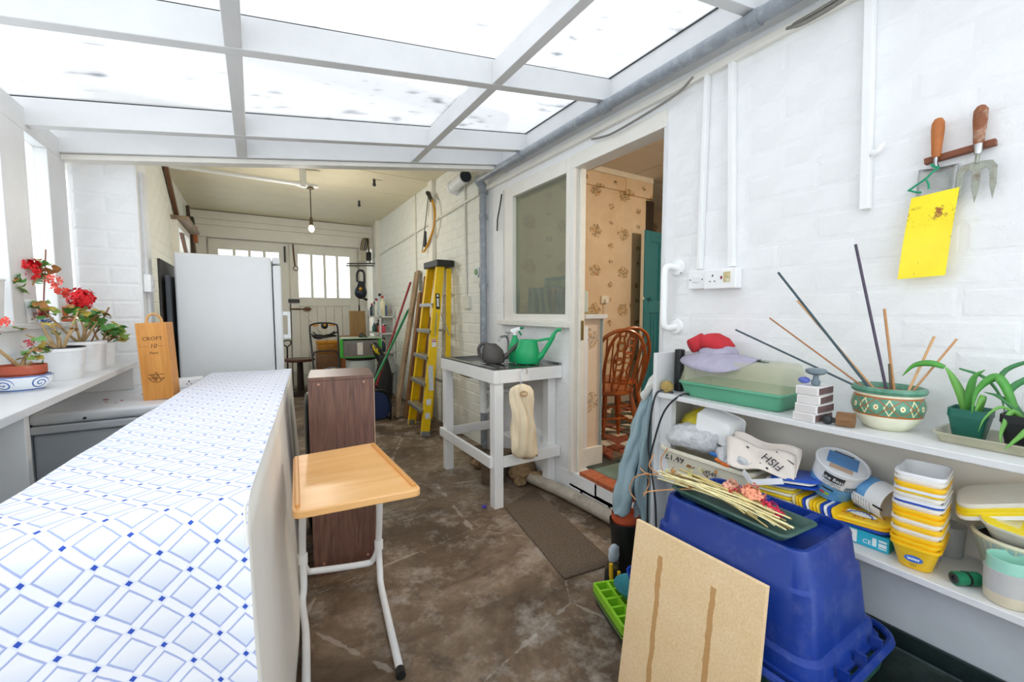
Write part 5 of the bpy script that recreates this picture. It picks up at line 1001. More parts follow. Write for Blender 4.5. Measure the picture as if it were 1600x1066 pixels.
# ---------------------------------------------------------------- things on the house wall
GP = empty('gutter_pipe', (1.70, 1.5, 2.4), 'grey plastic pipe running along the top of the house wall', 'pipe')
part(MB().tube([(1.70, 3.37, 2.405), (1.695, -1.1, 2.40)], .03, 16), 'pipe_run', PIPEGREY, GP, smooth=True)
for y in (2.66, 1.8, .98): part(MB().tube([(1.698, y-.02, 2.4), (1.698, y+.02, 2.4)], .034, 16), 'bracket', PIPEGREY, GP, smooth=True)
dp = empty('downpipe', (1.76, 3.39, 0), 'grey and white streaked downpipe beside the kitchen window', 'pipe')
part(MB().tube([(1.755, 3.38, 0.02), (1.755, 3.38, 2.34)], .032, 16), 'pipe_run', PIPEGREY, dp, smooth=True); part(MB().tube(spline([(1.755, 3.38, 2.3), (1.75, 3.385, 2.37), (1.72, 3.38, 2.405), (1.70, 3.34, 2.405)], 4), .04, 14), 'elbow', PIPEGREY, dp, smooth=True)
for z in (1.5, 2.1): part(MB().tube([(1.755, 3.38, z-.02), (1.755, 3.38, z+.02)], .037, 16), 'collar', PIPEGREY, dp, smooth=True)
solo(MB().tube(spline([(1.77, 1.3, 2.35), (1.765, 1.38, 2.31), (1.765, 1.55, 2.29), (1.765, 1.8, 2.275), (1.77, 1.92, 2.29), (1.78, 2.0, 2.31)], 6), .006, 6), 'wall_cable', CABLEGREY, 'grey cable sagging above the kitchen door head', 'cable', smooth=True)
solo(MB().tube(spline([(1.775, .9, 2.345), (1.765, .82, 2.33), (1.76, .7, 2.34), (1.75, .62, 2.38), (1.76, .55, 2.42)], 6), .008, 6).tube(spline([(1.775, .88, 2.35), (1.76, .78, 2.345), (1.76, .66, 2.36), (1.75, .6, 2.4)], 6), .006, 6), 'wall_cable', CABLEGREY, 'grey cables looped under the pipe near the corner', 'cable', smooth=True)
solo(MB().tube(spline([(1.785, 3.1, 2.24), (1.78, 3.12, 2.15), (1.78, 3.16, 2.05), (1.78, 3.17, 1.95)], 5), .006, 6), 'cable_tail', DARK, 'dark loose cable tail beside the window frame', 'cable', smooth=True)
CW = M('f0f1f1', .4, var=.02)
for a, b, c, lab in [((1.783, 1.235, 2.33), (1.783, 1.245, 1.465), .012, 'white mini trunking above the light switch'), ((1.783, 1.12, 2.33), (1.783, 1.09, 1.465), .016, 'white trunking above the double socket'), ((1.783, .645, 2.36), (1.783, .625, 1.615), .017, 'wide white trunking ending short on the bare wall')]:
    solo(MB().bar(a, b, c*1.6, .03, (1, 0, 0)), 'wall_trunking', CW, lab, 'trunking', bev=.003)
solo(MB().tube(spline([(1.78, .615, 1.8), (1.765, .6, 1.79), (1.775, .58, 1.82)], 4), [.01]*4+[.007]*4+[.004], 8), 'pipe_stub', WHITE, 'small white painted pipe stub beside the wide trunking', 'pipe', smooth=True)
gr = empty('grab_rail', (1.76, 1.39, 1.18), 'white grab rail fixed beside the kitchen door', 'grab rail')
part(MB().tube(spline([(1.79, 1.375, 1.485), (1.745, 1.395, 1.49), (1.73, 1.4, 1.46), (1.73, 1.4, 1.34), (1.73, 1.4, 1.22), (1.745, 1.395, 1.19), (1.79, 1.375, 1.195)], 5), .0165, 14), 'rail', M('f4f6f6', .25, var=.02), gr, smooth=True)
for z in (1.485, 1.195): part(MB().tube([(1.797, 1.375, z), (1.785, 1.375, z)], [.04, .034], 20), 'flange', M('f4f6f6', .25, var=.02), gr, smooth=True)
sw_ = empty('light_switch', (1.78, 1.25, 1.38), 'small white light switch beside the double socket', 'switch')
part(MB().box(1.77, 1.797, 1.21, 1.296, 1.375, 1.461), 'plate', WHITE, sw_, bev=.004); part(MB().box(1.764, 1.77, 1.235, 1.27, 1.405, 1.43), 'rocker', WHITE2, sw_, bev=.002)
for y in (1.222, 1.284): part(MB().tube([(1.77, y, 1.418), (1.768, y, 1.418)], .003, 8), 'screw', DARK, sw_)
ds = empty('double_socket', (1.78, 1.11, 1.38), 'white surface socket with safety switch and beige panel', 'socket')
part(MB().box(1.75, 1.797, 1.05, 1.2, 1.37, 1.458), 'plate', WHITE, ds, bev=.005)
part(MB().box(1.748, 1.75, 1.155, 1.16, 1.425, 1.433).box(1.748, 1.75, 1.144, 1.15, 1.402, 1.406).box(1.748, 1.75, 1.166, 1.172, 1.402, 1.406), 'socket_holes', DARK, ds); part(MB().box(1.748, 1.75, 1.112, 1.12, 1.412, 1.425), 'red_button', M('8a2a3a', .4), ds)
part(MB().box(1.748, 1.75, 1.075, 1.106, 1.398, 1.442), 'beige_label', M('c9bb8c', .5, var=.2, sc=80), ds); part(MB().box(1.747, 1.748, 1.078, 1.09, 1.4, 1.412), 'test_button', M('e0dcc8', .4), ds)
solo(MB().tube([(1.799, 1.36, 1.462), (1.76, 1.33, 1.455)], .0025, 6), 'nail', DARK, 'dark nail beside the grab rail', 'nail')
# tool rack with fork and trowel, sticky trap
solo(MB().bar((1.785, .482, 1.73), (1.785, .335, 1.742), .018, .022, (1, 0, 0)), 'tool_rack', wood('6b3a22', '97593a', 'y', 10, .6), 'reddish brown wooden rack strip holding hand tools', 'rack', bev=.002)
HW1 = M('b5692f', .5, var=.15, sc=20); HW2 = M('8d5230', .6, var=.3, sc=25, dirt='c9b9a6', dsc=30, damt=.8); OLDST = M('9a9c90', .45, .6, .2, 30, dirt='6e4a2c', dsc=25, damt=.9)
fkk = empty('hand_fork', (1.765, .365, 1.58), 'weathered hand fork with three tines hanging on the rack', 'garden fork')
part(MB().lathe([(.009, 0), (.012, .01), (.0125, .03), (.0155, .07), (.015, .095), (.009, .106), (.002, .11)], (1.767, .366, 1.74), 16), 'handle', HW2, fkk, smooth=True); part(MB().lathe([(.0075, 0), (.0098, .018), (.0098, .03)], (1.767, .366, 1.715), 14), 'ferrule', STEEL, fkk, smooth=True)
part(MB().tube([(1.767, .366, 1.716), (1.768, .367, 1.69)], .005, 8), 'shank', OLDST, fkk, smooth=True)
fkp = [(-.008, 0), (-.03, -.003), (-.04, -.02), (-.0405, -.07), (-.036, -.112), (-.027, -.07), (-.026, -.03), (-.018, -.018), (-.0095, -.026), (-.0085, -.07), (-.001, -.115), (.0075, -.07), (.0085, -.026), (.017, -.018), (.025, -.03), (.026, -.07), (.034, -.112), (.0395, -.07), (.039, -.02), (.029, -.003), (.008, 0)]
part(MB().prism(fkp, .004, frame((1.772, .366, 1.695), (0, -1, 0), (0, 0, 1))), 'tines', OLDST, fkk, bev=.001)
tw = empty('hand_trowel', (1.765, .45, 1.6), 'hand trowel with orange wooden handle hanging on the rack', 'trowel')
part(MB().lathe([(.009, 0), (.0115, .012), (.013, .04), (.0155, .08), (.0145, .1), (.009, .112), (.002, .115)], (1.767, .453, 1.732), 16), 'handle', HW1, tw, smooth=True); part(MB().tube([(1.767, .453, 1.735), (1.768, .453, 1.715), (1.77, .452, 1.7)], [.006, .005, .008], 8), 'shank', STEEL, tw, smooth=True)
part(MB().grid(lambda a, b: (1.774+.012*(1-(2*a-1)**2), .492-.087*a+.004*b, 1.705-.015*abs(2*a-1)**2*0-.1*b-.004*(a-.5)), 8, 6), 'blade', M('a9aaa8', .4, .7, .2, 30, dirt='70604a', dsc=30, damt=.5), tw, smooth=True, solid=.0015)
TIE = M('18946a', .5); tie = MB().tube(spline([(1.766, .462, 1.715), (1.758, .456, 1.705), (1.766, .445, 1.70), (1.758, .455, 1.69), (1.755, .47, 1.672), (1.757, .51, 1.645)], 4), .003, 6).tube(spline([(1.755, .47, 1.672), (1.756, .463, 1.655), (1.758, .462, 1.64)], 4), .003, 6).tube(spline([(1.757, .505, 1.645), (1.757, .49, 1.637), (1.757, .478, 1.634)], 4), .003, 6)
solo(tie, 'garden_tie', TIE, 'green garden twist tie knotted on the trowel neck', 'tie', smooth=True)
def cardfn(k, x, y, z, v):
    g = k.ramp(k.noise(v, 26, 5, .7), [(.54, (0,0,0)), (.6, (1,1,1))]); bnd = k.ramp(z, [(.155, (0,0,0)), (.165, (1,1,1)), (.21, (1,1,1)), (.22, (0,0,0))])
    c = k.ramp(k.noise(v, 8, 3), [(.3, lin('f5dc0a')), (.7, lin('ffec1e'))]); c = k.mix(k.math('MULTIPLY', g, bnd), c, lin('9a5a1c'))
    return k.mix(k.ramp(k.noise(v, 70, 2), [(.72, (0,0,0)), (.76, (.9,)*3)]), c, lin('7a5a14'))
tc_ = [(1.762, .502, 1.622), (1.768, .398, 1.632), (1.764, .414, 1.378), (1.752, .52, 1.372)]
m = MB().grid(lambda a, b: Vector(tc_[0]).lerp(Vector(tc_[1]), a).lerp(Vector(tc_[3]).lerp(Vector(tc_[2]), a), b)+Vector((-.006*math.sin(b*3), 0, 0)), 6, 8)
solo(m, 'sticky_trap', print_mat('sticky_card', cardfn, .3), 'bright yellow sticky insect trap hanging from the trowel', 'insect trap', solid=.001)
# ---------------------------------------------------------------- shelf unit
SU = empty('shelf_unit', (1.65, .6, 0), 'white painted two tier shelf unit along the house wall', 'shelf')
SX = 1.52; TS = .91; LS = .55
part(MB().box(SX, 1.797, -.3, 1.262, TS-.02, TS), 'shelf_board', WHITE_WOOD, SU, bev=.002); part(MB().box(SX-.005, 1.78, -.3, 1.262, LS-.02, LS), 'shelf_board', WHITE_WOOD, SU, bev=.002)
part(MB().box(SX, 1.797, 1.263, 1.28, 0, 1.085), 'end_panel', WHITE_WOOD, SU, bev=.002); part(MB().box(1.78, 1.796, -.3, 1.262, LS, TS-.02), 'back_board', M('efe9df', .6, var=.03), SU)
part(MB().box(1.76, 1.78, -.3, 1.262, TS-.075, TS-.021), 'batten', M('e6ddd2', .6, var=.05), SU); part(MB().box(1.55, 1.58, 1.2, 1.262, LS, TS-.02), 'upright', WHITE_WOOD, SU)
part(MB().box(1.605, 1.62, -.3, 1.262, 0, LS-.02), 'base_panel', M('c3c8cd', .6, var=.1, sc=4, bump=.3, bsc=10), SU)
# top shelf: twine, bin bags
tw_ = MB().sphere((1.555, 1.23, TS+.026), .026, 16, 12)
for i in range(14):
    ax = Vector((R.gauss(0, 1), R.gauss(0, 1), R.gauss(0, 1))).normalized(); b1 = ax.orthogonal().normalized(); b2 = ax.cross(b1)
    tw_.tube([Vector((1.555, 1.23, TS+.027))+(b1*math.cos(a)+b2*math.sin(a))*.0262 for a in [2*math.pi*q/16 for q in range(17)]], .0016, 4, False)
solo(tw_, 'twine_ball', M('b49a5c', .9, var=.2, sc=60), 'ball of straw coloured twine on the top shelf', 'twine', smooth=True)
m = MB().lathe([(.018, 0), (.021, .003), (.021, .187), (.017, .19)], (1.635, 1.23, TS), 20).wob(.002, 50); solo(m, 'bin_bag_roll', M('1a1b1d', .35, var=.2, bump=.4, bsc=50), 'upright roll of black bin bags on the top shelf', 'bag roll', smooth=True)
# propagator
pg = empty('propagator', (1.67, .98, TS), 'green seed propagator tray with yellowed clear lid', 'propagator'); PGR = M('5fa888', .4, var=.05); Mp = T(1.665, .965, TS+.001, 2)
part(tubmb(.215, .41, .185, .38, .065, .02, .003, .008, .01).xf(Mp), 'tray', PGR, pg, smooth=True, bev=.002); part(MB().box(-.08, .08, -.17, .17, .012, .03, Mp), 'compost', M('8fa07a', .9), pg)
LID = glassy('e0dfb8', .3, .12, 'yellowed_plastic')
part(MB().loft([rr(.222, .417, .02, .066), rr(.218, .413, .02, .07), rr(.19, .38, .025, .155), rr(.175, .365, .03, .162)]).xf(Mp), 'clear_lid', LID, pg, smooth=True)
# towel hat heap on the propagator
ZL = TS+.165
FAB = M('a7a2b5', .95, var=.1, sc=20, bump=.4, bsc=60); REDC = M('c03038', .95, var=.15, sc=10, bump=.4, bsc=50)
ht = empty('sun_hat', (1.65, 1.07, ZL), 'faded lilac grey cotton hat on the propagator lid', 'hat')
m = MB().grid(lambda a, b: (1.64+(.04+.085*b)*math.cos(2*math.pi*a), 1.045+(.06+.1*b)*math.sin(2*math.pi*a), ZL+.024-.02*b-.045*max(0, -math.cos(2*math.pi*a))*b**2+.006*math.sin(6*math.pi*a)*b), 40, 6); part(m, 'brim', FAB, ht, smooth='full', solid=.004)
part(MB().loft([ovalring(1.645, 1.06, .06, .085, ZL+.004), ovalring(1.65, 1.06, .058, .08, ZL+.03), ovalring(1.655, 1.055, .04, .06, ZL+.05), ovalring(1.66, 1.05, .012, .02, ZL+.055)]).wob(.01, 25, 2), 'crown', FAB, ht, smooth='full')
gl_ = MB().loft([ovalring(1.66, 1.085, .05, .075, ZL+.04), ovalring(1.66, 1.085, .06, .085, ZL+.055), ovalring(1.66, 1.09, .05, .07, ZL+.085), ovalring(1.665, 1.09, .02, .03, ZL+.098)]).wob(.012, 18, 5).tube([(1.6, 1.15, ZL+.045), (1.65, 1.12, ZL+.07)], [.03, .035], 14)
solo(gl_, 'red_cloth', REDC, 'crumpled red cloth on top of the lilac hat', 'cloth', smooth='full')
solo(MB().prism([(-.03, -.008), (.02, -.01), (.03, 0), (.02, .01), (-.03, .008)], .003, T(1.66, .88, ZL+.001, 60)), 'plant_label', M('3e5a50', .4), 'dark green plant label lying on the propagator lid', 'plant label')
# match boxes
for i in range(4):
    t = empty('matchbox', (1.585, .667, TS+i*.029), ['lowest', 'second lowest', 'third', 'topmost'][i]+' white matchbox in the stack beside the patterned pot', 'matchbox', 'stack of matchboxes'); Mm = T(1.585+R.uniform(-.006, .006), .667+R.uniform(-.004, .004), TS+.001+i*.029, R.uniform(-5, 5))
    part(MB().box(-.055, .055, -.033, .033, 0, .0275, Mm), 'sleeve', M('e9e6e6', .6, var=.04), t, bev=.001); part(MB().box(-.05, .05, -.0345, -.033, .003, .024, Mm), 'striking_strip', M('6f5656', .9, var=.15, sc=40), t); part(MB().box(-.056, -.055, -.029, .029, .003, .025, Mm), 'drawer_end', M('d8d4d2', .6), t)
jn = empty('spray_nozzle', (1.57, .675, TS+.117), 'grey mushroom shaped nozzle with blue clip on the matchboxes', 'nozzle')
part(MB().lathe([(.012, 0), (.014, .012), (.008, .02), (.008, .032), (.022, .036), (.03, .042), (.03, .05), (.024, .054), (.004, .054)], (1.575, .66, TS+.118), 20), 'head', M('6f7f88', .4, var=.1), jn, smooth=True)
part(MB().sphere((1.565, .69, TS+.131), .014, 12, 8, (1, 1.3, .8)), 'clip', M('5a66b5', .4), jn, smooth=True)
st_ = empty('bottle_stopper', (1.55, .585, TS), 'brown wooden wedge and black knob stopper before the patterned pot', 'stopper'); part(MB().sphere((1.553, .612, TS+.016), .0155, 12, 8), 'knob', DARK, st_, smooth=True); part(MB().tube([(1.553, .61, TS+.016), (1.56, .585, TS+.016)], .008, 8), 'stem', DARK, st_)
part(MB().bar((1.56, .592, TS+.022), (1.572, .545, TS+.024), .042, .028, (-.4, -.3, 1)).xf(T()), 'wooden_wedge', wood('6b4a30', '95704a', 'y', 14, .7), st_, bev=.003)
for v in st_.children[2].data.vertices: v.co.z = max(v.co.z, TS+.001)
# patterned pot
pp = empty('patterned_pot', (1.665, .5, TS), 'hand painted green and cream zigzag pot on the top shelf', 'plant pot')
def zig(k, x, y, z, v):
    an = k.math('DIVIDE', k.math('ARCTAN2', y, x), 6.2832/9); f = k.math('ABSOLUTE', k.math('SUBTRACT', k.math('FRACT', an), .5)); zz = k.math('DIVIDE', k.math('SUBTRACT', z, .075), .05)
    az = k.math('ABSOLUTE', zz); inb = k.math('LESS_THAN', az, .5)
    l1 = k.math('LESS_THAN', k.math('ABSOLUTE', k.math('SUBTRACT', k.math('ADD', f, k.math('MULTIPLY', az, .9)), .47)), .035)
    fl = k.math('SQRT', k.math('ADD', k.math('MULTIPLY', f, f), k.math('MULTIPLY', k.math('MULTIPLY', zz, zz), .35))); pet = k.math('LESS_THAN', fl, .1); eye = k.math('LESS_THAN', fl, .035)
    dm = k.math('LESS_THAN', k.math('ABSOLUTE', k.math('SUBTRACT', k.math('ADD', k.math('SUBTRACT', .5, f), k.math('MULTIPLY', az, .45)), .2)), .03)
    grn = k.ramp(k.noise(v, 40, 5), [(.3, lin('3f7a62')), (.7, lin('6aa088'))]); crm = k.ramp(k.noise(v, 30, 4), [(.3, lin('dcdcc0')), (.7, lin('ecebd6'))])
    c = k.mix(inb, crm, grn); c = k.mix(k.math('MULTIPLY', inb, dm), c, lin('e3dcae')); c = k.mix(k.math('MULTIPLY', inb, l1), c, lin('a35a26')); c = k.mix(k.math('MULTIPLY', inb, pet), c, lin('efe6b8')); c = k.mix(k.math('MULTIPLY', inb, eye), c, lin('b3652c'))
    bl = k.math('LESS_THAN', k.math('ABSOLUTE', k.math('SUBTRACT', az, .54)), .05); c = k.mix(bl, c, lin('b06428'))
    return k.mix(k.math('GREATER_THAN', z, .112), c, grn)
ZIG = print_mat('zigzag_glaze', zig, .3)
part(MB().lathe([(.05, 0), (.055, .004), (.07, .02), (.083, .045), (.089, .07), (.087, .09), (.081, .104), (.08, .11), (.088, .114), (.091, .122), (.088, .13), (.08, .131), (.075, .122), (.07, .11), (.02, .105)], (0, 0, 0), 48), 'pot_body', ZIG, pp, smooth=True, local=True)
part(MB().lathe([(.078, .112), (.05, .116), (.005, .117)], (0, 0, 0), 24).wob(.003, 60), 'soil', M('b0502e', .95, var=.4, sc=60, bump=.6, bsc=80), pp, smooth=True, local=True)
so_ = Vector((1.665, .5, TS+.11))
for (dx, dy), tip, c, r, lab in [((-.03, .05), (1.62, .965, 1.198), '44545c', .0035, 'dark slate cane leaning far left from the patterned pot'), ((-.02, .045), (1.68, .869, 1.245), 'a8744e', .003, 'thin brown cane leaning left from the patterned pot'), ((-.02, .035), (1.69, .85, 1.416), '3c5058', .0042, 'thick dark cane leaning steeply left from the patterned pot'), ((-.005, .03), (1.735, .8, 1.31), 'd0a276', .0036, 'pale bamboo cane beside the thick dark cane'), ((-.01, .0), (1.68, .61, 1.488), '4c4256', .0042, 'tallest dark purple cane standing upright in the pot'), ((.0, -.015), (1.68, .526, 1.278), 'b9885a', .0038, 'upright tan bamboo cane in the patterned pot'), ((-.01, -.01), (1.66, .5, 1.11), '5a5040', .003, 'short broken dark twig in the patterned pot'), ((.0, -.045), (1.7, .413, 1.197), 'd4a878', .0036, 'upper pale cane leaning right from the patterned pot'), ((.01, -.05), (1.7, .366, 1.192), 'c49468', .003, 'thin cane leaning farthest right from the patterned pot')]:
    solo(MB().tube([so_+Vector((dx, dy, .003)), Vector(tip)], r, 8), 'garden_cane', M(c, .6, var=.15, sc=60), lab, 'cane', 'canes in the patterned pot', smooth=True)
# strap leaved plants in tray
LG = [M('4f9a3e', .4, var=.12, sc=20), M('6aa84a', .4, var=.12, sc=20), M('3f7f4a', .4, var=.12, sc=20)]
def strap(par, pts, w, mt):
    sp_ = spline(pts, 6); m = MB(); n = len(sp_); L = []
    for i, p in enumerate(sp_):
        t = i/(n-1); d = (sp_[min(i+1, n-1)]-sp_[max(i-1, 0)]).normalized(); s = d.cross(Vector((-.75, -.5, .25)))
        s = s.normalized() if s.length > .02 else Vector((0, 1, 0)); ww = w*(.45+.55*math.sin(math.pi*min(1, t*1.15+.12)))*(1-max(0, t-.8)*4.2); ww = max(ww, .0004); nn = s.cross(d)
        L.append([p-s*ww, p+nn*ww*.3, p+s*ww])
    m.loft(L, False, False); part(m, 'leaf', mt, par, smooth='full', solid=.0008)
tr_ = empty('clear_tray', (1.67, .26, TS), 'shallow clear plastic drip tray under the two leafy pots', 'tray'); part(tubmb(.15, .25, .135, .235, .028, .02, .0015, .006, .003).xf(T(1.675, .255, TS+.001)), 'tray_body', glassy('cfcbb0', .5, .15), tr_, smooth=True)
ga = empty('amaryllis_pot', (1.69, .325, TS), 'green square pot with upright strap leaves in the drip tray', 'plant pot')
part(tubmb(.085, .075, .06, .056, .088, .01, .002, .002, .022).xf(T(1.685, .325, TS+.005)), 'pot', M('1f6657', .4, var=.08), ga, smooth=True); part(MB().box(1.648, 1.722, .292, .358, TS+.07, TS+.08).wob(.002, 60), 'soil', SOIL, ga)
o_ = Vector((1.68, .335, TS+.08))
for pts, w, c in [([(0, 0, 0), (-.005, .01, .05), (-.01, .03, .1), (-.012, .045, .125)], .011, 1), ([(0, 0, 0), (0, -.005, .05), (.0, -.012, .1), (.005, -.03, .122)], .01, 0), ([(-.01, .045, .122), (-.01, .075, .13), (-.01, .11, .12), (-.012, .135, .085)], .009, 0), ([(.0, -.025, 0), (-.02, -.035, .05), (-.03, -.03, .03), (-.035, -.02, -.01)], .008, 1), ([(.01, .02, .12), (.01, -.03, .1), (.02, -.06, .05), (.02, -.07, .0)], .004, 2)]: strap(ga, [o_+Vector(p) for p in pts], w, LG[c])
ba = empty('amaryllis_pot', (1.68, .225, TS), 'black square pot with drooping strap leaves in the drip tray', 'plant pot')
part(tubmb(.09, .08, .065, .06, .092, .01, .002, .002, .02).xf(T(1.67, .222, TS+.005)), 'pot', M('17181c', .4, var=.1), ba, smooth=True); part(MB().box(1.63, 1.71, .186, .258, TS+.072, TS+.082).wob(.002, 60), 'soil', SOIL, ba)
o_ = Vector((1.66, .225, TS+.085))
for pts, w, c in [([(0, .01, 0), (-.01, .04, .09), (-.01, .06, .1), (-.015, .085, .06), (-.02, .09, .0)], .011, 0), ([(0, .0, 0), (0, .03, .07), (.01, -.03, .125), (.02, -.1, .13)], .008, 2), ([(0, 0, 0), (-.01, .04, .05), (-.0, .075, .06)], .006, 2), ([(0, 0, 0), (-.02, .02, .02), (-.05, .03, -.03), (-.06, .028, -.06)], .006, 1), ([(.0, -.01, 0), (-.02, -.03, .06), (-.01, -.08, .09), (0, -.12, .08)], .01, 0), ([(0, -.01, 0), (-.04, -.04, .02), (-.06, -.01, -.02), (-.07, .02, -.07)], .011, 1), ([(0, -.01, 0), (0, -.04, .05), (.01, -.06, .11)], .007, 1), ([(0, 0, 0), (.02, .05, .1), (.03, 0, .15), (.03, -.08, .16)], .006, 2), ([(0, 0, 0), (-.03, .035, .03), (-.045, .06, 0), (-.05, .07, -.04)], .0035, 1)]: strap(ba, [o_+Vector(p) for p in pts], w, LG[c])
solo(MB().bar((1.65, .215, TS+.10), (1.66, .15, TS+.118), .012, .003), 'orange_marker', M('f0a01a', .4), 'orange plastic marker in the black plant pot', 'plant label')
# ---------------------------------------------------------------- lower shelf
Z = LS+.001
ct = empty('price_tub', (1.65, 1.05, LS), 'large cream plastic tub with handwritten price on the lower shelf', 'tub')
CRM = M('ece7d3', .4, var=.04); part(tubmb(.24, .4, .2, .35, .125, .03, .003, .01, .015).xf(T(1.65, 1.04, Z)), 'tub_body', CRM, ct, smooth=True, bev=.002)
ink = M('2a2c38', .5); fx = frame((1.5355, 1.165, LS+.085), (.0, -1, 0), (.17, 0, 1)); text('£1.49', .042, ink, ct, fx @ T(0, 0, .004)); text('44549', .026, ink, ct, frame((1.5345, 1.0, LS+.072), (0, -1, -.05), (.17, 0, 1)) @ T(0, 0, .004))
def sack(nm, rings, mt, lab, cat, seed=0, amp=.012, sc=16, n=56, sub=0):
    c3 = spline([r[:2]+(r[4],) for r in rings], 5); r3 = spline([(r[2], r[3], 0) for r in rings], 5); m = MB()
    m.loft([[Vector((c.x+max(q.x, .004)*math.cos(2*math.pi*i/n), c.y+max(q.y, .004)*math.sin(2*math.pi*i/n), c.z)) for i in range(n)] for c, q in zip(c3, r3)])
    for v in m.v:
        d = amp*(1-2*abs(noise.noise(v*sc+Vector((seed, 2*seed, 0)))))+amp*.5*(1-2*abs(noise.noise(v*sc*2.3+Vector((seed, 5, 0))))); v += noise.noise_vector(v*sc*.6+Vector((seed, 0, 9)))*amp*.8
        v += Vector((-.7, -.3, .6))*d*.7
    zm = rings[0][4]
    for v in m.v: v.z = max(v.z, zm)
    return solo(m, nm, mt, lab, cat, smooth=True)
k = NT('thin_white_plastic'); v = k.coord('Object'); f = k.noise(v, 30, 8, .7, 1.5); k.base(k.ramp(f, [(.3, lin('d5d8dc')), (.6, lin('f2f4f6'))]), .3); k.bump(f, .9, .02); k.b.inputs['Subsurface Weight'].default_value = 0; BAG = k.m
sack('carrier_bag', [(1.60, 1.12, .04, .05, .68), (1.6, 1.12, .075, .115, .69), (1.6, 1.12, .08, .12, .72), (1.61, 1.1, .06, .1, .755), (1.62, 1.1, .02, .05, .775)], BAG, 'crumpled white carrier bag bulging over the price tub', 'bag', 1, .03, 13)
k = NT('thin_yellow_plastic'); v = k.coord('Object'); f = k.noise(v, 24, 8, .7, 1.5); k.base(k.ramp(f, [(.3, lin('e6c818')), (.6, lin('f7e44a'))]), .35); k.bump(f, .8, .02)
sack('carrier_bag', [(1.7, 1.15, .05, .06, .68), (1.69, 1.15, .07, .09, .71), (1.69, 1.14, .07, .085, .78), (1.69, 1.13, .05, .07, .82), (1.7, 1.13, .02, .03, .84)], k.m, 'yellow carrier bag stuffed behind the white one', 'bag', 2, .025, 12)
sack('carrier_bag', [(1.62, .92, .05, .06, .678), (1.61, .91, .085, .1, .688), (1.61, .9, .08, .1, .71), (1.62, .9, .04, .06, .73)], BAG, 'flattened white carrier bag with blue and orange print', 'bag', 4, .025, 15)
o = bpy.data.objects['carrier_bag.002']; 
for (y, z, x, c) in [(.985, .705, 1.528, '2f6fc0'), (.955, .69, 1.52, 'e8762c'), (.93, .682, 1.518, 'e8762c')]: part(MB().sphere((x+.005, y, z), .014, 8, 6, (.3, 1.4, .6)), 'print_blob', M(c, .5), o, smooth=True)
it = empty('ice_cream_tub', (1.64, 1.03, .77), 'white rectangular tub lying on its side among the bags', 'tub'); part(tubmb(.115, .17, .1, .15, .08, .015, .002, .004, .004).xf(T(1.57, 1.02, .79, 0) @ Matrix.Rotation(rad(12), 4, 'X') @ Matrix.Rotation(rad(80), 4, 'Y')), 'tub_body', WHITE, it, smooth=True)
PAPERB = M('e6dcd2', .8, var=.05, sc=6, bump=.5, bsc=14); pb_ = empty('paper_bag', (1.63, .85, .74), 'creased brown white paper bag printed with black capitals', 'bag')
pc = [Vector(p) for p in ((1.56, .95, .785), (1.60, .72, .765), (1.55, .70, .70), (1.49, .9, .70))]
fnp = lambda a, b: pc[0].lerp(pc[1], a).lerp(pc[3].lerp(pc[2], a), b)+Vector((-.006, 0, .01))*math.sin(a*9)*math.sin(b*4+1)
part(MB().grid(fnp, 14, 10), 'front_sheet', PAPERB, pb_, smooth=True, solid=.001)
part(MB().grid(lambda a, b: fnp(a, b)+Vector((.035, 0, .025))*math.sin(math.pi*min(1, b+.15))+Vector((.012, 0, .005)), 14, 10), 'back_sheet', PAPERB, pb_, smooth=True, solid=.001)
nrm = (pc[1]-pc[0]).cross(pc[3]-pc[0]).normalized(); ox = (pc[1]-pc[0]).normalized(); mid = fnp(.7, .55); 
fr = frame(mid, -ox, -(pc[3]-pc[0])*-1); 
if fr.col[2].xyz.dot(Vector((-1, -.5, .6))) < 0: fr = frame(mid, ox, (pc[3]-pc[0])*-1)
fr2 = fr @ Matrix.Rotation(rad(-24), 4, 'Z')
text('FISH', .04, ink, pb_, fr2 @ T(0, 0, .008)); part(MB().box(-.008, .0, .028, .034, .007, .0085, fr2).box(.02, .026, .03, .036, .007, .0085, fr2).box(-.05, .02, -.04, -.037, .007, .0085, fr2).box(-.03, .02, -.05, -.047, .007, .0085, fr2).box(.09, .1, .01, .015, .007, .0085, fr2), 'small_print', ink, pb_)
part(MB().bar(pc[3]+Vector((-.002, -.06, -.005)), pc[3]+Vector((-.02, -.1, -.03)), .002, .02).bar(pc[3]+Vector((-.02, -.1, -.03)), pc[3]+Vector((.01, -.19, -.0)), .002, .02), 'paper_handle', WHITE, pb_)
# brown ribbed tray with lids
br = empty('ribbed_tray', (1.62, .77, LS), 'dark brown ribbed plastic tray under the tub lids', 'tray'); m = MB(); n = 60
rg = [[Vector((1.63+(.075+dz*.015+.002*(i % 2))*math.cos(2*math.pi*i/n), .765+(.085+dz*.015+.002*(i % 2))*math.sin(2*math.pi*i/n), Z+dz*.05)) for i in range(n)] for dz in (0, .1, 1)]
part(m.loft(rg), 'tray_body', M('3d2a22', .5, var=.1), br, smooth=False)
def lid(nm, c, w, d, Mx, lab, cat, grp, th=.008, r=.02):
    t = solo(MB().loft([rr(w*.9, d*.9, r, th), rr(w*.94, d*.94, r, th), rr(w, d, r, th*.55), rr(w, d, r, 0), rr(w*.96, d*.96, r, 0), rr(w*.9, d*.9, r, th*.4)]).xf(Mx), nm, M(c, .4, var=.04), lab, cat, grp, smooth=True); return t
LC = [('e9dfae', 'bottom ivory'), ('f2cf1c', 'deep yellow'), ('ece8d4', 'cream'), ('f0d63a', 'yellow'), ('e6e2d2', 'top off white')]
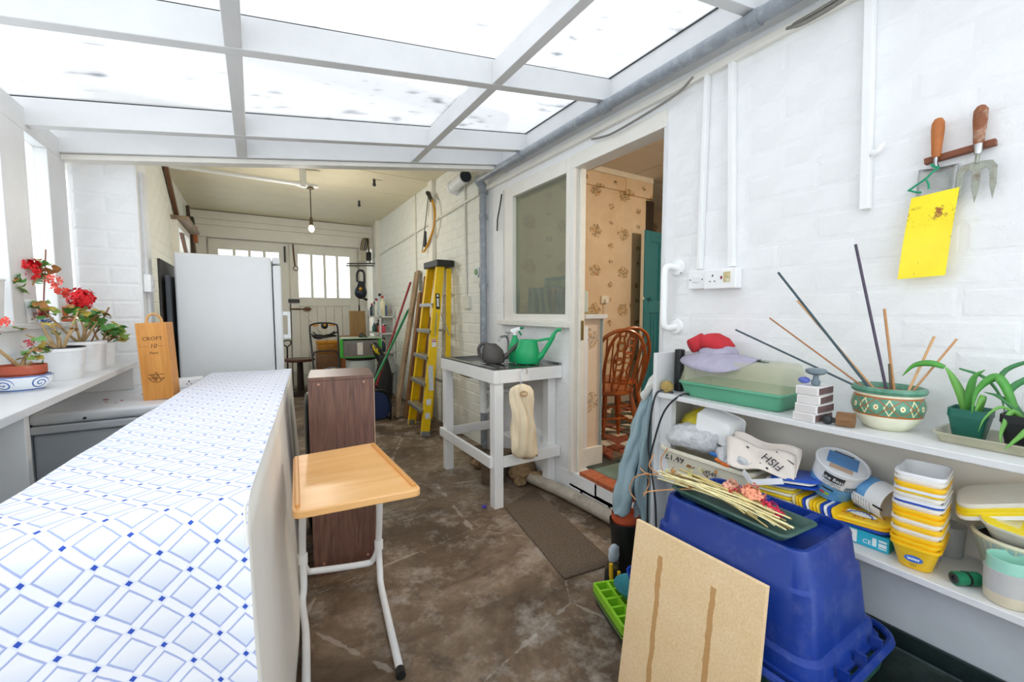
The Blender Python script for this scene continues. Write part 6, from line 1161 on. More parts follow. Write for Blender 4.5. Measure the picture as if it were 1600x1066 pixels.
for i, (c, nm) in enumerate(LC): lid('tub_lid', c, .15, .17, T(1.625, .775+.006*i, LS+.055+i*.0105, 4*i-8, -4, 0), nm+' lid in the pile on the brown tray', 'lid', 'lids on the brown tray')
for i in range(3): lid('tub_lid', ['f3f4f6', '1d49b0', '2c59c0'][i], .13, .15, T(1.615, .728-.008*i, LS+.116+.012*[1, 0, 2][i], 8, -9, 0), ['white lid between the two blue lids', 'lower blue lid leaning by the striped lids', 'upper blue lid leaning by the striped lids'][i], 'lid', 'blue tub lids')
cs = ['e8d9a0', 'f6c918', 'f6c918', '2046b0', 'f2f2f0', 'f6c918', 'f6c918', 'f4d23c', '2046b0', 'f2f2f0', '2046b0', 'f6c918']
nms = ['ivory', 'first yellow', 'second yellow', 'first blue', 'first white', 'third yellow', 'fourth yellow', 'pale yellow', 'second blue', 'second white', 'last blue', 'last yellow']
for i, c in enumerate(cs): lid('tub_lid', c, .085, .15, T(1.62, .69-.0105*i, LS+.052, 0, 68, 0) @ Matrix.Rotation(rad(90), 4, 'Z'), nms[i]+' lid in the row standing under the round yogurt tub', 'lid', 'row of standing tub lids', .007, .02)
# round branded tubs
def rtub(nm, Mx, r, h, lab, up):
    t = empty(nm, Mx.translation, lab, 'tub')
    part(MB().lathe([(r*.88, 0), (r*.9, .003), (r*.95, h*.5)], (0, 0, 0), 36, Mx @ T()), 'blue_band', M('6aa9dc', .4, var=.04), t, smooth=True)
    part(MB().lathe([(r*.951, h*.5), (r, h), (r*.96, h), (r*.9, h*.6)], (0, 0, 0), 36, Mx @ T()), 'white_wall', M('f0f1f2', .4, var=.02), t, smooth=True)
    if up:
        part(MB().lathe([(r*1.05, h-.006), (r*1.07, h), (r*1.07, h+.006), (r*1.0, h+.007), (r*.97, h+.002), (.002, h+.002)], (0, 0, 0), 36, Mx), 'lid', M('e8ebee', .35, var=.02), t, smooth=True)
        lm = Mx @ T(0, 0, h+.0025, 0); part(MB().box(-.02, .045, -r*.6, r*.6, 0, .001, lm @ T(0, 0, 0, 20)), 'lid_print', M('5e93cc', .4), t); part(MB().box(-.045, -.022, -r*.45, r*.45, 0, .001, lm @ T(0, 0, 0, 20)), 'lid_print', M('c8ad98', .5), t); part(MB().box(.045, .052, -r*.4, r*.4, 0, .001, lm @ T(0, 0, 0, 20)), 'lid_print', M('4b4f52', .5), t)
    return t
def curved(par, Mx, r, a0, w, z, h, mt, nm, dr=.0012):
    part(MB().grid(lambda a, b: Mx @ Vector(((r+dr)*math.cos(a0+(a-.5)*w/r), (r+dr)*math.sin(a0+(a-.5)*w/r), z+(b-.5)*h)), 10, 2), nm, mt, par, smooth=True)
Mb = T(1.665, .64, .665, 0) @ Matrix.Rotation(rad(22), 4, 'X') @ Matrix.Rotation(rad(-13), 4, 'Y')
tb_ = rtub('yogurt_tub', Mb, .07, .115, 'tilted round blue and white yogurt tub with lid', True); fa = math.radians(200)
curved(tb_, Mb, .068, fa-.12, .058, .093, .026, M('3a3d42', .5), 'name_panel', .002)
def on_tub(Mx, r, a, z): return Mx @ frame((r*math.cos(a), r*math.sin(a), z), (-math.sin(a), math.cos(a), 0), (0, 0, 1))
text('the Best', .017, M('f0f0f0', .5), tb_, on_tub(Mb, .0725, fa-.12, .093)); text('AUTHENTIC', .009, M('7a8590', .5), tb_, on_tub(Mb, .0705, fa-.1, .074)); text('YOGURT GREEK', .009, M('7a8590', .5), tb_, on_tub(Mb, .070, fa-.1, .063))
curved(tb_, Mb, .066, fa-.15, .03, .046, .006, M('20242c', .5), 'print_bar', .002); curved(tb_, Mb, .065, fa-.3, .012, .026, .008, M('d9442c', .5), 'print_patch', .002); curved(tb_, Mb, .065, fa-.12, .014, .026, .008, M('a8c83a', .5), 'print_patch', .002); curved(tb_, Mb, .065, fa+.14, .016, .036, .01, M('4f9bd0', .5), 'print_patch', .002)
lf = MB()
for i in range(7):
    a = fa+.45+i*.1; c = Mb @ Vector((.0695*math.cos(a), .0695*math.sin(a), .066)); e = Mb @ Vector((.0705*math.cos(a+.05), .0705*math.sin(a+.05), .076)); lf.bar(c, e, .003, .001, (-1, 0, 0)); e2 = Mb @ Vector((.0705*math.cos(a+.05), .0705*math.sin(a+.05), .058)); lf.bar(c, e2, .003, .001, (-1, 0, 0))
part(lf, 'leaf_print', M('5a7080', .5), tb_)
Ml = T(1.685, .56, LS+.142, 0) @ Matrix.Rotation(rad(-20), 4, 'Z') @ Matrix.Rotation(rad(98), 4, 'X')
tl2 = rtub('yogurt_tub', Ml, .056, .105, 'round blue and white yogurt tub lying on its side', False)
fb = math.radians(200); curved(tl2, Ml, .0555, fb, .05, .045, .055, M('eceef0', .5), 'nutrition_panel', .002)
pr = MB()
for i in range(6):
    for (a, b) in ((-.35, .1), (.15, .4)):
        p, q = Ml @ Vector((.0585*math.cos(fb+a), .0585*math.sin(fb+a), .025+i*.008)), Ml @ Vector((.0585*math.cos(fb+b), .0585*math.sin(fb+b), .025+i*.008)); pr.bar(p, q, .0014, .0008, (-1, 0, 0))
part(pr, 'small_print', M('8c949c', .5), tl2); curved(tl2, Ml, .057, fb-.3, .006, .1, .03, M('2a2d33', .5), 'barcode', .002)
# teal carton with margarine lids
tcb = empty('carton', (1.62, .52, LS), 'flat turquoise carton with white barcode label on the lower shelf', 'box'); TQ = M('2fb2d0', .45, var=.04); Mt = T(1.625, .528, Z, 2)
part(MB().box(-.05, .05, -.077, .077, 0, .046, Mt), 'carton_body', TQ, tcb, bev=.001); part(MB().box(-.0512, -.05, .0, .075, .004, .042, Mt), 'white_label', M('eef0f2', .5), tcb)
bc_ = MB()
for i in range(9): bc_.box(-.0518, -.0512, .012+i*.002, .013+i*.002+(i % 3)*.0004, .012, .03, Mt)
for i in range(4): bc_.box(-.0518, -.0512, .045, .068, .012+i*.007, .0145+i*.007, Mt)
part(bc_, 'barcode', M('30343a', .5), tcb); text('CE', .018, WHITE, tcb, Mt @ frame((-.0505, -.025, .016), (0, -1, 0), (0, 0, 1))); 
part(MB().box(-.0515, -.05, -.048, -.038, .01, .034, Mt).box(-.0515, -.05, -.072, -.053, .008, .011, Mt).box(-.0515, -.05, -.072, -.053, .014, .024, Mt).box(-.0515, -.05, -.072, -.053, .028, .034, Mt), 'symbol_print', M('e6f4f8', .5), tcb)
for i in range(3):
    t = lid('tub_lid', ['1d49b0', 'f6c422', 'fbd22e'][i], .115, .165, T(1.625, .53+.002*i, LS+.052+i*.0085, 3*i, -3, 0), ['blue lid on the turquoise carton under two yellow lids', 'lower yellow lid on the turquoise carton', 'upper yellow printed margarine lid on the turquoise carton'][i], 'lid', 'lids on the turquoise carton', .008, .035)
lt_ = frame((1.615, .53, LS+.0815), (0, -1, 0), (1, 0, 0)); 
part(MB().lathe([(.026, 0), (.026, .0006)], (0, 0, 0), 20, lt_, 1.5, .75), 'oval_print', M('f2f2ee', .5), t); part(MB().tube(spline([(-.035+.005*i, .012+.004*(-1)**i-.00018*(i-7)**2*4+.004, .001) for i in range(15)], 3), .0017, 5).xf(lt_), 'script_print', M('2a4fb0', .5), t)
sp_ = MB()
for i in range(22):
    a = R.uniform(0, 6.28); x, y = R.uniform(.8, 1)*.062*math.cos(a), R.uniform(.75, 1)*.04*math.sin(a); sp_.box(x-.003, x+.003, y-.002, y+.002, 0, .0006, lt_)
part(sp_, 'speckle_print', M('d8682c', .5), t)
# nested stack of margarine tubs
seq = ['y', 'y', 'y', 'w', 'y', 'w', 'y', 'y', 'w', 'b', 'w', 'b', 'y', 'w', 'W']
wordn = ['bottom', 'second', 'third', 'fourth', 'fifth', 'sixth', 'seventh', 'eighth', 'ninth', 'tenth', 'eleventh', 'twelfth', 'thirteenth', 'fourteenth', 'top']
cn2 = {'y': 'yellow', 'w': 'translucent white', 'b': 'blue striped', 'W': 'plain white'}
cc2 = {'y': M('f9c81c', .4, var=.03), 'w': M('e9e4da', .35, var=.05), 'b': M('e3e6ee', .35, var=.03), 'W': M('f3f4f6', .35, var=.01)}
tmesh = {}
for i, s in enumerate(seq):
    Ms = T(1.605, .392, Z+i*.0145, 6+R.uniform(-2, 2)); t = empty('margarine_tub', (1.605, .392, Z+i*.0145), '%s %s tub in the tall nested tub stack' % (wordn[i], cn2[s]), 'tub', 'nested stack of tubs')
    m = tubmb(.152, .098, .118, .07, .072, .02, .0015, .004, .007)
    if i: 
        pass
    part(m.xf(Ms), 'tub_body', cc2[s], t, smooth=True)
    if s == 'b': part(MB().loft([rr(.1552, .1012, .022, .064), rr(.1545, .1005, .022, .0585)], cap=False).xf(Ms), 'printed_band', M('2f55b8' if i == 9 else 'e8c42a', .4), t, smooth=True)
    if i == 0:
        fl_ = Ms @ frame((-.0725, .0, .035), (0, -1, 0), (.25, 0, 1)); part(MB().lathe([(.015, 0), (.015, .0008)], (0, 0, 0), 20, fl_, 1.3, .6), 'oval_badge', M('2c62b8', .4), t, smooth=True); part(MB().tube(spline([(-.012+.0024*i, .0028*(-1)**i, .0012) for i in range(11)], 3), .0009, 5).xf(fl_), 'script_print', WHITE, t)
        part(MB().box(-.008, .008, -.0145, -.0135, 0, .0008, fl_).box(-.006, .006, -.018, -.017, 0, .0008, fl_), 'small_print', M('6a5a20', .5), t)
        fe = Ms @ frame((.0, -.0452, .035), (1, 0, 0), (0, -.15, 1)); part(MB().lathe([(.017, 0), (.017, .0008)], (0, 0, 0), 16, fe, 1, 1), 'flower_badge', M('4a70c0', .4), t)
        spk = MB()
        for _ in range(30):
            x, y = R.uniform(-.045, .045), R.uniform(-.024, .024)
            if x*x+y*y > .0004: spk.box(x-.0018, x+.0018, y-.0018, y+.0018, 0, .0008, fe)
        part(spk, 'speckle_print', M('a8602c', .5), t)
# fluted pot, yellow tub, cups
fp = empty('fluted_pot', (1.69, .215, LS), 'large pale blue pot with cream stripes on the lower shelf', 'plant pot')
def flute(k, x, y, z, v):
    a = k.math('FRACT', k.math('DIVIDE', k.math('ARCTAN2', y, x), 6.2832/36)); rim = k.math('GREATER_THAN', z, .122); return k.mix(k.math('MAXIMUM', k.math('LESS_THAN', a, .22), rim), lin('b9d3d6'), lin('ece7cc'))
FLU = print_mat('striped_glaze', flute, .3)
part(MB().lathe([(.055, 0), (.058, .003), (.092, .125), (.094, .127), (.094, .133), (.087, .133), (.08, .115), (.02, .11)], (0, 0, 0), 60), 'pot_body', FLU, fp, smooth=True, local=True)
part(MB().lathe([(.082, .117), (.004, .122)], (0, 0, 0), 24).wob(.004, 50), 'soil', SOIL, fp, smooth=True, local=True)
yt = empty('yellow_label_tub', (1.69, .215, .69), 'clear tub with yellow and red printed lid lying in the striped pot', 'tub'); My = T(1.685, .21, LS+.128, 0) @ Matrix.Rotation(rad(-14), 4, 'Y') @ Matrix.Rotation(rad(6), 4, 'X')
part(tubmb(.135, .155, .105, .12, .055, .03, .002, .004, .005).xf(My), 'tub_body', glassy('e8e8dc', .8, .25), yt, smooth=True); part(MB().prism([(p.x, p.y) for p in rr(.136, .156, .03, 0)], .003, My @ T(0, 0, .054)), 'lid', YELLOW2, yt)
part(MB().box(-.06, .06, -.03, -.012, 0, .0012, My @ T(0, 0, .057, 18)), 'red_stripe', M('e0401e', .4), yt); part(MB().lathe([(.02, 0), (.02, .001)], (0, 0, 0), 20, My @ T(-.02, -.05, .057)), 'blue_badge', M('5aa0d0', .4), yt); part(MB().box(-.045, .0, .01, .05, 0, .0012, My @ T(0, 0, .057)), 'pale_print', M('eee6b0', .5), yt)
for i in range(4): lid('tub_lid', ['f0ece0', 'f8dc1c', 'f8dc1c', 'eceef2'][3-i], .11, .19, T(1.69, .25, .745+.011*i, 8) @ Matrix.Rotation(rad(-22), 4, 'X') @ Matrix.Rotation(rad(-14), 4, 'Y'), ['lowest white', 'lower yellow', 'upper yellow', 'topmost cream'][i]+' lid slanting over the yellow labelled tub', 'lid', 'lids over the yellow tub', .01, .03)
cpn = empty('planter_cup', (1.565, .215, LS), 'two tone grey and sand cup with a mint cup inside', 'cup')
part(MB().lathe([(.034, 0), (.039, .006), (.041, .03)], (1.567, .218, Z), 32), 'sand_base', M('d8cdb4', .6, var=.05), cpn, smooth=True); part(MB().lathe([(.041, .03), (.042, .085), (.039, .085), (.037, .03)], (1.567, .218, Z), 32), 'grey_wall', M('bdbcba', .7, var=.06), cpn, smooth=True)
mc = empty('mint_cup', (1.567, .218, LS+.05), 'mint green cup nested in the grey and sand cup', 'cup'); part(MB().lathe([(.025, .01), (.028, .012), (.0385, .06), (.0385, .095), (.0365, .095), (.034, .06), (.02, .02)], (1.567, .218, Z+.02), 32), 'cup_wall', M('9fd6c4', .45, var=.03), mc, smooth=True)
hc = empty('hose_connector', (1.59, .29, LS), 'green hose connector lying on the lower shelf', 'hose connector'); Mh = T(1.575, .29, Z+.0175) @ Matrix.Rotation(rad(55), 4, 'Z') @ Matrix.Rotation(rad(90), 4, 'X')
part(MB().lathe([(.017, -.03), (.0175, 0), (.0165, .004), (.017, .028), (.012, .03), (.011, .01)], (0, 0, 0), 20, Mh @ Matrix.Rotation(rad(180), 4, 'X')), 'body', M('1c7a56', .4, var=.1), hc, smooth=True); part(MB().lathe([(.0178, -.003), (.0178, .003)], (0, 0, 0), 20, Mh), 'seal_ring', BLACK, hc, smooth=True)
part(MB().lathe([(.0135, .027), (.0135, .0305), (.006, .0305), (.006, .02)], (0, 0, 0), 16, Mh @ Matrix.Rotation(rad(180), 4, 'X')), 'bore', DARK, hc, smooth=True)
solo(MB().lathe([(.03, 0), (.032, .004), (.036, .09), (.037, .092), (.034, .092), (.03, .006), (.004, .004)], (1.735, .36, Z), 28), 'clear_cup', glassy('d8dadc', .45, .1), 'clear plastic cup standing behind the tub stack', 'cup', smooth=True)
solo(MB().lathe([(.03, 0), (.045, .01), (.055, .05), (.05, .09), (.03, .11), (.005, .115)], (1.575, .115, Z), 28), 'flowered_jar', print_mat('flower_print', lambda k, x, y, z, v: k.mix(k.ramp(k.noise(v, 55, 2), [(.58, (0,0,0)), (.64, (1,1,1))]), lin('e8ecee'), lin('a58ac0')), .4), 'white jar printed with lilac flowers at the shelf end', 'jar', smooth=True)
# ---------------------------------------------------------------- coat, cables, boots and pots by the shelf end
COAT = M('8fa5ac', .85, var=.06, sc=5, bump=.3, bsc=26)
def garment(path, nm, par, mt, n=48, folds=6, seed=0, amp=.2):
    rings = []
    P5 = [Vector(p[:3]) for p in path]; sp3 = spline(P5, 4); rxs = spline([(p[3], p[4], 0) for p in path], 4)
    for q, (c, r_) in enumerate(zip(sp3, rxs)):
        ring = []
        for i in range(n):
            a = 2*math.pi*i/n; f = 1+amp*math.sin(folds*a+1.3*math.sin(q*.35+seed)+seed)*.6+amp*.5*math.sin(3*a+q*.25+seed)
            ring.append(Vector((c.x+r_.x*math.cos(a)*f, c.y+r_.y*math.sin(a)*f, c.z+.008*math.sin(4*a+q*.7+seed))))
        rings.append(ring)
    return part(MB().loft(rings).wob(.009, 17, seed).wob(.004, 45, seed), nm, mt, par, smooth='full')
jk = empty('jacket', (1.6, 1.36, .25), 'pale blue grey jacket hanging at the end of the shelf unit', 'jacket')
garment([(1.63, 1.325, .99, .01, .008), (1.625, 1.328, .95, .03, .016), (1.61, 1.335, .86, .045, .03), (1.6, 1.34, .75, .06, .036), (1.59, 1.34, .62, .075, .038), (1.585, 1.34, .5, .08, .04), (1.58, 1.345, .4, .075, .042), (1.585, 1.345, .32, .07, .042), (1.585, 1.345, .27, .064, .04), (1.585, 1.345, .265, .03, .02)], 'jacket_body', jk, COAT)
garment([(1.6, 1.36, .88, .012, .012), (1.575, 1.375, .8, .034, .028), (1.55, 1.385, .68, .045, .034), (1.515, 1.39, .57, .05, .036), (1.485, 1.39, .46, .05, .036), (1.465, 1.39, .37, .05, .035), (1.455, 1.39, .325, .046, .034), (1.455, 1.39, .32, .02, .018)], 'sleeve', jk, COAT, seed=2, folds=4)
garment([(1.6, 1.372, .55, .03, .012), (1.605, 1.385, .5, .045, .022), (1.61, 1.385, .45, .04, .02), (1.61, 1.38, .42, .02, .01)], 'pocket_fold', jk, COAT, seed=4, folds=3)
wbg = empty('canvas_bag', (1.58, 1.34, .85), 'off white canvas bag flap hanging over the jacket shoulder', 'bag'); garment([(1.66, 1.315, 1.06, .006, .008), (1.63, 1.32, 1.0, .02, .015), (1.6, 1.335, .93, .04, .02), (1.59, 1.37, .87, .045, .02), (1.61, 1.375, .83, .014, .012)], 'flap', wbg, M('dcdcd6', .9, var=.05, bump=.2), folds=3)
for i, (pts, lab) in enumerate([([(1.56, 1.2, TS+.004), (1.53, 1.24, TS+.01), (1.508, 1.26, .88), (1.505, 1.285, .7), (1.5, 1.27, .6), (1.48, 1.22, .45), (1.47, 1.2, .3)], 'black cable dropping from the twine over the shelf end'), ([(1.6, 1.12, TS+.004), (1.53, 1.14, TS+.006), (1.505, 1.2, .84), (1.505, 1.25, .7), (1.505, 1.28, .55), (1.505, 1.28, .3), (1.505, 1.28, .05)], 'black cable looping from the bin bag roll down the end panel')]): solo(MB().tube(spline(pts, 6), .0042, 8), 'power_cable', CABLE, lab, 'cable', 'black cables at the shelf end', smooth=True)
bp = empty('bucket_pot', (1.5, 1.4, 0), 'tall black florist bucket standing before the jacket', 'bucket'); part(potmb(.075, .055, .27, .005, .03, .003, .02).xf(T(1.49, 1.4, .001)), 'bucket_wall', BLACK, bp, smooth=True)
tq = empty('terracotta_pot', (1.49, 1.4, .2), 'terracotta plastic pot nested in the black bucket', 'plant pot'); part(potmb(.066, .05, .09, .004, .03, .003, .03).xf(T(1.49, 1.4, .215)), 'pot_wall', M('b9502f', .5, var=.1), tq, smooth=True)
gv = empty('garden_gloves', (1.37, 1.33, 0), 'black and yellow garden gloves standing upright with grey palm', 'gloves')
part(MB().loft([ovalring(1.345, 1.34, .03, .028, .002), ovalring(1.345, 1.34, .036, .03, .03), ovalring(1.35, 1.345, .034, .026, .09), ovalring(1.355, 1.345, .03, .02, .13)]).wob(.006, 30, 1), 'cuff', M('1d1d1b', .8, var=.2, dirt='c8a428', dsc=30, damt=.5), gv, smooth='full')
part(MB().tube([(1.33, 1.325, .02), (1.325, 1.325, .14)], .009, 8).tube([(1.365, 1.315, .03), (1.36, 1.31, .1)], .008, 8), 'yellow_trim', M('e0ae1e', .6), gv, smooth=True)
part(MB().loft([ovalring(1.365, 1.35, .02, .014, .11), ovalring(1.37, 1.352, .032, .016, .15), ovalring(1.372, 1.355, .03, .014, .185), ovalring(1.372, 1.356, .012, .008, .2)]), 'palm', M('a9b3bc', .7, var=.15, sc=50), gv, smooth='full')
solo(MB().loft([ovalring(1.3, 1.17, .05, .05, .1), ovalring(1.3, 1.17, .075, .075, .13), ovalring(1.3, 1.17, .08, .08, .14), ovalring(1.3, 1.17, .07, .07, .135), ovalring(1.3, 1.17, .03, .03, .105)]), 'plastic_bowl', M('3f8f96', .4, var=.08), 'teal plastic bowl on the seed tray', 'bowl', smooth=True)
solo(MB().loft([ovalring(1.315, 1.15, .035, .035, .145), ovalring(1.315, 1.15, .055, .055, .2), ovalring(1.315, 1.15, .048, .048, .2), ovalring(1.315, 1.15, .03, .03, .15)]), 'blue_cup', M('1a45a8', .35, var=.08), 'royal blue cup standing in the teal bowl', 'cup', smooth=True)
sd = empty('seed_tray', (1.27, 1.15, 0), 'lime green cell seed tray on a dark base tray', 'seed tray'); Ms = T(1.265, 1.165, .001, -18); LIME = M('8fce2c', .4, var=.05)
part(tubmb(.19, .27, .17, .25, .055, .012, .003, .003, .006).xf(Ms), 'base_tray', M('3a4148', .5, var=.1), sd, smooth=True)
for x in [-.09+i*.06 for i in range(4)]: part(MB().box(x-.006, x+.006, -.13, .13, .04, .09, Ms), 'cell_wall', LIME, sd, bev=.001)
for y in [-.13+i*.052 for i in range(6)]: part(MB().box(-.092, .092, y-.005, y+.005, .041, .091, Ms), 'cell_wall', LIME, sd, bev=.001)
part(MB().box(-.09, .09, -.13, .13, .038, .044, Ms), 'cell_floor', M('6ea41c', .5), sd)
# ---------------------------------------------------------------- recycling box, boards
rb = empty('recycling_box', (1.27, .7, .35), 'upturned blue recycling box with dusty edges', 'box'); BLU = M('0a3186', .42, var=.14, sc=5, dirt='7f88a6', dsc=16, damt=.2)
Mr = T(1.298, .70, 0); BH = .66
def R4(w, d, z, r=.05): return [v for v in rr(w, d, r, z, 5)]
part(MB().loft([R4(.40, .56, .352, .06), R4(.40, .56, .362, .06), R4(.385, .545, .364, .06), R4(.375, .53, .40, .055), R4(.35, .505, .41, .05), R4(.325, .47, .56, .045), R4(.31, .455, .568, .045), R4(.295, .43, BH-.008, .04), R4(.285, .42, BH, .035), R4(.265, .40, BH, .03), R4(.26, .395, BH-.025, .03)]).xf(Mr), 'box_shell', BLU, rb, smooth=True)
for y in (-.12, .02, .13): part(MB().box(-.13, .13, y-.012, y+.012, BH-.024, BH-.001, Mr), 'base_rib', BLU, rb, bev=.003)
part(MB().tube([Mr @ v for v in R4(.45, .6, .357, .07)]+[Mr @ R4(.45, .6, .357, .07)[0]], .011, 8), 'rim', BLU, rb, smooth=True)
for s in (-1, 1):
    for u in (-.1, .06): part(MB().box(s*.2 if s > 0 else -.225, s*.225 if s > 0 else -.2, u, u+.008, .352, .39, Mr), 'rim_fin', BLU, rb)
for u in (-.1, .0, .1): part(MB().box(u, u+.008, -.3, -.275, .352, .392, Mr), 'rim_fin', BLU, rb)
gb = empty('green_box', (1.275, .7, 0), 'dark green plastic box under the blue recycling box', 'box'); DG = M('1f4a42', .4, var=.15, dirt='9aa89a', dsc=18, damt=.3)
part(MB().loft([R4(.28, .48, .002, .05), R4(.32, .52, .3, .05), R4(.37, .59, .305, .07), R4(.37, .59, .335, .07), R4(.3, .4, .338, .06)]).xf(Mr), 'box_shell', DG, gb, smooth=True)
trg = empty('trough', (1.52, .3, 0), 'black green planting trough on the floor under the shelf', 'trough'); part(tubmb(.09, .9, .07, .86, .33, .02, .004, .006, .012).xf(T(1.548, .2, .001)), 'trough_body', M('1c2a2a', .45, var=.2, dirt='5a6a66', dsc=8, damt=.3), trg, smooth=True)
k = NT('chipboard'); v = k.coord('Object'); f = k.noise(v, 160, 3, .7); g = k.noise(v, 9, 6)
col = k.mix(.5, k.ramp(f, [(.3, lin('d6b07c')), (.7, lin('f6dcb2'))]), k.ramp(g, [(.3, lin('e6c798')), (.7, lin('f0d6b0'))])); s_ = k.node('ShaderNodeSeparateXYZ'); k.link(v, s_.inputs[0])
for yc in (-.075, .1):
    wob_ = k.math('ADD', s_.outputs[1], k.math('MULTIPLY', k.math('SUBTRACT', k.noise(v, 14, 4), .5), .02)); st = k.math('MULTIPLY', k.math('LESS_THAN', k.math('ABSOLUTE', k.math('SUBTRACT', wob_, yc)), .0085), k.math('LESS_THAN', s_.outputs[2], .51)); col = k.mix(k.math('MULTIPLY', st, .75), col, lin('b5803f'))
k.base(col, .8); k.bump(f, .2, .003)
m = MB(); A_, B_ = Vector((1.058, .945, .583)), Vector((1.066, .53, .585)); C_, D_ = Vector((.992, .955, .002)), Vector((1.0, .525, .002)); nn = Vector((.014, 0, -.002))
m.add([D_, C_, A_, B_, D_+nn, C_+nn, A_+nn, B_+nn], [(0,1,2,3),(7,6,5,4),(0,4,5,1),(1,5,6,2),(2,6,7,3),(3,7,4,0)]); solo(m, 'chipboard_sheet', k.m, 'chipboard sheet with two glue stripes leaning on the blue box', 'board', bev=.002)
gt = empty('drip_tray', (1.25, .7, BH), 'dark green drip tray of dried stems on the blue box', 'tray'); Mg = T(1.235, .71, BH+.001, -3)
part(tubmb(.15, .36, .125, .33, .028, .015, .002, .008, .003).xf(Mg), 'tray_body', M('3f5f58', .4, var=.1), gt, smooth=True)
ds_ = empty('dried_stems', (1.25, .75, BH+.03), 'bundle of dried straw stems with faded coral flower heads', 'dried flowers'); STRW = [M('e6dcaa', .8, var=.2, sc=40), M('cdb87a', .8, var=.2, sc=40), M('a9905a', .8, var=.2, sc=40)]
for i in range(34):
    y0, y1 = .93+R.uniform(-.06, .03), .575+R.uniform(-.04, .12); x0, x1 = 1.22+R.uniform(-.07, .06), 1.215+R.uniform(-.05, .04); z0 = BH+.03+R.uniform(0, .022)
    part(MB().tube(spline([(x0, y0, z0+R.uniform(0, .014)), ((x0+x1)/2+R.uniform(-.015, .015), (y0+y1)/2, z0+.012), (x1, y1, z0-.006+R.uniform(-.006, .004))], 3), R.uniform(.0016, .0036), 5), 'straw_stem', STRW[i % 3], ds_)
for (p, r_, c, n) in [((1.265, .685, BH+.058), .036, M('f0a080', .7, var=.2), 46), ((1.25, .745, BH+.06), .032, M('f2b498', .7, var=.2), 40), ((1.225, .72, BH+.06), .018, M('c8283c', .6), 14), ((1.255, .63, BH+.045), .022, M('d62a48', .6), 20), ((1.245, .6, BH+.04), .018, M('d83058', .6), 16)]: flower(ds_, p, r_, c, n)
for i in range(16): put_leaf(ds_, (1.24+R.uniform(-.07, .07), .88+R.uniform(-.06, .06), BH+.05+R.uniform(-.01, .03)), R.choice([DRY, M('b8b070', .8, var=.3, sc=30)]), .009, R.uniform(-1, 1), R.uniform(-1, 1), R.uniform(0, 6))
tg = empty('dry_twigs', (1.2, .95, BH), 'thin orange brown branching twigs trailing off the blue box', 'twigs'); TWG = M('c08a58', .8, var=.2, sc=40)
for pts in [[(1.3, .75, .672), (1.2, .84, .69), (1.12, .93, .67), (1.1, .955, .655)], [(1.28, .85, .69), (1.22, .95, .70), (1.2, 1.02, .68), (1.2, 1.06, .69)], [(1.2, .97, .695), (1.18, 1.0, .72), (1.2, 1.0, .76)], [(1.2, .95, .69), (1.24, 1.0, .73), (1.25, .98, .78)], [(1.2, 1.02, .685), (1.17, 1.06, .66), (1.16, 1.07, .61), (1.17, 1.05, .58)], [(1.2, 1.03, .68), (1.24, 1.05, .63), (1.2, 1.04, .59)], [(1.3, .8, .68), (1.26, .86, .7), (1.22, .9, .69)]]: part(MB().tube(spline(pts, 5), .0022, 5), 'twig', TWG, tg, smooth=True)
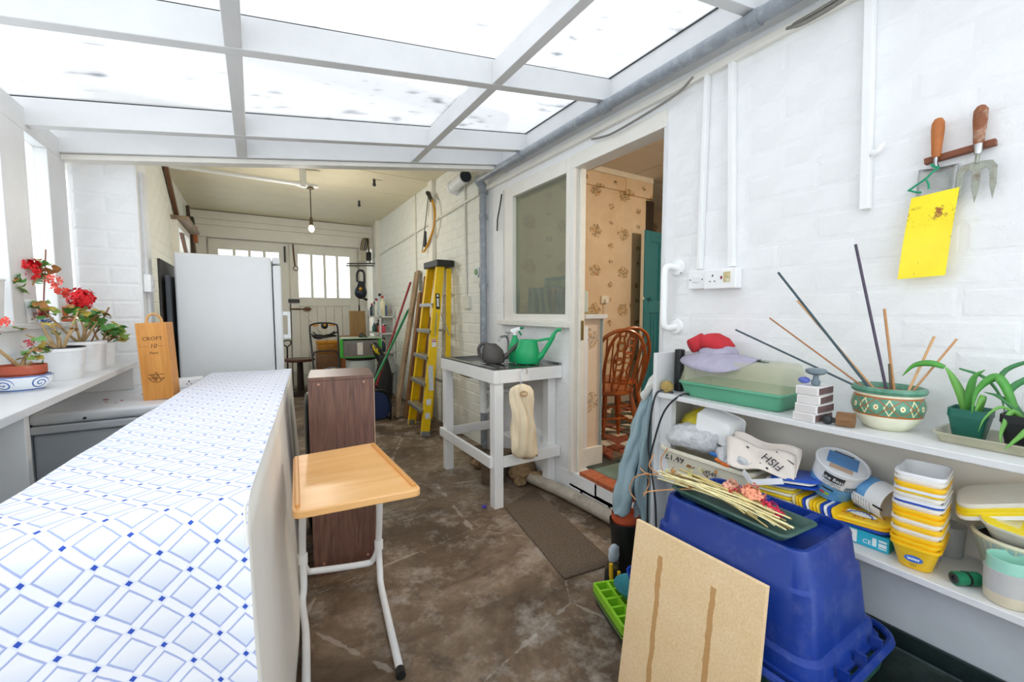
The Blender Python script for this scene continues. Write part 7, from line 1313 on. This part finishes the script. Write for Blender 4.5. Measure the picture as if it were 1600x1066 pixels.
# ---------------------------------------------------------------- sub-parts hang on the part they belong to
SUBS = {'fridge': {'door': ['handle']}, 'overbed_table': {'leg': ['end_cap', 'collar'], 'table_top': ['edge_strip', 'clamp_knob']}, 'storage_crate': {'clear_front': ['paper_label']}, 'lawn_mower': {'handle': ['switch_box', 'dead_man_lever', 'cable_bundle'], 'motor_cover': ['badge'], 'deck': ['wheel']},
 'stepladder': {'front_rail': ['rail_flange', 'brand_label', 'sticker', 'spreader', 'foot'], 'back_rail': ['back_brace']}, 'spray_bottle': {'spray_head': ['trigger']}, 'hand_fork': {'handle': ['ferrule'], 'tines': ['shank']}, 'leaf_blower': {'body': ['filler_cap', 'nozzle', 'neck']},
 'bow_saw': {'bow_frame': ['grip', 'lower_grip']}, 'suitcase': {'shell': ['band', 'catch', 'handle']}, 'bottle_box': {'sliding_lid': ['lettering', 'ship_emblem', 'flourish'], 'top_board': ['rope_handle']}, 'extension_socket': {'body': ['socket_holes']}, 'double_socket': {'plate': ['socket_holes', 'red_button', 'beige_label', 'test_button']},
 'light_switch': {'plate': ['rocker', 'screw']}, 'wall_socket': {'plate': ['plug']}, 'grab_rail': {'rail': ['flange']}, 'sink_stand': {'bowl': ['waste_trap']}, 'tap': {'spout': ['handle']}, 'matchbox': {'sleeve': ['striking_strip', 'drawer_end']}, 'price_tub': {'tub_body': ['lettering']}, 'paper_bag': {'front_sheet': ['lettering', 'paper_handle', 'small_print']},
 'yogurt_tub': {'lid': ['lid_print'], 'white_wall': ['name_panel', 'lettering', 'leaf_print', 'nutrition_panel', 'small_print', 'barcode'], 'blue_band': ['print_bar', 'print_patch']}, 'carton': {'carton_body': ['white_label', 'barcode', 'lettering', 'symbol_print']}, 'margarine_tub': {'tub_body': ['printed_band', 'oval_badge', 'lettering', 'flower_badge', 'speckle_print', 'script_print', 'small_print']},
 'yellow_label_tub': {'lid': ['red_stripe', 'blue_badge', 'pale_print']}, 'geranium_pot': {'pot': ['soil', 'dark_rim'], 'stem': ['leaf', 'flower_stalk', 'flower_head']}, 'amaryllis_pot': {'pot': ['soil']}, 'patterned_pot': {'pot_body': ['soil']}, 'fluted_pot': {'pot_body': ['soil']}, 'recycling_box': {'box_shell': ['base_rib', 'rim'], }, 'jacket': {'jacket_body': ['pocket_fold']},
 'hose_connector': {'body': ['seal_ring', 'bore']}, 'hose_reel': {'frame_loop': ['crossbar']}, 'fuse_box': {'box': ['cable']}, 'junction_box': {'box': ['rocker']}, 'wall_valve': {'body': ['dial']}, 'vent_pipe': {'pipe_body': ['dark_bore', 'elbow']}, 'pendant_bulb': {'flex': ['holder', 'bulb']}, 'ceiling_pipe': {'pipe_run': ['coupling', 'pipe_drop']},
 'garden_gloves': {'cuff': ['yellow_trim']}, 'picture_frame': {'moulding': ['picture']}, 'book': {'cover': ['pages']}, 'veneer_cabinet': {'front_panel': ['screw_cap'], 'side_panel': ['edge_strip']}, 'chest_freezer': {'lid': ['screw']}, 'cloth_bag': {'bag_body': ['bag_opening', 'hanger']}, 'gutter_pipe': {'pipe_run': ['bracket']}, 'downpipe': {'pipe_run': ['collar', 'elbow']}, 'bottle': {'body': ['cap']}, 'green_pole': {'shaft': ['end_cap']}, 'drum': {'drum_body': ['handle']}, 'garden_vacuum': {'motor_body': ['trigger_grip']}}
def stem_of(o): return o.name.split('.')[0]
def centre(o):
    bb = [Vector(c) for c in o.bound_box]; return sum(bb, Vector())/8+o.location
for root in [o for o in COL.objects if o.parent is None and stem_of(o) in SUBS]:
    kids = list(root.children)
    for host, subs in SUBS[stem_of(root)].items():
        hosts = [c for c in kids if stem_of(c) == host]
        if not hosts: continue
        for c in kids:
            if stem_of(c) in subs:
                h = min(hosts, key=lambda q: (centre(q)-centre(c)).length); loc = c.location-h.location
                c.parent = h; c.location = loc
bpy.context.view_layer.update()
